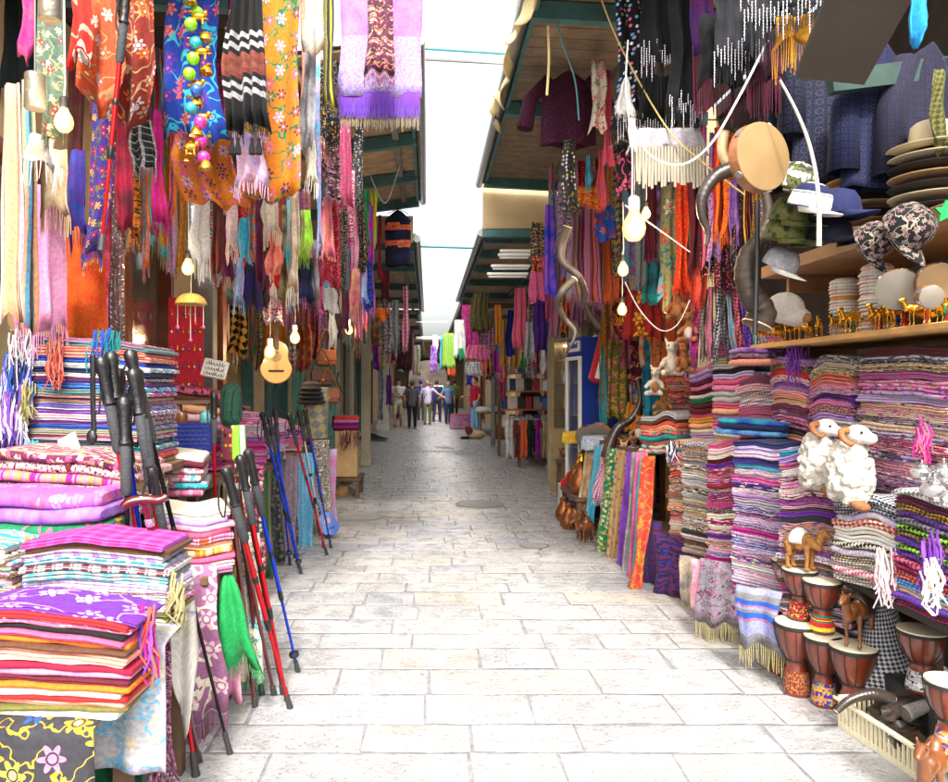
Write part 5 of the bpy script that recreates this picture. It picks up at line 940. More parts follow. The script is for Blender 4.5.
horn('slim white curved horn leaning across the camouflage caps', [(780, 80), (795, 108), (808, 140), (816, 175), (819, 210), (819, 246)], 3.0, .005, .010, pmat('ivory horn', 'b4aea8', .35, var=.06), ridge=0)
skin_m = pmat('drum skin', '846a44', .6, bump=.2, bs=15, var=.2); hoop = pmat('inlaid hoop', '8c5c3c', .45, bump=.3, bs=60, var=.5)
def frame_drum(label, px, py, Y, r_, rx, ry_, rz, dep=.05, m=None, group='frame drums'):
    t = thing('frame_drum', label, 'drum', W(px, py, Y), 0, group); t.rotation_euler = (-rx, ry_, rz)
    b = MB(); b.lathe([(r_*.97, 0), (r_, .003), (r_*1.01, dep), (r_*.93, dep), (r_*.93, .004)], 40); b.build('hoop', hoop, t)
    b = MB(); b.lathe([(.001, -.002), (r_*.9, -.002), (r_*.99, 0), (r_*1.0, .012)], 40); b.build('skin', m or skin_m, t)
    for i in range(5): a = i*PI*2/5; b = MB(); b.cyl((r_*.97*math.cos(a), r_*.97*math.sin(a), dep*.4), (r_*1.04*math.cos(a), r_*1.04*math.sin(a), dep*.4), .016, n=12); b.build('jingle', steel, t)
    return t
frame_drum('round frame drum with tan skin hung beside the camouflage caps', 764, 156, 3.12, .145, R(90), 0, R(22))
grs = pmat('grey drum skin', '6c665c', .6, bump=.3, bs=12, var=.3)
frame_drum('grey frame drum leaning on the brass figurine shelf', 898, 290, 3.1, .085, R(78), 0, R(-35), m=grs)
frame_drum('tan frame drum at the right frame edge under the cap shelf', 938, 282, 3.0, .075, R(80), 0, R(-20))
frame_drum('small horseshoe shaped drum in front of the tan one', 932, 297, 2.85, .045, R(80), 0, R(-10), m=grs)
for i, (px, py) in enumerate(((586, 440), (593, 438), (600, 436))): frame_drum(['first grey tambourine leaning beside the fridge', 'second grey tambourine leaning beside the fridge', 'third grey tambourine, nearest the olive scarf'][i], px, py, 8.0-i*.1, .14, R(62), 0, R(-50), m=grs)
frame_drum('tan frame drum behind the pink shawl on the striped pile', 32, 318, 3.7, .11, R(82), 0, R(25), m=pmat('brown drum skin', 'a07c50', .6, bump=.2, bs=15, var=.2))
frame_drum('brown frame drum right of the pink shawl', 74, 322, 4.0, .095, R(82), 0, R(25), m=M['brown drum skin'])
# djembes
djw = pmat('reddish drum wood', '64240f', .35, bump=.2, bs=20, var=.35, coat=.7); rope = pmat('black drum cord', '1c1814', .7); hide = pmat('pale goat skin', 'c0b89e', .6, bump=.15, bs=12, var=.12)
foot_mats = [cloth('flower', '7c2c12', 'tan', 'tan', s=5), cloth('jam', 'crimson', 'gold', 'maroon', s=1.2), cloth('jam', 'indigo', 'gold', 'teal', 'orange', s=1.4), cloth('stripeh', 'emerald', 'yellow', 'red', s=1.2), cloth('jam', 'white', 'charcoal', 'silver', s=1), cloth('jam', 'lavender', 'coral', 'indigo', 'gold', s=1.2)]
def djembe(label, px, Y, zb, hd=.36, r_=.1, fm=0):
    x = (px-428)*Y/740; t = thing('djembe_drum', label, 'drum', (x, Y, zb), rnd.uniform(0, 3), 'small djembe drums stacked in twos'); h = hd
    b = MB(); b.lathe([(r_*.62, 0), (r_*.66, h*.03), (r_*.60, h*.14), (r_*.46, h*.38), (r_*.44, h*.44), (r_*.55, h*.5), (r_*.78, h*.62), (r_*.93, h*.78), (r_*.97, h*.95), (r_*.94, h*.975)], 32); shl = b.build('shell', djw, t)
    b = MB(); b.lathe([(r_*.655, h*.05), (r_*.61, h*.15), (r_*.515, h*.33)], 32); o = b.build('painted_band', foot_mats[fm], shl, solid=.0015)
    b = MB(); b.lathe([(.001, h*.982), (r_*.9, h*.982), (r_*.985, h*.978), (r_*1.0, h*.955), (r_*.99, h*.9)], 32); b.build('drum_skin', hide, t)
    b = MB()
    for zz, q in ((h*.925, 1.02), (h*.46, .5)):
        b.lathe([(r_*q-.003, zz-.004), (r_*q+.003, zz-.004), (r_*q+.003, zz+.004), (r_*q-.003, zz+.004)], 28)
    for i in range(12):
        a = 2*PI*i/12; f = lambda rr, z, a=a: (rr*math.cos(a), rr*math.sin(a), z)
        b.tube([f(r_*1.02, h*.92), f(r_*.975, h*.78), f(r_*.83, h*.62), f(r_*.6, h*.5), f(r_*.5, h*.46)], .0018, 5)
    b.build('cords', rope, t)
    b = MB(); b.lathe([(r_*1.0, h*.9), (r_*1.035, h*.93), (r_*1.035, h*.95), (r_*1.0, h*.955)], 32); b.build('rim', rope, t); return t
H = .35
djembe('lower djembe farthest left with a scroll carved foot', 783, 3.86, 0, .36, .098, 0)
djembe('upper djembe farthest left, under the plush camel', 790, 3.80, .36, .25, .085, 4)
djembe('lower djembe with a carved triangle foot, second from left', 797, 3.6, 0, .36, .10, 0)
djembe('upper djembe with a red and gold band under the plush camel', 800, 3.62, .36, .25, .082, 1)
djembe('lower djembe with a flowered mosaic foot in the middle', 824, 3.47, 0, .335, .088, 2)
djembe('upper djembe with a green yellow band in the middle', 822, 3.5, .335, .25, .084, 3)
djembe('lower djembe carrying the wooden camel', 853, 3.34, 0, .335, .098, 0)
djembe('upper djembe behind the wooden camel', 846, 3.62, .335, .25, .085, 5)
t = thing('display_stool', 'dark low stand under the right djembe', 'stand', (2.12, 3.1, 0)); b = MB(); b.box((0, 0, .12), (.24, .3, .24), bev=.01); b.build('box', blackp, t)
djembe('djembe standing alone under the purple pile', 922, 3.05, .24, .26, .092, 4)
djembe('djembe cut by the right frame edge near the bottom', 950, 2.45, .28, .25, .075, 5)
# ================================================================ PLUSH TOYS, FIGURES
fluff = pmat('white fleece', 'b4aea4', .95, bump=1, bs=90, var=.06, spec=.1); tanf = pmat('tan plush', '8a5c3c', .95, bump=.8, bs=80, var=.2, spec=.1); goldf = pmat('golden plush', '8c6236', .95, bump=.8, bs=90, var=.35, spec=.1); eye = pmat('black glass eye', '0a0a0a', .1, var=0)
def sheep(label, px, py, Y, rz, s=1):
    t = thing('plush_sheep', label, 'stuffed toy', W(px, py, Y), rz, 'stuffed toys'); b = MB(); r = random.Random(px)
    b.ell((0, 0, .13), (.088, .082, .13)); b.ell((0, 0, .23), (.06, .06, .07))
    for i in range(150):
        a, h = r.uniform(0, 2*PI), r.uniform(.02, .27); q = .088*math.sqrt(max(.1, 1-((h-.12)/.17)**2)); b.ell((q*math.cos(a), q*.93*math.sin(a), h), (.017, .017, .017), n=8)
    o = b.build('body', fluff, t, remesh=.006, sm=1)
    b = MB(); b.ell((0, -.035, .305), (.045, .055, .045)); b.ell((0, -.085, .292), (.03, .036, .027)); hd_ = b.build('head', pmat('smooth white plush', 'b8b2ac', .9, var=.03), t, remesh=.006, sm=4)
    for s_ in (-1, 1):
        P = [Vector((s_*.04, -.02, .325)), Vector((s_*.07, -.01, .32)), Vector((s_*.085, -.03, .29)), Vector((s_*.07, -.055, .268)), Vector((s_*.055, -.06, .285))]; b = MB(); b.tube(smooth_pts(P, 16), [.016*(1-.5*i/16) for i in range(17)], 10); b.build('horn', tanf, hd_)
        b = MB(); b.ell((s_*.032, -.075, .318), (.006, .006, .007), n=10); b.build('eye', eye, hd_)
        b = MB(); b.ell((s_*.055, -.085, .012), (.026, .04, .022), rot=(.2, 0, s_*-.4)); b.build('foot', tanf, t)
    t.scale = (s, s, s); return t
sheep('left white plush sheep with curled tan horns on the turquoise cloth', 819, 491, 3.5, R(30), .98)
sheep('right white plush sheep sitting lower, beside the keffiyeh pile', 850, 505, 3.26, R(25), 1.02)
def camel(name, label, loc, rz, s, m, n_=1, plush=True, saddle=None, cat='stuffed toy', group='stuffed toys', fine=.006):
    t = thing(name, label, cat, loc, rz, group); b = MB()   # faces -y, stands .3 high at s=1
    L = .3
    b.ell((0, .0, .19), (.055, .10, .055)); b.ell((0, .01, .235), (.036, .05, .045)); b.cap((0, -.08, .2), (0, -.13, .17), .038, .028); b.cap((0, -.13, .175), (0, -.155, .25), .026, .02); b.cap((0, -.155, .25), (0, -.15, .275), .02, .024)
    b.cap((0, -.16, .28), (0, -.205, .262), .024, .015)
    for s_ in (-1, 1):
        b.cap((s_*.017, -.148, .295), (s_*.022, -.142, .312), .007, .005)
        fr = .02 if plush else .012
        b.cap((s_*.034, -.065, .17), (s_*.034, -.07, .09), fr*1.1, fr*.8); b.cap((s_*.034, -.07, .09), (s_*.034, -.065, .012), fr*.8, fr*.75); b.ell((s_*.034, -.073, .01), (fr*1.0, fr*1.3, .011))
        b.cap((s_*.034, .07, .17), (s_*.034, .06, .1), fr*1.4, fr*.85); b.cap((s_*.034, .06, .1), (s_*.034, .078, .085), fr*.85, fr*.8); b.cap((s_*.034, .078, .085), (s_*.034, .07, .012), fr*.8, fr*.7); b.ell((s_*.034, .062, .01), (fr*1.0, fr*1.3, .011))
    b.cap((0, .1, .2), (0, .115, .14), .007, .005)
    if plush:
        q = random.Random(8)
        for i in range(150):
            a = q.uniform(0, 2*PI); e_ = q.uniform(-1, 1); k_ = math.sqrt(1-e_*e_); b.ell((.053*math.cos(a)*k_, .1*e_, .195+.06*math.sin(a)*k_), (.012,)*3, n=7)
        for i in range(30): a = q.uniform(0, 2*PI); b.ell((.024*math.cos(a), -.13-.02*q.random(), .18+.1*q.random()+.0*a), (.012,)*3, n=7)
    o = b.build('body', m, t, remesh=fine, sm=2)
    for s_ in (-1, 1): q = MB(); q.ell((s_*.02, -.172, .287), (.004, .004, .004), n=8); q.build('eye', eye, t)
    if saddle: q = MB(); q.grid(lambda u, v: Vector(((.062+.004*math.cos(v*9))*math.sin((u-.5)*3.6), -.045+.1*v, .2+.062*math.cos((u-.5)*3.6)+.03*math.sin(v*PI)*math.cos((u-.5)*3.2))), 16, 8, lambda u, v: (u*.3, v*.2)); q.build('saddle_cloth', saddle, t, solid=.003)
    t.scale = (s, s, s); return t
camel('plush_camel', 'golden plush camel with white saddle patch standing on the drums', (1.80, 3.58, .612), R(35), .68, goldf, saddle=cloth('plain', 'white'))
woodc = pmat('oiled carved wood', '683a16', .42, bump=.15, bs=16, var=.3, coat=.5)
camel('wooden_camel', 'carved wooden camel with dark saddle on the drum', (1.93, 3.31, .337), R(-55), .82, woodc, plush=False, saddle=pmat('dark leather', '2c1c14', .5), cat='figurine', group='carved figurines')
camel('wooden_camel', 'wooden camel on painted cloth at the bottom right corner', (1.68, 2.45, .10), R(-50), .85, woodc, plush=False, cat='figurine', group='carved figurines')
# orange and white plush animals hanging on the right
def plush(label, px, py, Y, s, rz, m, m2, group='stuffed toys'):
    t = thing('plush_animal', label, 'stuffed toy', W(px, py, Y), rz, group); b = MB()
    b.ell((0, 0, .07), (.055, .05, .075)); b.cap((0, -.01, .12), (0, -.015, .17), .035, .03); b.ell((0, -.02, .2), (.042, .042, .042)); b.cap((0, -.05, .195), (0, -.08, .19), .024, .018)
    for s_ in (-1, 1): b.cap((s_*.03, -.005, .23), (s_*.045, 0, .262), .014, .008); b.cap((s_*.045, -.02, .11), (s_*.07, -.07, .07), .02, .018); b.cap((s_*.035, -.03, .02), (s_*.06, -.1, .015), .026, .022)
    b.build('body', m, t, remesh=.007, sm=2)
    for s_ in (-1, 1): q = MB(); q.ell((s_*.022, -.055, .212), (.007, .005, .007), n=8); q.build('eye', eye, t)
    q = MB(); q.ell((0, -.038, .07), (.035, .03, .05)); q.build('belly', m2, t); t.scale = (s,)*3; return t
plush('topmost tan plush toy above the white llama toys', 678, 320, 5.4, 1.0, -.4, tanf, tanf); plush('tan plush toy hanging left of the knitted fan', 690, 342, 5.3, .9, -.6, tanf, fluff)
plush('white plush llama with long neck above the pastel piles', 672, 375, 5.6, 1.05, -.3, fluff, fluff); plush('white plush llama lower left with a tan body behind', 656, 395, 5.8, .9, -.5, fluff, tanf)
plush('tan plush toy beside the white llamas', 684, 372, 5.5, .9, -.2, tanf, tanf); plush('tan plush toy lowest beside the brown rose pile', 664, 415, 5.9, .9, -.5, goldf, tanf)
plush('brown plush toy lying above the rounded peach pile', 640, 440, 6.3, .85, -.7, tanf, fluff); plush('spotted plush toy left on the toy table', 609, 463, 6.9, .75, -.4, pmat('spotted plush', 'c8a484', .95, bump=.8, bs=40, var=.6), fluff); plush('spotted plush toy right on the toy table', 624, 462, 6.7, .75, -.6, M['spotted plush'], fluff)
plush('grey and rose plush toy near the rounded peach pile', 634, 456, 6.5, .7, -.4, pmat('grey plush', '9c8484', .95, bump=.8, var=.5, bs=40), fluff)
# brass camels and oil lamps on the shelf
brass = pmat('polished brass', 'd8a030', .2, .9, var=.1); enam = pmat('green enamel', '1c7c4c', .15, .3, var=.2, coat=.6); enb = pmat('blue enamel', '24408c', .15, .3, var=.2, coat=.6)
proto = camel('brass_camel', 'x', (0, 0, 0), 0, 1, brass, plush=False, cat='figurine', group='brass figurines on the shelf', fine=.011)
for ch in list(proto.children):
    if ch.modifiers: bake(ch)
USED.clear()
ps = []
for i in range(15):
    y = 4.45-i*.105; sc = .36 if i < 9 else .4; l_ = 'leftmost' if i == 0 else ORD[i]
    lab = f"{'small' if i < 9 else 'taller'} brass camel, {l_} from the left in the figurine row"
    if i == 0: proto.location = (2.02, y, 1.747); proto.rotation_euler[2] = R(-70); proto.scale = (sc,)*3; proto['label'] = lab
    else: dup(proto, (2.03+.02*math.sin(i*2), y, 1.747), R(-70+rnd.uniform(-40, 40)), lab, sc=sc)
def oil_lamp(label, y, m, s=1, x=2.1):
    t = thing('oil_lamp', label, 'oil lamp', (x, y, 1.747), R(rnd.uniform(-60, 60)), 'little oil lamps on the shelf'); b = MB(); b.lathe([(.02, 0), (.022, .004), (.008, .012), (.006, .022), (.03, .034), (.034, .045), (.024, .056), (.01, .062)], 18); b.build('bowl', m, t)
    b = MB(); b.lathe([(.016, .06), (.012, .07), (.004, .078), (.005, .086), (.001, .09)], 12); lid_ = b.build('lid', brass, t); b = MB(); b.tube([(.028, 0, .045), (.05, 0, .052), (.066, 0, .066)], [.011, .007, .004], 8); b.build('spout', brass, t)
    b = MB(); b.tube([(-.03, 0, .04), (-.05, 0, .045), (-.052, 0, .06), (-.03, 0, .062)], .0035, 6); b.build('handle', brass, t); t.scale = (s,)*3
for i, (y, m, lb) in enumerate(((3.72, enb, 'blue enamelled oil lamp behind the brass camels'), (3.6, enam, 'green enamelled oil lamp on the figurine shelf'), (3.3, enb, 'second blue enamelled oil lamp before the stacked skullcaps'), (3.12, brass, 'plain brass oil lamp under the grey frame drum'), (3.0, enam, 'green oil lamp nearest the right frame edge'), (3.45, brass, 'plain brass oil lamp between the blue ones'))): oil_lamp(lb, y, m, 1.25)
red_e = pmat('red enamel', 'a82020', .2, .2, var=.2, coat=.5)
for i, y in enumerate((2.92, 3.05, 3.2, 3.38)):
    t = thing('trinket_figure', ['red robed trinket figure nearest the right frame edge', 'second red trinket figure from the right frame edge', 'third red trinket figure on the brass shelf', 'farthest red trinket figure on the brass shelf'][i], 'figurine', (2.06, y, 1.747), 0, 'red trinket figures'); b = MB(); b.lathe([(.018, 0), (.014, .03), (.008, .048), (.011, .06), (.008, .072), (.001, .076)], 14); b.build('body', red_e, t); b = MB(); b.lathe([(.012, .066), (.006, .08), (.001, .086)], 12); b.build('hat', brass, t)
# ================================================================ HATS
strw = pmat('felt tan', 'a8845c', .85, bump=.3, var=.1); blk = pmat('black felt', '1c1618', .85, bump=.3, var=.2); crm = pmat('cream felt', 'b8a888', .85, bump=.3, var=.08)
def hat(label, x, y, z, m, band, s=1, tilt=0, crown=True, rz=0, group='felt hats on the upper shelf'):
    t = thing('brim_hat', label, 'hat', (x, y, z), rz, group); t.rotation_euler = (0, tilt, rz); t.scale = (s,)*3
    b = MB(); n = 36; br = [(.075, .0), (.11, -.004), (.15, .006), (.152, .01), (.11, .0), (.074, .006)]
    b.lathe(br, n); o = b.build('brim', m, t)
    if crown:
        b = MB(); b.lathe([(.078, 0), (.076, .05), (.07, .095), (.055, .108), (.03, .098), (.001, .09)], n); b.build('crown', m, t)
        b = MB(); b.lathe([(.0785, .004), (.08, .006), (.079, .03), (.077, .032)], n); b.build('band', band, t)
hat('tan felt hat with pinched crown, left on the upper shelf', 2.05, 3.5, 2.45, strw, strw, 1, 0, True); hat('cream felt hat with black band, topmost at the right', 2.06, 3.03, 2.46, crm, blk, 1.05, 0, True)
for i, (z, m, w_) in enumerate(((2.215, crm, 'cream'), (2.255, strw, 'tan'), (2.295, blk, 'black'), (2.335, crm, 'pale cream'), (2.375, blk, 'dark'), (2.415, strw, 'light tan'))): hat(f'{w_} hat brim, {["lowest", "second", "third", "fourth", "fifth", "sixth"][i]} in the left hat pile', 2.05, 3.5, z, m, blk, 1.0, 0, False)
for i, (z, m, w_) in enumerate(((2.215, blk, 'black'), (2.26, crm, 'cream'), (2.30, blk, 'dark'), (2.34, strw, 'tan'), (2.38, blk, 'black'), (2.42, crm, 'pale'))): hat(f'{w_} hat brim, {["lowest", "second", "third", "fourth", "fifth", "sixth"][i]} in the right hat pile', 2.06, 3.03, z, m, blk, 1.02, 0, False)
def cap(label, px, py, Y, m, vm, s=1, rz=0, rx=0, group='peaked caps', cat='cap'):
    t = thing('peaked_cap', label, cat, W(px, py, Y), rz, group); t.rotation_euler = (rx, 0, rz); t.scale = (s,)*3
    b = MB(); b.lathe([(.09, 0), (.092, .02), (.086, .06), (.066, .095), (.03, .11), (.001, .113)], 28); b.build('crown', m, t)
    b = MB(); b.grid(lambda u, v: Vector(((.088+.0*v)*math.cos(PI+PI*u)*(1-.25*v), (.085*math.sin(PI+PI*u))*(1+.0*v)-.075*v*math.sin(PI*u)**.6, .004-.016*v-.01*math.cos(PI*2*u)*v)), 16, 6, lambda u, v: (u*.2, v*.08)); b.build('visor', vm, t, solid=.004)
    b = MB(); b.ell((0, 0, .114), (.007, .007, .005), n=8); b.build('button', vm, t); return t
cam1 = cloth('camo', 'charcoal', 'olive', '4c5a2c', 'white', s=1.2); cam2 = cloth('camo', '2c3420', '4c5a2c', 'olive', '6c6c44', s=1); stitched = cloth('flower', 'black', '9c7478', 'a89888', s=2.4)
cap('white and green camouflage cap at the top beside the white horn', 792, 188, 3.25, cam1, cam1, 1.0, R(40), R(25)); cap('navy cap with white visor under the camouflage cap', 808, 208, 3.15, cloth('stripeh', 'navy', 'white'), cloth('plain', 'white'), .95, R(35), R(20))
cap('dark green camouflage cap in the middle of its pile', 790, 222, 3.35, cam2, cam2, 1.05, R(40), R(15)); cap('lower camouflage cap resting on the cap pile', 785, 240, 3.4, cam2, cam2, 1.05, R(45), R(10)); cap('silver satin cap at the bottom of the camouflage pile', 778, 268, 3.5, cloth('plain', 'silver', 'grey'), cloth('plain', 'white'), .9, R(45), R(30))
cap('plain navy cap left of the tan hat', 838, 215, 3.2, cloth('plain', 'navy'), cloth('plain', 'navy'), 1.0, R(50), R(0)); cap('darker navy cap under the plain navy one', 830, 240, 3.3, cloth('plain', '101428'), cloth('plain', '101428'), 1.0, R(40), R(0))
cap('small embroidered black cap, left one clipped on the shelf edge', 868, 245, 2.95, stitched, stitched, .85, R(30), R(60)); cap('larger embroidered black cap clipped on the shelf edge', 902, 232, 2.8, stitched, stitched, 1.0, R(25), R(60))
# stacked skullcaps
kip = [cloth('plain', 'cream', 'ivory'), cloth('plain', 'white'), cloth('plain', 'silver', 'cream'), cloth('plain', 'blush', 'cream')]
for k, (y, n_, ds) in enumerate(((3.76, 17, 'left'), (3.5, 19, 'right'))):
    for i in range(n_):
        t_ = MB(); rr = .072+.004*math.sin(i); t_.lathe([(rr, 0), (rr+.001, .003), (rr*.9, .016), (rr*.6, .026), (.001, .03)], 26)
        o = t_.build('skullcap', kip[(i*3+k) % 4] if i != 11 or k else cloth('plain', 'orange', 'gold'), loc=(2.12+rnd.uniform(-.004, .004), y+rnd.uniform(-.004, .004), 1.75+i*.0165)); q = n_-1-i
        tag(o, f"{'white' if i != 11 or k else 'orange edged'} skullcap, {'topmost' if q == 0 else ORD[q]+' from the top'} of the {ds} skullcap stack", 'skullcap', 'skullcaps stacked on the shelf')
# white round bag near curled horn
t = thing('white_drum_bag', 'rounded white plush sheep back lying behind the curled horn', 'stuffed toy', W(785, 308, 3.9)); b = MB(); b.ell((0, 0, 0), (.1, .08, .085)); b.ell((.04, -.03, -.05), (.08, .07, .05)); b.build('body', fluff, t, remesh=.008, sm=1); b = MB(); b.ell((.07, -.08, -.06), (.03, .03, .025)); b.build('foot', tanf, t)
# ================================================================ BOTTOM RIGHT
pl = pmat('cream plastic', 'dcd4b4', .45, var=.05)
t = thing('plastic_basket', 'cream slatted plastic basket full of dark horn pieces on the paving', 'basket', (1.97, 3.0, 0.0), R(-84)); bw, bd_, bh = .56, .28, .13
b = MB(); b.box((0, 0, .006), (bw-.04, bd_-.04, .01)); 
for s_ in (-1, 1):
    b.box((0, s_*(bd_/2), bh-.008), (bw+.02, .022, .016), bev=.003); b.box((s_*bw/2, 0, bh-.008), (.022, bd_+.02, .016), bev=.003); b.box((0, s_*(bd_/2-.006), .014), (bw-.02, .012, .028)); b.box((s_*(bw/2-.006), 0, .014), (.012, bd_-.02, .028))
    for i in range(22): b.box((-bw/2+.015+i*(bw-.03)/21, s_*(bd_/2-.003), bh/2), (.009, .008, bh-.02))
    for i in range(12): b.box((s_*(bw/2-.003), -bd_/2+.015+i*(bd_-.03)/11, bh/2), (.008, .009, bh-.02))
b.build('tub', pl, t)
bk = [hornd, M['dark leather'], pmat('grey fur', '5c5854', .9, bump=1, bs=70, var=.5)]
for i in range(9):
    x, y = rnd.uniform(-.18, .18), rnd.uniform(-.08, .08); a = R(-84); X = 1.97+x*math.cos(a)-y*math.sin(a); Y_ = 3.0+x*math.sin(a)+y*math.cos(a)
    P = [Vector((rnd.uniform(-.07, .07), rnd.uniform(-.06, .06), rnd.uniform(-.02, .03))) for _ in range(4)]; b = MB(); b.tube(smooth_pts(P, 14), [.028*(1-.8*k/14)+.004 for k in range(15)], 10)
    t2 = b.build('horn_piece', bk[i % 3], loc=(X, Y_, .10+.012*i)); tag(t2, ['smallest shiny dark horn piece heaped at the basket bottom', 'dark leather coil in the basket', 'grey furry piece in the cream basket', 'shiny dark horn bent across the basket', 'brown black leather loop in the cream basket', 'grey furry tuft in the basket middle', 'glossy horn tip resting upon the basket heap', 'dark leather curl nearest the basket top', 'topmost grey furry piece in the basket'][i], 'horn piece', 'dark pieces heaped in the basket')
horn('long black horn lying over the basket rim', [(836, 712), (850, 700), (872, 694), (892, 700)], 3.05, .012, .03, hornd)
b = MB(); b.lathe([(.13, 0), (.135, .02), (.12, .12), (.08, .27), (.05, .38), (.03, .41), (.001, .415)], 30); o = b.build('cloth_bag', cloth('hound', 'silver', 'charcoal', s=1.1), loc=((884-428)*3.35/740, 3.35, .12)); tag(o, 'cone shaped black and white keffiyeh bag behind the basket', 'bag')
b = MB(); b.box((0, 0, .06), (.35, .4, .12), bev=.01); tag(b.build('black_crate', blackp, loc=(2.3, 3.55, 0)), 'black crate beneath the cone shaped keffiyeh bag', 'crate')
t = thing('painted_bag', 'cream and navy patterned cloth bag at the bottom right', 'bag', (1.86, 2.5, 0), .3); b = MB(); b.grid(lambda u, v: Vector(((.15-.05*v)*math.cos(2*PI*u)*(1+.06*math.sin(u*20+v*4)), (.15-.05*v)*math.sin(2*PI*u)*(1+.06*math.cos(u*16)), .40*v-.03*math.sin(u*9)*v)), 36, 14, lambda u, v: (u*.9, v*.4)); b.build('sack', cloth('flower', 'cream', 'navy', 'khaki', 'olive', s=3), t, solid=.004); b = MB(); b.ell((0, 0, .36), (.11, .11, .03)); b.build('filling', cloth('plain', 'charcoal'), t)
for i, (m, w_, z) in enumerate(((cloth('plain', 'white', 'silver'), 'white knitted cap under the black one on the bag', .385), (cloth('plain', '14161c', 'charcoal'), 'black knitted cap with pale stitching on the bag', .415), (cloth('jam', 'olive', 'olive', '3c4020', s=.5), 'olive green knitted cap, second from the top', .45), (fluff, 'white fluffy cap topmost on the bag', .49))):
    b = MB(); b.ell((0, 0, 0), (.115-.012*i, .09-.006*i, .028)); b.ell((.02, -.02, .01), (.09-.012*i, .07, .02)); tag(b.build('wool_hat', m, loc=(1.88+.012*i, 2.48, z)), w_, 'cap', 'knitted caps on the bag')
# silver pots right edge
sil = pmat('chased silver', 'c8c8c8', .22, .95, bump=.5, bs=90, var=.1)
for i, (px, py, Y, s, lb) in enumerate(((922, 470, 2.78, .04, 'small chased silver pot with knob on the plank end'), (935, 487, 2.7, .05, 'larger chased silver bowl on the plank end'), (944, 470, 2.75, .045, 'silver jug cut by the right frame edge'))):
    t = thing('silver_pot', lb, 'pot', W(px, py+s*740/Y, Y), 0, 'silver pots'); b = MB(); b.lathe([(s*.6, 0), (s*.4, s*.15), (s*.9, s*.5), (s, s*.9), (s*.8, s*1.2), (s*.5, s*1.35), (s*.55, s*1.45)], 24); b.build('vessel', sil, t); b = MB(); b.lathe([(s*.56, s*1.44), (s*.3, s*1.65), (s*.08, s*1.75), (s*.12, s*1.9), (.001, s*2)], 20); b.build('lid', sil, t)
    b = MB(); b.tube([(s*.9, 0, s*.6), (s*1.4, 0, s*.8), (s*1.3, 0, s*1.2), (s*.8, 0, s*1.2)], s*.08, 6); b.build('handle', sil, t)
# star shaped green ornament right edge
b = MB(); pts = [((.045 if k % 2 == 0 else .022)*math.cos(k*PI/5+.3), (.045 if k % 2 == 0 else .022)*math.sin(k*PI/5+.3)) for k in range(10)]; vs = [(x, -.005, y) for x, y in pts]+[(x, .005, y) for x, y in pts]; b.add(vs, [tuple(range(9, -1, -1)), tuple(range(10, 20))]+[(i, (i+1) % 10, 10+(i+1) % 10, 10+i) for i in range(10)]); o = b.build('star_ornament', pmat('bright green plastic', '1ca04c', .4, var=.05), loc=W(946, 212, 2.75), smooth=False); tag(o, 'bright green star ornament at the right frame edge', 'ornament')
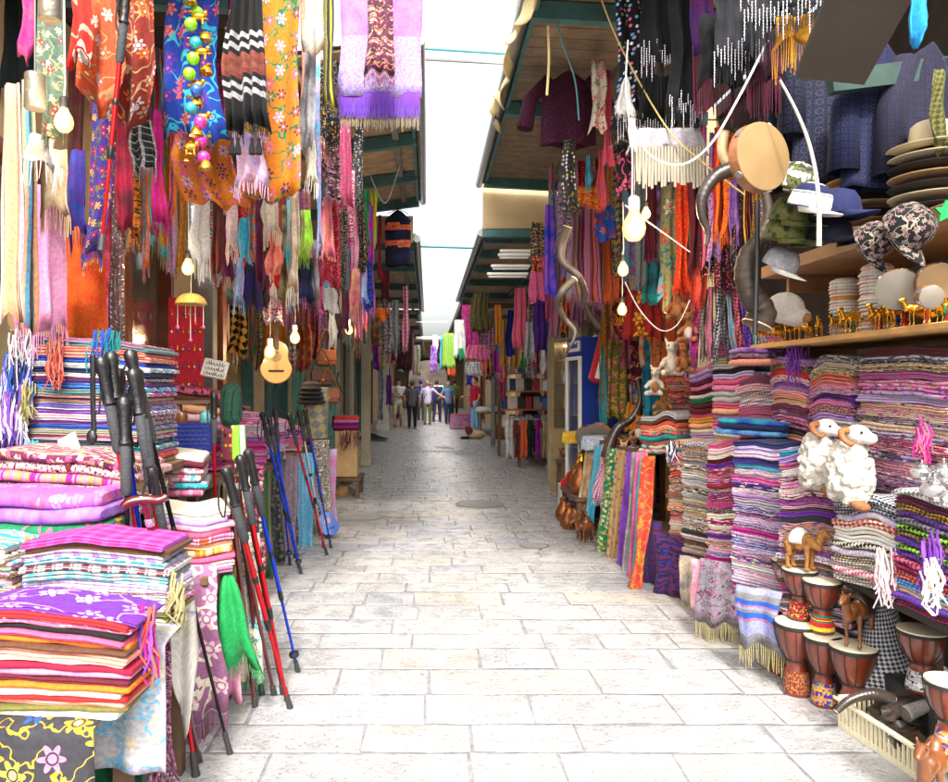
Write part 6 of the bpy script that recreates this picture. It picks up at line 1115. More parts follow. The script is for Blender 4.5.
# ================================================================ WALKING CANES AND POLES
rub = pmat('black grip rubber', '141416', .4, bump=.3, bs=60, var=.2); maho = pmat('glossy mahogany', '4c0c0c', .12, var=.35, bs=30, coat=.9); ferr = pmat('rubber tip', '2c2c2e', .6)
bluep = pmat('blue anodised pole', '1438c0', .22, .6, var=.08); redp = pmat('red anodised pole', 'b81420', .22, .6, var=.08); blackpole = pmat('black lacquer pole', '101014', .2, .4, var=.08); silp = pmat('silver pole', 'c0c0c4', .2, .8, var=.05)
def stick(label, gx, gy, Yg, fx, fy, m, kind='trek', name='walking_pole', zf=0.0, gs=1, r_=.009, group='walking canes and poles', Yf=None):
    """grip top at picture (gx,gy,Yg); foot at picture column fx,row fy on the ground"""
    g = W(gx, gy, Yg)
    Yf = Yf or (1.5-zf)*740/(fy-385); f = W(fx, fy, Yf); d = f-g; L = d.length; u = d/L
    t = thing(name, label, 'cane' if kind != 'trek' else 'walking pole', f, 0, group); q = lambda k: g+u*(L*k)-f
    if kind == 'trek':
        side = Vector((1, 0, 0)).cross(u).normalized()
        gl = .13*gs; gq = [x_*(1+(gs-1)*.9) for x_ in (.013, .021, .021, .0165, .0185, .015, .021, .016)]; b = MB(); k1 = gl/L
        b.tube([q(0)-u*.012, q(0), q(k1*.15), q(k1*.4), q(k1*.6), q(k1*.85), q(k1), q(k1*1.05)], gq, 14); grip_ = b.build('grip', rub, t)
        b = MB(); b.tube([q(k1*1.05), q(k1*1.1), q(k1*2.1), q(k1*2.2)], [.013*gs, .0165*gs, .0165*gs, .012], 12); b.build('lower_grip', pmat('foam grip', '303236', .8, bump=.5, bs=120), t)
        b = MB(); b.tube([q(k1*2.15), q(.62)], [r_, r_], 12); b.tube([q(.62), q(.95)], [r_*.78, r_*.7], 12); b.build('shaft', m, t)
        b = MB(); b.tube([q(.60), q(.61), q(.64), q(.65)], [r_*1.1, r_*1.3, r_*1.2, r_*.8], 12); b.build('lock_collar', rub, t)
        b = MB(); b.tube([q(.42), q(.425), q(.44), q(.445)], [r_*1.05, r_*1.2, r_*1.2, r_*1.05], 12); b.build('lock_collar', rub, t)
        
        if m is bluep: b = MB(); b.tube([q(.90), q(.905), q(.915), q(.92)], [.008, .026, .026, .008], 18); b.build('snow_basket', rub, t)
        b = MB(); b.tube([q(.94), q(.95), q(.985), q(1)], [r_*.8, r_*1.2, r_*1.25, r_*1.5], 12); b.build('rubber_tip', ferr, t)
        b = MB(); p0 = q(k1*.2); w_ = Vector((-.03, -.005, 0)); b.tube(smooth_pts([p0, p0+w_+Vector((0, 0, -.03)), p0+w_*1.2+Vector((0, 0, -.12)), p0+w_*.5+Vector((0, 0, -.17)), p0+Vector((-.008, 0, -.10)), p0], 18), .004, 6); b.build('strap', blackp, grip_)
    elif kind in ('cane', 'knob', 'hook', 'plain'):
        b = MB(); n = 26; pts = [q(.03+.93*i/n) for i in range(n+1)]; rr = [(.0135 if kind != 'plain' else r_)*(1-.3*i/n)*(1+(.16*abs(math.sin(i*1.9)) if kind != 'plain' else 0)) for i in range(n+1)]; b.tube(pts, rr, 12); b.build('shaft', m, t)
        b = MB(); b.tube([q(.955), q(.96), q(.99), q(1)], [.010, .014, .014, .016], 12); b.build('rubber_tip', ferr, t)
        b = MB()
        if kind == 'cane': b.tube(smooth_pts([q(0)+Vector(p) for p in ((-.075, -.02, -.012), (-.05, -.012, .006), (0, 0, .012), (.04, .01, .008), (.07, .016, .022))], 16), [.013, .015, .016, .017, .017, .018, .018, .018, .018, .018, .017, .016, .015, .014, .014, .013, .010], 12); b.tube([q(0), q(.04)], [.018, .014], 12)
        elif kind == 'hook': b.tube(smooth_pts([q(.03), q(0), q(0)+Vector((-.02, 0, .03)), q(0)+Vector((-.055, -.01, .028)), q(0)+Vector((-.07, -.015, -.004))], 18), .013, 12)
        else: b.lathe([(.014, -.01), (.02, 0), (.022, .014), (.016, .028), (.001, .034)], 16, c=q(0))
        b.build('handle', m, t)
        if m is maho:
            b = MB(); b.tube([q(.05), q(.055), q(.075), q(.08)], [.014, .0165, .0165, .014], 12); b.build('collar', silp, t)
    return t
stick('leftmost red pole with tall black grip in the near bunch', 101, 360, 2.75, 180, 765, redp, Yf=2.92, gs=1.25, r_=.012); stick('silver shafted pole second in the near bunch', 111, 355, 2.8, 158, 790, silp, Yf=2.8, gs=1.25, r_=.012)
stick('black pole with grip highest at the right of the near bunch', 130, 353, 2.85, 230, 754, blackpole, gs=1.25); stick('black pole standing at the back of the near bunch', 140, 396, 2.9, 183, 772, blackpole, Yf=2.9, gs=1.25); stick('black pole with thick foam grip in the near bunch', 124, 400, 2.78, 135, 800, blackpole, Yf=2.72, gs=1.25)
stick('short dark pole behind the mahogany cane handle', 152, 470, 2.75, 202, 735, bluep)
stick('mahogany cane with carved T shaped handle at the near bunch', 146, 503, 2.6, 199, 762, maho, kind='cane')
t = thing('compass_strap', 'black strap and round clasp hanging beside the striped pile', 'strap', W(93, 432, 2.9)); b = MB(); b.tube([(-.002, 0, .3), (0, 0, .1), (.004, 0, 0)], .010, 6); b.build('band', blackp, t); b = MB(); b.ell((0, -.01, -.02), (.022, .012, .03)); b.build('clasp', rub, t)
stick('red pole with bent black grip leaning on the pastel folds', 226, 470, 3.05, 290, 708, redp, r_=.011, gs=1.2); stick('dark mahogany cane, left of the leaning pair', 236, 470, 3.35, 262, 694, maho, kind='knob', Yf=3.6)
stick('beaded mahogany cane, right of the leaning pair', 243, 476, 3.3, 283, 693, maho, kind='knob'); stick('third mahogany cane crossing behind the red pole', 232, 492, 3.3, 274, 694, maho, kind='plain', r_=.012)
stick('blue pole with bent black grip at the pastel folds', 248, 452, 3.4, 298, 672, bluep, gs=1.2, r_=.010); stick('short red pole upright beside the blue tray', 214, 395, 4.3, 216, 640, redp, Yf=4.35)
stick('dark mahogany cane with knob closest to the green scarf', 229, 482, 3.2, 255, 706, maho, kind='knob')


stick('blue pole of the far bundle on the left table', 305, 410, 6.2, 331, 548, bluep, r_=.010)
stick('red pole low at the right of the near bunch', 136, 372, 2.82, 196, 776, redp, Yf=2.84, gs=1.3, r_=.012); stick('blue pole deep in the near bunch', 118, 372, 2.9, 170, 770, bluep, Yf=2.9, gs=1.3, r_=.012)
stick('second red pole leaning beside the blue one', 240, 458, 3.25, 287, 700, redp, r_=.010, gs=1.1)
stick('extra black pole with straight grip right of the near bunch', 133, 372, 2.8, 196, 772, blackpole, Yf=2.88, gs=1.2); stick('third blue pole of the middle bundle', 269, 418, 5.2, 301, 574, bluep, r_=.010)
stick('left blue pole of the middle pair', 262, 414, 5.3, 299, 568, bluep, r_=.010); stick('right blue pole of the middle pair', 275, 410, 5.3, 290, 565, bluep, r_=.010)
stick('red pole of the far pair leaning on the left table', 289, 415, 6.0, 327, 555, redp, r_=.011); stick('silver pole of the far pair leaning on the left table', 299, 412, 6.1, 324, 548, silp, r_=.011)
# hanging red cane, hook clipped under the rail
stick('long red cane with black grip hanging in front of the peacock scarf', 127, -12, 2.85, 101, 250, redp, Yf=2.9, r_=.010)
# ================================================================ LEFT SMALL THINGS
# bell string
t = thing('bell_string', 'string of golden bells, animals and coloured balls over the blue shawl', 'ornament', W(200, 0, 3.0)); b = MB(); b.tube([(0, 0, .1), (0, 0, -.72)], .003, 6); b.build('string', rope, t)
bc = [('lime plastic ball', '7cc820'), ('fuchsia ball', 'c02c90'), ('turquoise ball', '1c90a0'), ('blue glazed ball', '2450a0'), ('orange glazed ball', 'd87018')]; r = random.Random(4)
for i in range(22):
    z = .02-.033*i; x = r.uniform(-.035, .035); y = r.uniform(-.04, .01); k = i % 4; b = MB()
    if k in (0, 2):
        cc = bc[0] if i == 10 else r.choice(bc); b.ell((x, y, z), (.026, .026, .026)); b.build('ball', pmat(cc[0], cc[1], .2, .1, var=.1, coat=.7), t)
    elif k == 1: b.lathe([(.028, -.02), (.026, -.012), (.018, .008), (.008, .018), (.001, .02)], 18, c=(x, y, z)); b.ell((x, y, z-.02), (.006, .006, .008), n=8); b.build('bell', brass, t)
    else: b.ell((x, y, z), (.028, .012, .015)); b.ell((x+.026, y, z+.012), (.011, .01, .011), n=10); b.cap((x-.014, y, z), (x-.016, y, z-.03), .006, .005, 8); b.cap((x+.014, y, z), (x+.016, y, z-.03), .006, .005, 8); b.build('elephant_charm', brass, t)
    b = MB(); b.lathe([(.010, 0), (.012, .003), (.010, .006)], 10, c=(r.uniform(-.05, .05), y, z+.015)); b.build('bead', brass, t)
# pom tassels below black banded shawl
for i, (px, lb) in enumerate(((232, 'left black yarn tassel under the black banded shawl'), (238, 'second black yarn tassel under the black banded shawl'), (252, 'third black yarn tassel under the black banded shawl'), (259, 'rightmost black yarn tassel under the black banded shawl'))):
    t = thing('yarn_tassel', lb, 'tassel', W(px, 137, 3.25), 0, 'black yarn tassels'); b = MB(); b.tube([(0, 0, .03), (0, 0, 0)], .002, 5); b.build('cord', blackp, t); b = MB(); b.lathe([(.002, 0), (.008, -.006), (.009, -.014), (.006, -.02), (.014, -.05), (.015, -.075), (.001, -.076)], 12); b.build('yarn', cloth('plain', 'black'), t)
# wind chime with little basket
t = thing('wind_chime', 'small straw dome chime with hanging stars in front of the earring board', 'wind chime', W(191, 300, 4.6)); straw = pmat('straw', 'c8a458', .8, bump=.8, bs=60, var=.3)
b = MB(); b.lathe([(.095, -.03), (.1, -.025), (.085, .01), (.05, .035), (.001, .045)], 26); b.build('dome', straw, t); b = MB(); b.tube([(0, 0, .04), (0, 0, .26)], .003, 5); b.build('cord', whitep, t)
for i, (x, h) in enumerate(((-.08, .16), (-.03, .1), (0, .24), (.03, .14), (.08, .16))):
    b = MB(); b.tube([(x, -.01, -.02), (x, -.01, -h)], .0025, 5); b.build('string', whitep, t); b = MB(); b.ell((x, -.01, -h-.01), (.012, .010, .012), n=10); b.build('pendant', red_e if i % 2 else pmat('pink bead', 'd070a0', .3, var=.1), t)
# earring board
t = thing('earring_board', 'red display board with rows of hanging earrings', 'display board', W(186, 355, 5.5), .25); b = MB(); b.box((0, 0, 0), (.25, .02, .85), bev=.004); b.build('panel', pmat('red felt', 'c01c30', .85, bump=.3, var=.1), t)
for row_ in range(6):
    for c_ in range(6):
        x, z = -.1+c_*.04, .34-row_*.13; b = MB(); b.tube([(x, -.014, z), (x, -.016, z-.03)], .0018, 5); b.ell((x, -.017, z-.04), (.009, .004, .013), n=8); b.build('earring', [brass, sil, enb][(row_+c_) % 3], t)
t = thing('earring_board', 'second red board of trinkets behind the window glass', 'display board', (-2.3, 5.6, 1.6), 1.2); b = MB(); b.box((0, 0, 0), (.6, .02, 1.1), bev=.004); b.build('panel', M['red felt'], t)
for row_ in range(6):
    for c_ in range(9): x, z = -.26+c_*.065, .44-row_*.17; b = MB(); b.ell((x, -.02, z), (.014, .006, .03), n=8); b.build('trinket', [brass, sil, fluff][(row_+c_) % 3], t)
# lettered tile
t = thing('lettered_tile', 'white framed tile with black calligraphy leaning on brown cloth', 'plaque', W(215, 369, 5.1), .12); t.rotation_euler = (R(-22), R(12), .12); b = MB(); b.box((0, 0, 0), (.17, .022, .135), bev=.006); b.build('tile', pmat('glazed white tile', 'dcd8cc', .3, var=.05), t)
b = MB(); r = random.Random(12)
for rw in range(3):
    x = -.065
    while x < .06:
        z = .038-rw*.038; k = r.random(); w_ = r.uniform(.01, .02)
        P = [Vector((x, -.0125, z)), Vector((x+w_*.3, -.0125, z-.016)), Vector((x+w_*.8, -.0125, z-.012)), Vector((x+w_, -.0125, z+.012*(k > .4)))]; b.tube(smooth_pts(P, 8), .0022, 5)
        if k > .5: b.ell((x+w_*.5, -.0125, z+.014), (.002, .002, .002), n=6)
        x += w_+.003
b.build('calligraphy', pmat('black ink', '0c0c0c', .5), t)
# blue tray with waves
t = thing('patterned_tray', 'deep blue box with rows of silver wave marks', 'box', W(193, 437, 4.5), .1); b = MB(); b.box((0, 0, 0), (.24, .14, .17), bev=.006); b.build('box', pmat('deep blue', '142c80', .35, var=.1), t); b = MB()
for rw in range(6):
    for c_ in range(7):
        x, z = -.1+c_*.033+(.016 if rw % 2 else 0), .062-rw*.026
        if x < .112: b.tube([(x+.012*math.cos(a_), -.0725, z+.009*math.sin(a_)) for a_ in (PI*.0, PI*.25, PI*.5, PI*.75, PI)], .0018, 5)
b.build('wave_marks', silp, t)
# clay pots on shelf board
t = thing('small_shelf', 'small wooden bench carrying clay pots beside the blue box', 'bench', W(194, 404, 4.7), .1); b = MB(); b.box((0, 0, .01), (.22, .1, .025), bev=.003); b.build('board', wood, t)
for s_ in (-1, 1): b = MB(); b.box((s_*.09, 0, -.06), (.02, .08, .12)); b.build('leg', wood, t)
for i, (px, m) in enumerate(((182, woodc), (205, pmat('turquoise glaze', '64b0b0', .3, var=.1)))):
    b = MB(); b.lathe([(.02, 0), (.032, .02), (.035, .06), (.025, .08), (.028, .09)], 18); tag(b.build('clay_pot', m, loc=W(px, 425, 4.6)), ['brown clay pot under the small bench', 'turquoise rimmed pot under the small bench'][i], 'pot', 'clay pots')
# rolled green dark cloth + bead purse
for i, (px, py, m, lb) in enumerate(((229, 442, cloth('coin', 'maroon', 'black', 'gold', 'emerald'), 'dark beaded purse right of the blue box'), (238, 440, cloth('stripev', 'green', 'cream', 'lime'), 'green and white striped purse standing right of the blue box'))):
    b = MB(); b.grid(lambda u, v: Vector((.05*math.cos(2*PI*u)*(1-.2*v), .03*math.sin(2*PI*u), .2*v)), 20, 8, lambda u, v: (u*.3, v*.2)); tag(b.build('beaded_purse', m, loc=W(px, py+20, 4.3), solid=.004), lb, 'purse', 'purses')
b = MB(); b.cap((0, 0, -.09), (0, 0, .07), .075, .07, 16); tag(b.build('rolled_blanket', cloth('check', 'charcoal', 'navy', 'emerald'), loc=W(231, 403, 5.0)), 'rolled dark tartan blanket standing below the lettered tile', 'blanket')
# guitar
def guitar(label, loc, rot, s, top, side, necks):
    t = thing('guitar', label, 'guitar', loc, 0, 'guitars'); t.rotation_euler = rot; t.scale = (s,)*3
    n = 48; prof = []
    for i in range(n):
        a = 2*PI*i/n; z = -math.cos(a); q = .185-.0*z; w_ = math.sin(a)
        wd = .185*(1-.12*z)*(1-.26*math.exp(-((z-.18)/.33)**2)); prof.append((wd*w_, .245*z))
    b = MB(); vs = [(x, -.045, z) for x, z in prof]+[(x, .045, z) for x, z in prof]; b.add(vs, [tuple(range(n)), tuple(range(2*n-1, n-1, -1))]+[(i, n+i, n+(i+1) % n, (i+1) % n) for i in range(n)]); b.build('body', side, t, ang=50)
    b = MB(); vs = [(x*.965, -.047, z*.965) for x, z in prof]+[(x*.965, -.0445, z*.965) for x, z in prof]; b.add(vs, [tuple(range(n)), tuple(range(2*n-1, n-1, -1))]+[(i, n+i, n+(i+1) % n, (i+1) % n) for i in range(n)]); b.build('soundboard', top, t, ang=50)
    b = MB(); b.cyl((0, -.0485, .06), (0, -.047, .06), .048, n=28); b.build('sound_hole', pmat('dark hole', '181210', .9), t); b = MB(); b.lathe([(.049, 0), (.062, 0), (.062, .0015), (.049, .0015)], 30, c=(0, -.0475, .06), mt=Matrix.Rotation(R(90), 3, 'X').to_4x4()); b.build('rosette', pmat('rosette inlay', 'a08458', .4, var=.5, bs=200), t)
    b = MB(); b.box((0, -.053, -.1), (.17, .014, .022), bev=.003); b.build('bridge', pmat('dark bridge wood', '20140e', .5), t)
    b = MB(); b.box((0, -.05, .35), (.055, .022, .42), bev=.003); nk_ = b.build('neck', necks, t); b = MB(); b.box((0, -.045, .64), (.075, .018, .16), bev=.008); b.build('headstock', necks, nk_)
    b = MB()
    for k in range(6): x = -.02+.008*k; b.tube([(x, -.063, -.1), (x, -.063, .56)], .0007, 4)
    b.build('strings', silp, t)
    b = MB()
    for k in range(3):
        for s_ in (-1, 1): b.ell((s_*.048, -.045, .6+k*.04), (.012, .008, .008), n=8)
    b.build('tuning_pegs', silp, nk_)
guitar('natural wood classical guitar hanging over the left table', W(276, 362, 7.9), (0, 0, .25), .95, pmat('spruce top', 'd8ac68', .3, bump=.1, var=.1, coat=.4), pmat('guitar side', '8c3c18', .3, var=.2, coat=.4), pmat('dark neck', '3c2418', .4))
guitar('small blue toy guitar in clear wrap at the foot of the left table', W(328, 532, 7.2)+Vector((0, 0, .08)), (R(-12), R(-22), .4), .5, pmat('blue guitar top', '1c4ca0', .25, coat=.6), pmat('blue guitar side', '102c64', .3), pmat('maple neck', '4c6c9c', .4))
guitar('small red toy guitar leaning at the right toy table', W(571, 489, 8.6)+Vector((0, 0, .08)), (R(-10), R(20), -.6), .6, pmat('red guitar top', 'b01420', .25, coat=.6), pmat('white guitar side', 'c8b8b0', .3), pmat('red neck', '6c1820', .4))
# leather bags
lea = pmat('brown leather', '7c421c', .45, bump=.3, var=.25)
def lbag(label, px, py, Y, w_, h, m=None, cat='bag', group='leather bags hanging left'):
    t = thing('leather_bag', label, cat, W(px, py, Y), .3, group); b = MB(); b.box((0, 0, 0), (w_, w_*.35, h), bev=w_*.12); b.build('pouch', m or lea, t); b = MB(); b.box((0, -w_*.19, h*.16), (w_*.96, .012, h*.62), bev=.004); fl_ = b.build('flap', m or lea, t)
    b = MB(); b.tube(smooth_pts([Vector((-w_*.45, 0, h*.4)), Vector((-w_*.2, 0, h*1.3)), Vector((0, 0, h*1.7)), Vector((w_*.2, 0, h*1.3)), Vector((w_*.45, 0, h*.4))], 16), .008, 6); b.build('strap', m or lea, t); b = MB(); b.box((0, -w_*.2-.008, -h*.1), (.03, .008, .02)); b.build('buckle', brass, fl_)
lbag('upper brown leather bag right of the embroidered cloth', 326, 358, 8.6, .24, .2); lbag('middle brown leather bag', 322, 378, 8.5, .26, .2, pmat('dark leather bag', '4c2814', .45, var=.2)); lbag('lowest tan leather bag above the far left piles', 328, 396, 8.4, .25, .18)
horn('thin dark horn hanging on the mint shutters', [(331, 345), (336, 352), (334, 362), (330, 370), (334, 382), (338, 388)], 9.0, .022, .006, hornd)
horn('small curved horn hanging on the mint door', [(339, 372), (337, 380), (341, 390), (345, 394)], 9.2, .014, .004, hornb)
# black cap stand on lattice box
b = MB(); b.lathe([(.12, 0), (.125, .25), (.13, .5), (.128, .52)], 20); tag(b.build('lattice_stand', cloth('hound', 'grey', 'khaki', s=.2), loc=W(316, 428, 7.6)-Vector((0, 0, .1))), 'grey lattice column under the black caps', 'stand')
for i in range(4):
    b = MB(); b.ell((0, 0, 0), (.15-.012*i, .13, .03)); b.lathe([(.1, 0), (.09, .05), (.05, .075), (.001, .08)], 20, c=(0, .01, 0)); tag(b.build('black_hat', blk, loc=W(311, 402, 7.5)+Vector((0, 0, .045*i))), ['lowest black hat on the lattice column', 'second lowest black hat on the lattice column', 'second highest black hat on the lattice column', 'topmost black hat on the lattice column'][i], 'hat', 'black hats on the lattice column')
# far left box table, baskets
def crate(label, x0, x1, Y, z0, z1, m, d=.35, name='cardboard_box', cat='box'):
    t = thing(name, label, cat, ((x0+x1)/2, Y+d/2, z0)); w_ = x1-x0; h = z1-z0; b = MB(); b.box((0, 0, h/2), (w_, d, h), bev=.006); b.build('carton', m, t); b = MB(); b.box((0, 0, h+.004), (.06, d*.98, .006)); b.box((0, -d/2-.003, h*.85), (.06, .005, h*.28)); b.build('tape', pmat('packing tape', 'b89868', .3), t)
card = pmat('cardboard', 'b49468', .8, bump=.2, var=.12)
p, q = W(335, 455, 9.8), W(357, 431, 9.8); crate('beige cardboard box under the plum and pink folds on the left', p.x, q.x, 9.8, .28, q.z, card); table('low table carrying the beige cardboard box', p.x-.5, q.x+.05, 9.75, 10.4, .27)
stack('the far pink pile on the cardboard box', -1.12, 10.0, .89, .2, .34, .3, [mk('plain', 'maroon'), mk('plain', 'magenta'), mk('plain', 'purple'), mk('plain', 'pink'), mk('plain', 'red', 'coral')], total=.2); stack('the plum pile left of the cardboard box', -1.5, 9.9, .28, .2, .36, .3, rspecs(12, ['plum', 'purple', 'maroon', 'magenta', 'rose'], ['plain', 'jam'], 3), total=.5)
tassels('maroon tassels falling over the cardboard box', 349, 438, 9.7, ['maroon', 'plum'], .25, .2, 30)
wick = pmat('wicker', 'a8824c', .8, bump=1, bs=80, var=.35)
for i, (px, py, lb) in enumerate(((341, 490, 'round wicker basket on the paving past the blue toy guitar'), (346, 478, 'smaller wicker basket behind the round one'))):
    Y = 1110/(py-385+6); t = thing('wicker_basket', lb, 'basket', (((px-428)*Y/740), Y, 0), 0, 'wicker baskets'); b = MB(); b.lathe([(.08, 0), (.12, .04), (.14, .1), (.145, .11), (.13, .11), (.11, .04), (.001, .02)], 24); b.build('bowl', wick, t)
    for k in range(9):
        a = k*2.4; b = MB(); b.ell((.07*math.cos(a)*(k % 3)/2, .07*math.sin(a)*(k % 3)/2, .1+.015*(k % 2)), (.035, .03, .03), n=10); b.build('shell', [fluff, card, crm][k % 3], t)
b = MB(); b.grid(lambda u, v: Vector(((u-.5)*.9, (v-.5)*.5, .05+.12*math.sin(PI*u)*math.sin(PI*v)*(1+.3*math.sin(u*9+v*7)))), 16, 10); tag(b.build('cloth_heap', cloth('plain', 'black', 'charcoal'), loc=(-1.55, 20, 0), solid=.01), 'heap of black cloth on the paving by the pale pillar', 'cloth')
# ================================================================ RIGHT: FRIDGE, CABINET, SOUVENIRS
fb = pmat('blue fridge paint', '16348c', .35, var=.08, coat=.3)
t = thing('drinks_fridge', 'tall blue drinks fridge with glass door beside the toy table', 'fridge', (1.99, 8.7, 0), R(-84)); b = MB(); w_, d_, h = .56, .55, 2.05
b.box((-w_/2+.02, 0, h/2), (.04, d_, h)); b.box((w_/2-.02, 0, h/2), (.04, d_, h)); b.box((0, 0, h-.1), (w_-.082, d_, .2)); b.box((0, 0, .1), (w_-.082, d_, .2)); b.box((0, d_/2-.02, h/2), (w_-.082, .04, h-.42)); b.build('cabinet', fb, t)
b = MB(); b.box((0, -d_/2-.012, h/2), (w_-.1, .01, h-.5)); b.build('glass_door', glass, t); b = MB()
for s_ in (-1, 1): b.box((s_*(w_/2-.03), -d_/2-.016, h/2), (.05, .03, h-.44))
b.box((0, -d_/2-.016, h-.24), (w_-.11, .03, .04)); b.box((0, -d_/2-.016, .24), (w_-.11, .03, .04)); b.build('door_frame', whitep, t)
b = MB(); b.box((0, -d_/2-.005, h-.1), (w_-.14, .008, .12)); b.build('header_panel', whitep, t)
b = MB()
for k in range(6): b.box((-.15+.055*k, -d_/2-.012, h-.1+.01*(k % 2)), (.035, .006, .06 if k % 2 else .045))
b.build('header_lettering', fb, t)
for k in range(4):
    b = MB(); b.box((0, 0, .38+k*.38), (w_-.1, d_-.1, .015)); b.build('wire_shelf', steel, t)
    for j in range(5): b = MB(); b.lathe([(.03, 0), (.032, .01), (.032, .15), (.012, .2), (.012, .22), (.001, .222)], 12, c=(-.18+.09*j, -.15, .39+k*.38)); b.build('bottle', [pmat('water bottle', 'a8c8d8', .1, var=.1), red_e, pmat('orange drink', 'd87818', .2)][(j+k) % 3], t)
cabg = emit('cabinet lamp', 'ffe4b0', 6)
t = thing('display_cabinet', 'lit wooden display cabinet with cream frame right of the beige pillar', 'cabinet', (2.05, 10.3, 0), R(-40)); b = MB(); w_, h = .5, 2.15
for s_ in (-1, 1): b.box((s_*w_/2, 0, h/2), (.06, .4, h))
b.box((0, 0, h-.03), (w_-.06, .4, .06)); b.box((0, 0, .45), (w_-.06, .4, .9)); b.box((0, .19, 1.5), (w_-.06, .02, 1.2)); b.box((0, -.19, 1.5), (.04, .03, 1.2)); b.build('frame', pmat('aged oak frame', '8c7854', .5, bump=.2, var=.2), t)
b = MB(); b.box((0, -.175, 1.52), (w_-.08, .01, 1.2)); b.build('glass_pane', glass, t)
for k in range(3): b = MB(); b.box((0, 0, 1.15+.35*k), (w_-.08, .3, .015)); b.build('shelf', glass, t)
b = MB(); b.box((0, .1, 2.05), (.36, .06, .03)); b.build('lamp_strip', cabg, t)
for k in range(12): b = MB(); b.lathe([(.03, 0), (.045, .04), (.03, .1), (.018, .14), (.025, .16)], 14, c=(-.17+.11*(k % 4), 0, 1.165+.35*(k//4) if k > 3 else 1.16)); b.build('vase', [brass, sil, crm][k % 3], t)
# souvenir tables beyond
table('long souvenir table hung with orange and purple scarves', 1.62, 2.6, 13.4, 15.2, .78)
for i, (a, b_, cs, lb) in enumerate(((505, 513, ('plain', 'silver', 'white'), 'pale grey scarf at the left corner of the souvenir table'), (514, 519, ('plain', 'maroon', 'chestnut'), 'maroon scarf hanging from the souvenir table'), (520, 527, ('plain', 'orange', 'coral'), 'orange scarf hanging from the souvenir table'), (535, 541, ('plain', 'magenta', 'purple'), 'magenta scarf hanging from the souvenir table'), (542, 548, ('plain', 'tan', 'beige'), 'tan scarf hanging from the souvenir table'), (528, 534, ('plain', '1c3c2c', 'black'), 'dark green bag hanging from the souvenir table'))): hp(lb, a, b_, 420, 458, 13.3, cloth(*cs), topf=1, group='scarves on the souvenir table front')
stk_c = ['white', 'sky', 'rose', 'tan', 'charcoal', 'coral', 'cream', 'teal']; kinds_ = ['folded shirt', 'cloth wallet', 'small bag', 'boxed souvenir']
for i in range(26):
    x = 1.7+.14*(i % 6)+rnd.uniform(-.03, .03); y = 13.5+.35*(i//6); c_ = rnd.choice(stk_c); b = MB(); b.box((0, 0, .035), (rnd.uniform(.07, .12), .15, rnd.uniform(.04, .13)), bev=.01, rz=rnd.uniform(-.5, .5)); col_i, row_i = i % 6, i//6
    tag(b.build('boxed_souvenir', cloth('jam', c_, 'grey', 'cream'), loc=(x, y, .785)), f'{c_} souvenir packet, {["leftmost", "second from left", "third from left", "fourth from left", "fifth from left", "sixth from left"][col_i]} in {["the front", "the second", "the third", "the fourth", "the rear"][row_i]} row of the souvenir table', 'souvenir', 'packets on the souvenir table')
t = thing('book_rack', 'open rack with books, prints and orange shelves behind the souvenir table', 'rack', (2.05, 15.6, 0)); b = MB()
for s_ in (-1, 1): b.box((s_*.55, 0, .95), (.04, .3, 1.9))
b.build('upright', wood, t)
for k in range(4):
    b = MB(); b.box((0, 0, .6+.38*k), (1.06, .3, .025)); b.build('shelf', pmat('orange shelf', 'c85818', .5), t)
    for j in range(6): b = MB(); b.box((-.44+.17*j, -.02, .6+.38*k+.15), (.13, .03, .26), rx=-.15); b.build('book', [pmat('white cover', 'd8d4c8', .5), pmat('red cover', 'b02c2c', .5), pmat('blue cover', '2c4c8c', .5), pmat('dark cover', '242424', .5), pmat('grey print', '9c9c98', .6)][(j*3+k*2) % 5], t)
t = thing('suitcase', 'brown leather suitcase standing in front of the far right table', 'suitcase', (2.1, 20.6, 0), .1); b = MB(); b.box((0, 0, .2), (.6, .28, .38), bev=.04); b.build('case', lea, t); b = MB(); b.tube([(-.07, 0, .39), (-.06, 0, .43), (.06, 0, .43), (.07, 0, .39)], .012, 6); b.build('handle', lea, t); b = MB()
for s_ in (-1, 1): b.box((s_*.2, -.143, .2), (.04, .006, .38))
b.build('straps', M['dark leather'], t)
table('table heaped with clothes behind the man in red', 1.5, 2.25, 21.5, 24.5, .7)
for i in range(18):
    b = MB(); b.ell((0, 0, 0), (rnd.uniform(.1, .18), .15, rnd.uniform(.06, .12))); c_ = rnd.choice(['magenta', 'navy', 'white', 'coral', 'emerald', 'charcoal', 'tan', 'sky']); tag(b.build('crumpled_garment', cloth('jam', c_, 'grey', 'white'), loc=(1.55+.14*(i % 5), 21.7+.6*(i//5), .76)), f'{c_} crumpled garment, {ORD[i % 5] if i % 5 else "leftmost"} in {["front", "second", "third", "rear"][i//5]} row on the heaped clothes table', 'garment', 'crumpled garments on the far right table')
t = thing('patterned_crate', 'dull mauve and grey printed box at the foot of the heaped table', 'box', (1.1, 25.2, 0)); b = MB(); b.box((0, 0, .24), (.7, .5, .46), bev=.02); b.build('box', cloth('bloom', 'mauve', 'grey', 'plum', s=.6), t); b = MB(); b.box((0, 0, .49), (.66, .46, .06), bev=.02); b.build('contents', cloth('jam', 'charcoal', 'rose'), t)
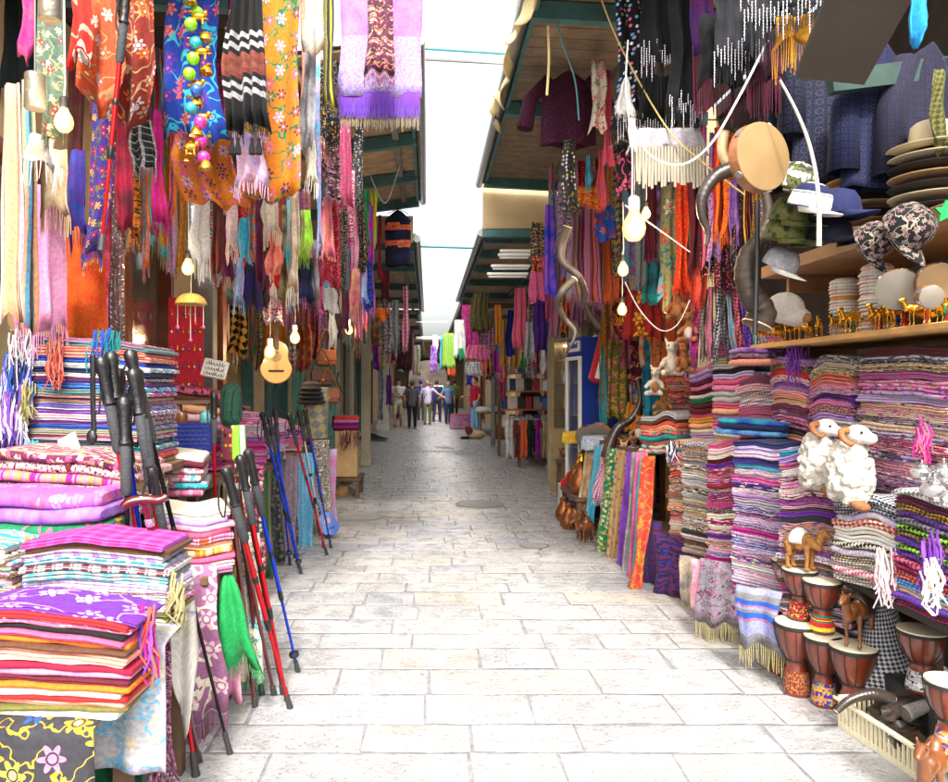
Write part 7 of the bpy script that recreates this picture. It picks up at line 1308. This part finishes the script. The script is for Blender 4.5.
# copper jugs and wooden animals on the ground, right middle
cop = pmat('hammered copper', '8c5430', .25, .8, bump=.6, bs=90, var=.25)
table('low stand of copper wares before the fanned scarves', 1.5, 1.9, 7.5, 8.4, .35)
for i, (x, y, s, z, lb) in enumerate(((1.47, 7.7, .1, 0, 'copper jug on the paving, nearest the fanned scarves'), (1.5, 8.15, .1, 0, 'copper jug on the paving, beside the red toy guitar'), (1.6, 7.75, .12, .36, 'wide copper pot on the low stand'), (1.62, 8.15, .1, .36, 'smaller copper pot on the low stand'), (1.62, 7.8, .09, .55, 'topmost brass pot over the wide copper pot'))):
    t = thing('copper_jug', lb, 'jug', (x, y, z), 0, 'copper wares'); b = MB(); b.lathe([(s*.6, 0), (s*.95, s*.4), (s, s*1.0), (s*.6, s*1.7), (s*.4, s*2.2), (s*.5, s*2.5)], 20); b.build('vessel', cop if i < 4 else brass, t); b = MB(); b.lathe([(s*.5, s*2.5), (s*.25, s*2.7), (.001, s*2.9)], 16); b.build('lid', cop, t); b = MB(); b.tube([(s*.9, 0, s*.8), (s*1.4, 0, s*1.4), (s*1.1, 0, s*2.1), (s*.45, 0, s*2.2)], s*.09, 6); b.build('handle', cop, t)
for i in range(5): camel('wooden_camel', ['wooden camel standing nearest the dark green scarf', 'second wooden camel beside the copper jugs', 'third wooden camel beside the copper jugs', 'fourth wooden camel close to the low stand', 'farthest wooden camel behind the copper jugs'][i], (1.50+.03*(i % 2), 7.0+.14*i, 0), R(-60+i*23), .85, woodc, plush=False, cat='figurine', group='carved figurines', fine=.008)
table('small table of wooden trinkets beside the fridge', 1.72, 2.15, 9.35, 10.0, .5)
for i in range(10): camel('wooden_camel', f'small wooden camel, {ORD[i] if i else "nearest"} on the trinket table by the fridge', (1.76+.09*(i % 4), 9.42+.16*(i//4), .502), R(-60+i*31), .55, woodc, plush=False, cat='figurine', group='carved figurines by the fridge', fine=.014)
crate('white carton on the paving beneath the trinket table', 1.62, 1.9, 9.0, 0, .28, pmat('white card', 'd0ccc4', .7), d=.25)
t = thing('guitar_bag', 'red and white padded bag hanging beside the fridge', 'bag', W(601, 355, 8.0), 0); t.rotation_euler = (0, R(14), 0); b = MB(); b.box((0, 0, 0), (.14, .08, .62), bev=.04); b.build('case', pmat('red vinyl', 'b01828', .35, coat=.3), t); b = MB(); b.box((.02, -.045, -.05), (.07, .012, .42), bev=.004); b.build('pocket', whitep, t); b = MB(); b.tube([(0, 0, .3), (.03, 0, .5)], .012, 6); b.build('strap', M['red vinyl'], t)
# ================================================================ PEOPLE
skn = pmat('warm skin', 'b47c5c', .6, var=.06); skn2 = pmat('tanned skin', '8c5a3c', .6, var=.06); hairb = pmat('black hair', '181210', .6, bump=.5); hairg = pmat('grey hair', '6c6864', .7, bump=.5); shoe = pmat('black shoe', '141414', .4)
def person(label, x, y, h, rz, top, trousers, hair=hairb, skin=skn, shorts=False, pose='stand', cap=None, sleeves='short', stride=.12, arm=None, bag=None, build_=1.0, group='people walking down the street', stripe=False):
    """faces -y before rz; h = height"""
    t = thing('person', label, 'person', (x, y, 0), rz, group); k = h/1.75; bw = build_
    J = {}
    hipz = .92; J['hipL'], J['hipR'] = Vector((-.10, 0, hipz)), Vector((.10, 0, hipz))
    J['kneeL'], J['kneeR'] = Vector((-.10, -stride*.7, .5)), Vector((.10, stride*.25, .5)); J['ankL'], J['ankR'] = Vector((-.10, -stride, .08)), Vector((.10, stride*1.3, .1))
    J['shL'], J['shR'] = Vector((-.19*bw, 0, 1.42)), Vector((.19*bw, 0, 1.42))
    A = arm or {}
    J['elL'] = Vector(A.get('elL', (-.27*bw, .03, 1.15))); J['elR'] = Vector(A.get('elR', (.27*bw, .03, 1.15)))
    J['wrL'] = Vector(A.get('wrL', (-.25*bw, -.08, .91))); J['wrR'] = Vector(A.get('wrR', (.25*bw, -.08, .91)))
    b = MB(); b.cap((0, .0, 1.0), (0, 0, 1.36), .135*bw, .14*bw); b.cap((-.12*bw, 0, 1.38), (.12*bw, 0, 1.38), .09, .09); b.cap((-.07, 0, .95), (.07, 0, .95), .12*bw, .12*bw)
    b.cap((0, .005, 1.42), (0, -.01, 1.54), .058, .052); b.ell((0, -.012, 1.64), (.076, .094, .112)); b.cap((0, -.03, 1.57), (0, -.06, 1.555), .05, .036); b.cap((0, -.1, 1.645), (0, -.113, 1.615), .010, .015); b.ell((0, -.098, 1.585), (.024, .01, .009), n=8)
    for s_ in ('L', 'R'):
        sg = -1 if s_ == 'L' else 1
        b.ell((sg*.078, 0, 1.635), (.012, .02, .032), n=8); b.ell((sg*.03, -.092, 1.655), (.016, .012, .008), n=8)
        b.cap(J['hip'+s_], J['knee'+s_], .085, .055); b.cap(J['knee'+s_], J['ank'+s_], .055, .036); b.cap(J['ank'+s_]+Vector((0, .02, -.04)), J['ank'+s_]+Vector((0, -.15, -.05)), .036, .028)
        b.cap(J['sh'+s_], J['el'+s_], .05, .038); b.cap(J['el'+s_], J['wr'+s_], .038, .026)
        d = (J['wr'+s_]-J['el'+s_]).normalized(); w0 = J['wr'+s_]; sd_ = d.cross(Vector((sg, 0, 0))); sd_ = sd_.normalized() if sd_.length > .1 else Vector((0, 1, 0)); b.ell(w0+d*.05, (.03, .036, .045), n=10)
        cu = Vector((-sg*.35, -.2, 0))
        for f_ in range(4): o_ = sd_*(.016*(f_-1.5)); p0 = w0+d*.085+o_; L_ = [.034, .040, .038, .028][f_]; p1 = p0+d*L_; b.cap(p0, p1, .0095, .009, 8); b.cap(p1, p1+(d+cu*.8).normalized()*L_*.8, .009, .0075, 8)
        b.cap(w0+d*.03-sd_*.025, w0+d*.075-sd_*.05, .011, .009, 8)
    b.build('body', skin, t, remesh=.011, sm=2)
    # clothing shells
    b = MB(); b.cap((0, 0, .98), (0, 0, 1.34), .158*bw, .158*bw); b.cap((-.13*bw, 0, 1.385), (.13*bw, 0, 1.385), .092, .092); b.cap((-.06, 0, .93), (.06, 0, .93), .14*bw, .14*bw)
    for s_ in ('L', 'R'):
        f = .6 if sleeves == 'short' else 1; e = J['sh'+s_].lerp(J['el'+s_], f); b.cap(J['sh'+s_], e, .066, .056)
        if sleeves == 'long': b.cap(J['el'+s_], J['el'+s_].lerp(J['wr'+s_], .92), .052, .04)
    b.build('shirt', top, t, remesh=.013, sm=2)
    b = MB(); b.cap((-.075, 0, .93), (.075, 0, .93), .135*bw, .135*bw)
    for s_ in ('L', 'R'):
        b.cap(J['hip'+s_]-Vector((0, 0, .02)), J['knee'+s_]+Vector((0, 0, .04 if shorts else 0)), .102, .078)
        if not shorts: b.cap(J['knee'+s_], J['ank'+s_]+Vector((0, 0, .03)), .076, .06)
    b.build('shorts' if shorts else 'trousers', trousers, t, remesh=.013, sm=2)
    b = MB(); b.ell((0, .015, 1.668), (.086, .098, .105)); 
    if cap is None:
        o = b.build('hair', hair, t)
        for v in o.data.vertices:
            if v.co.y < -.03 and v.co.z < 1.70: v.co.y = -.03+(v.co.y+.03)*.15
    else:
        b = MB(); b.lathe([(.09, 1.675), (.092, 1.70), (.08, 1.745), (.04, 1.772), (.001, 1.776)], 20); cp_ = b.build('cap', cap, t); b = MB(); b.box((0, -.12, 1.683), (.13, .1, .01), bev=.004); b.build('visor', cap, cp_)
        b = MB(); b.ell((0, .03, 1.645), (.083, .08, .06)); b.build('hair', hair, t)
    for s_ in ('L', 'R'): b = MB(); a = J['ank'+s_]; b.cap(a+Vector((0, .025, -.035)), a+Vector((0, -.13, -.045)), .046, .036); b.build('shoe', shoe, t)
    if bag:
        b = MB(); b.tube(smooth_pts([Vector((-.16*bw, 0, 1.47)), Vector((-.05, -.165*bw, 1.3)), Vector((.15, -.16, 1.05)), Vector((.2, 0, .95)), Vector((.1, .16, 1.15)), Vector((-.1, .1, 1.42)), Vector((-.16*bw, 0, 1.47))], 24), .012, 6); b.build('bag_strap', blackp, t); b = MB(); b.box((.25, 0, .88), (.12, .26, .24), bev=.03); b.build('shoulder_bag', bag, t)
    t.scale = (k, k, k); return t
hold = dict(elL=(-.26, .02, 1.16), wrL=(-.08, -.22, 1.12), elR=(.26, .02, 1.16), wrR=(.1, -.22, 1.12))
cl = lambda *c, **k: cloth('plain', *c, **k)
person('person in white shirt, beige shorts and dark cap holding something in both hands', -1.07, 26.4, 1.72, 0, cl('white'), cl('beige'), shorts=True, cap=pmat('navy cap cotton', '1c2448', .8), arm=hold, bag=pmat('dark camera bag', '1c1c20', .6), build_=1.1)
person('person in striped grey top and black trousers walking in the street middle', -.54, 25.2, 1.64, PI, cloth('stripeh', '545058', 'grey', 'charcoal', s=.6), cl('black'), hair=pmat('brown hair', '3c2418', .7), build_=1.05)
person('person in lavender shirt reaching an arm out to the right', -.02, 27.7, 1.66, PI, cl('a8a0b8', 'b4acc0'), cl('olive', 'charcoal'), hair=hairg, bag=pmat('dark shoulder bag', '24201c', .6), arm=dict(elL=(-.4, .06, 1.25), wrL=(-.62, .1, 1.12)), build_=1.08)
person('person in dark blue clothes behind the lavender shirt', .36, 30, 1.7, PI*.9, cl('navy'), cl('navy', 'black'), sleeves='long')
person('person in sky blue shirt and dark trousers facing the camera', .77, 28.5, 1.62, .2, cl('4c6484', '5c7494'), cl('navy', 'black'), hair=hairg, skin=skn2, arm=dict(elL=(-.3, -.02, 1.2), wrL=(-.42, -.16, 1.1)))
person('person in cobalt cap and blue shirt behind the striped top', -.3, 31, 1.72, PI, cl('navy', 'blue'), cl('charcoal'), cap=pmat('cobalt cap cotton', '2448a0', .8), sleeves='long')
person('person in teal top deep in the street', .98, 35, 1.72, 0, cl('teal'), cl('charcoal'), skin=skn2, sleeves='long')
person('person in cream shirt deep in the street', .55, 38, 1.75, 0, cl('cream'), cl('tan'), skin=skn2)
person('person in olive jacket farthest in the street', 1.3, 36, 1.74, PI, cl('olive'), cl('charcoal'), sleeves='long')
person('person in purple top in front of the dark arch', .15, 41, 1.68, 0, cl('purple'), cl('black'), skin=skn2, hair=hairb)
person('person in mustard top beside the far left wall', -1.3, 33, 1.66, .3, cl('gold'), cl('navy'), sleeves='long')
person('person in grey jacket at the far right stalls', 1.9, 31, 1.72, -1.2, cl('grey'), cl('navy'), sleeves='long', stride=.05)
person('person in dark coat far left in the street', -.85, 38, 1.7, PI, cl('charcoal'), cl('black'), sleeves='long')
person('person in red polo shirt and light jeans standing at the right stall', 1.46, 23, 1.74, R(-70), cl('c0203c', 'crimson'), cl('8ca4c8', 'sky'), stride=.03, arm=dict(elL=(-.28, -.02, 1.16), wrL=(-.24, -.26, 1.14)), build_=1.08, group=None)
person('person in black shirt behind the souvenir table', 2.3, 16.6, 1.6, R(-20), cl('black'), cl('navy'), stride=.03, group=None)
# brown and cream sack at the feet of the man in red
t = thing('travel_sack', 'brown and cream slumped bag on the paving before the person in red', 'bag', (1.3, 20.6, 0), .2); t.scale = (.8, .8, .75); b = MB(); b.ell((.1, 0, .16), (.3, .22, .17)); b.ell((-.1, 0, .2), (.2, .18, .2)); b.build('sack', cloth('plain', 'beige', 'tan'), t, remesh=.03, sm=3); b = MB(); b.ell((-.2, -.03, .3), (.14, .17, .2), rot=(0, -.4, 0)); b.build('top_flap', cloth('plain', 'brown', 'maroon'), t); b = MB(); b.box((-.35, -.02, .05), (.3, .18, .1), bev=.03); b.build('side_pocket', cl('black'), t)
# final: make labels unique if two things ended up with the same words
seen = {}
for o in list(S.objects):
    if 'category' in o and o.parent is None:
        l = o['label']; seen.setdefault(l, []).append(o)
for l, os_ in seen.items():
    if len(os_) > 1:
        print('DUPLABEL', l, len(os_))
for l in seen:
    if not 4 <= len(l.split()) <= 16: print('LEN', len(l.split()), l)
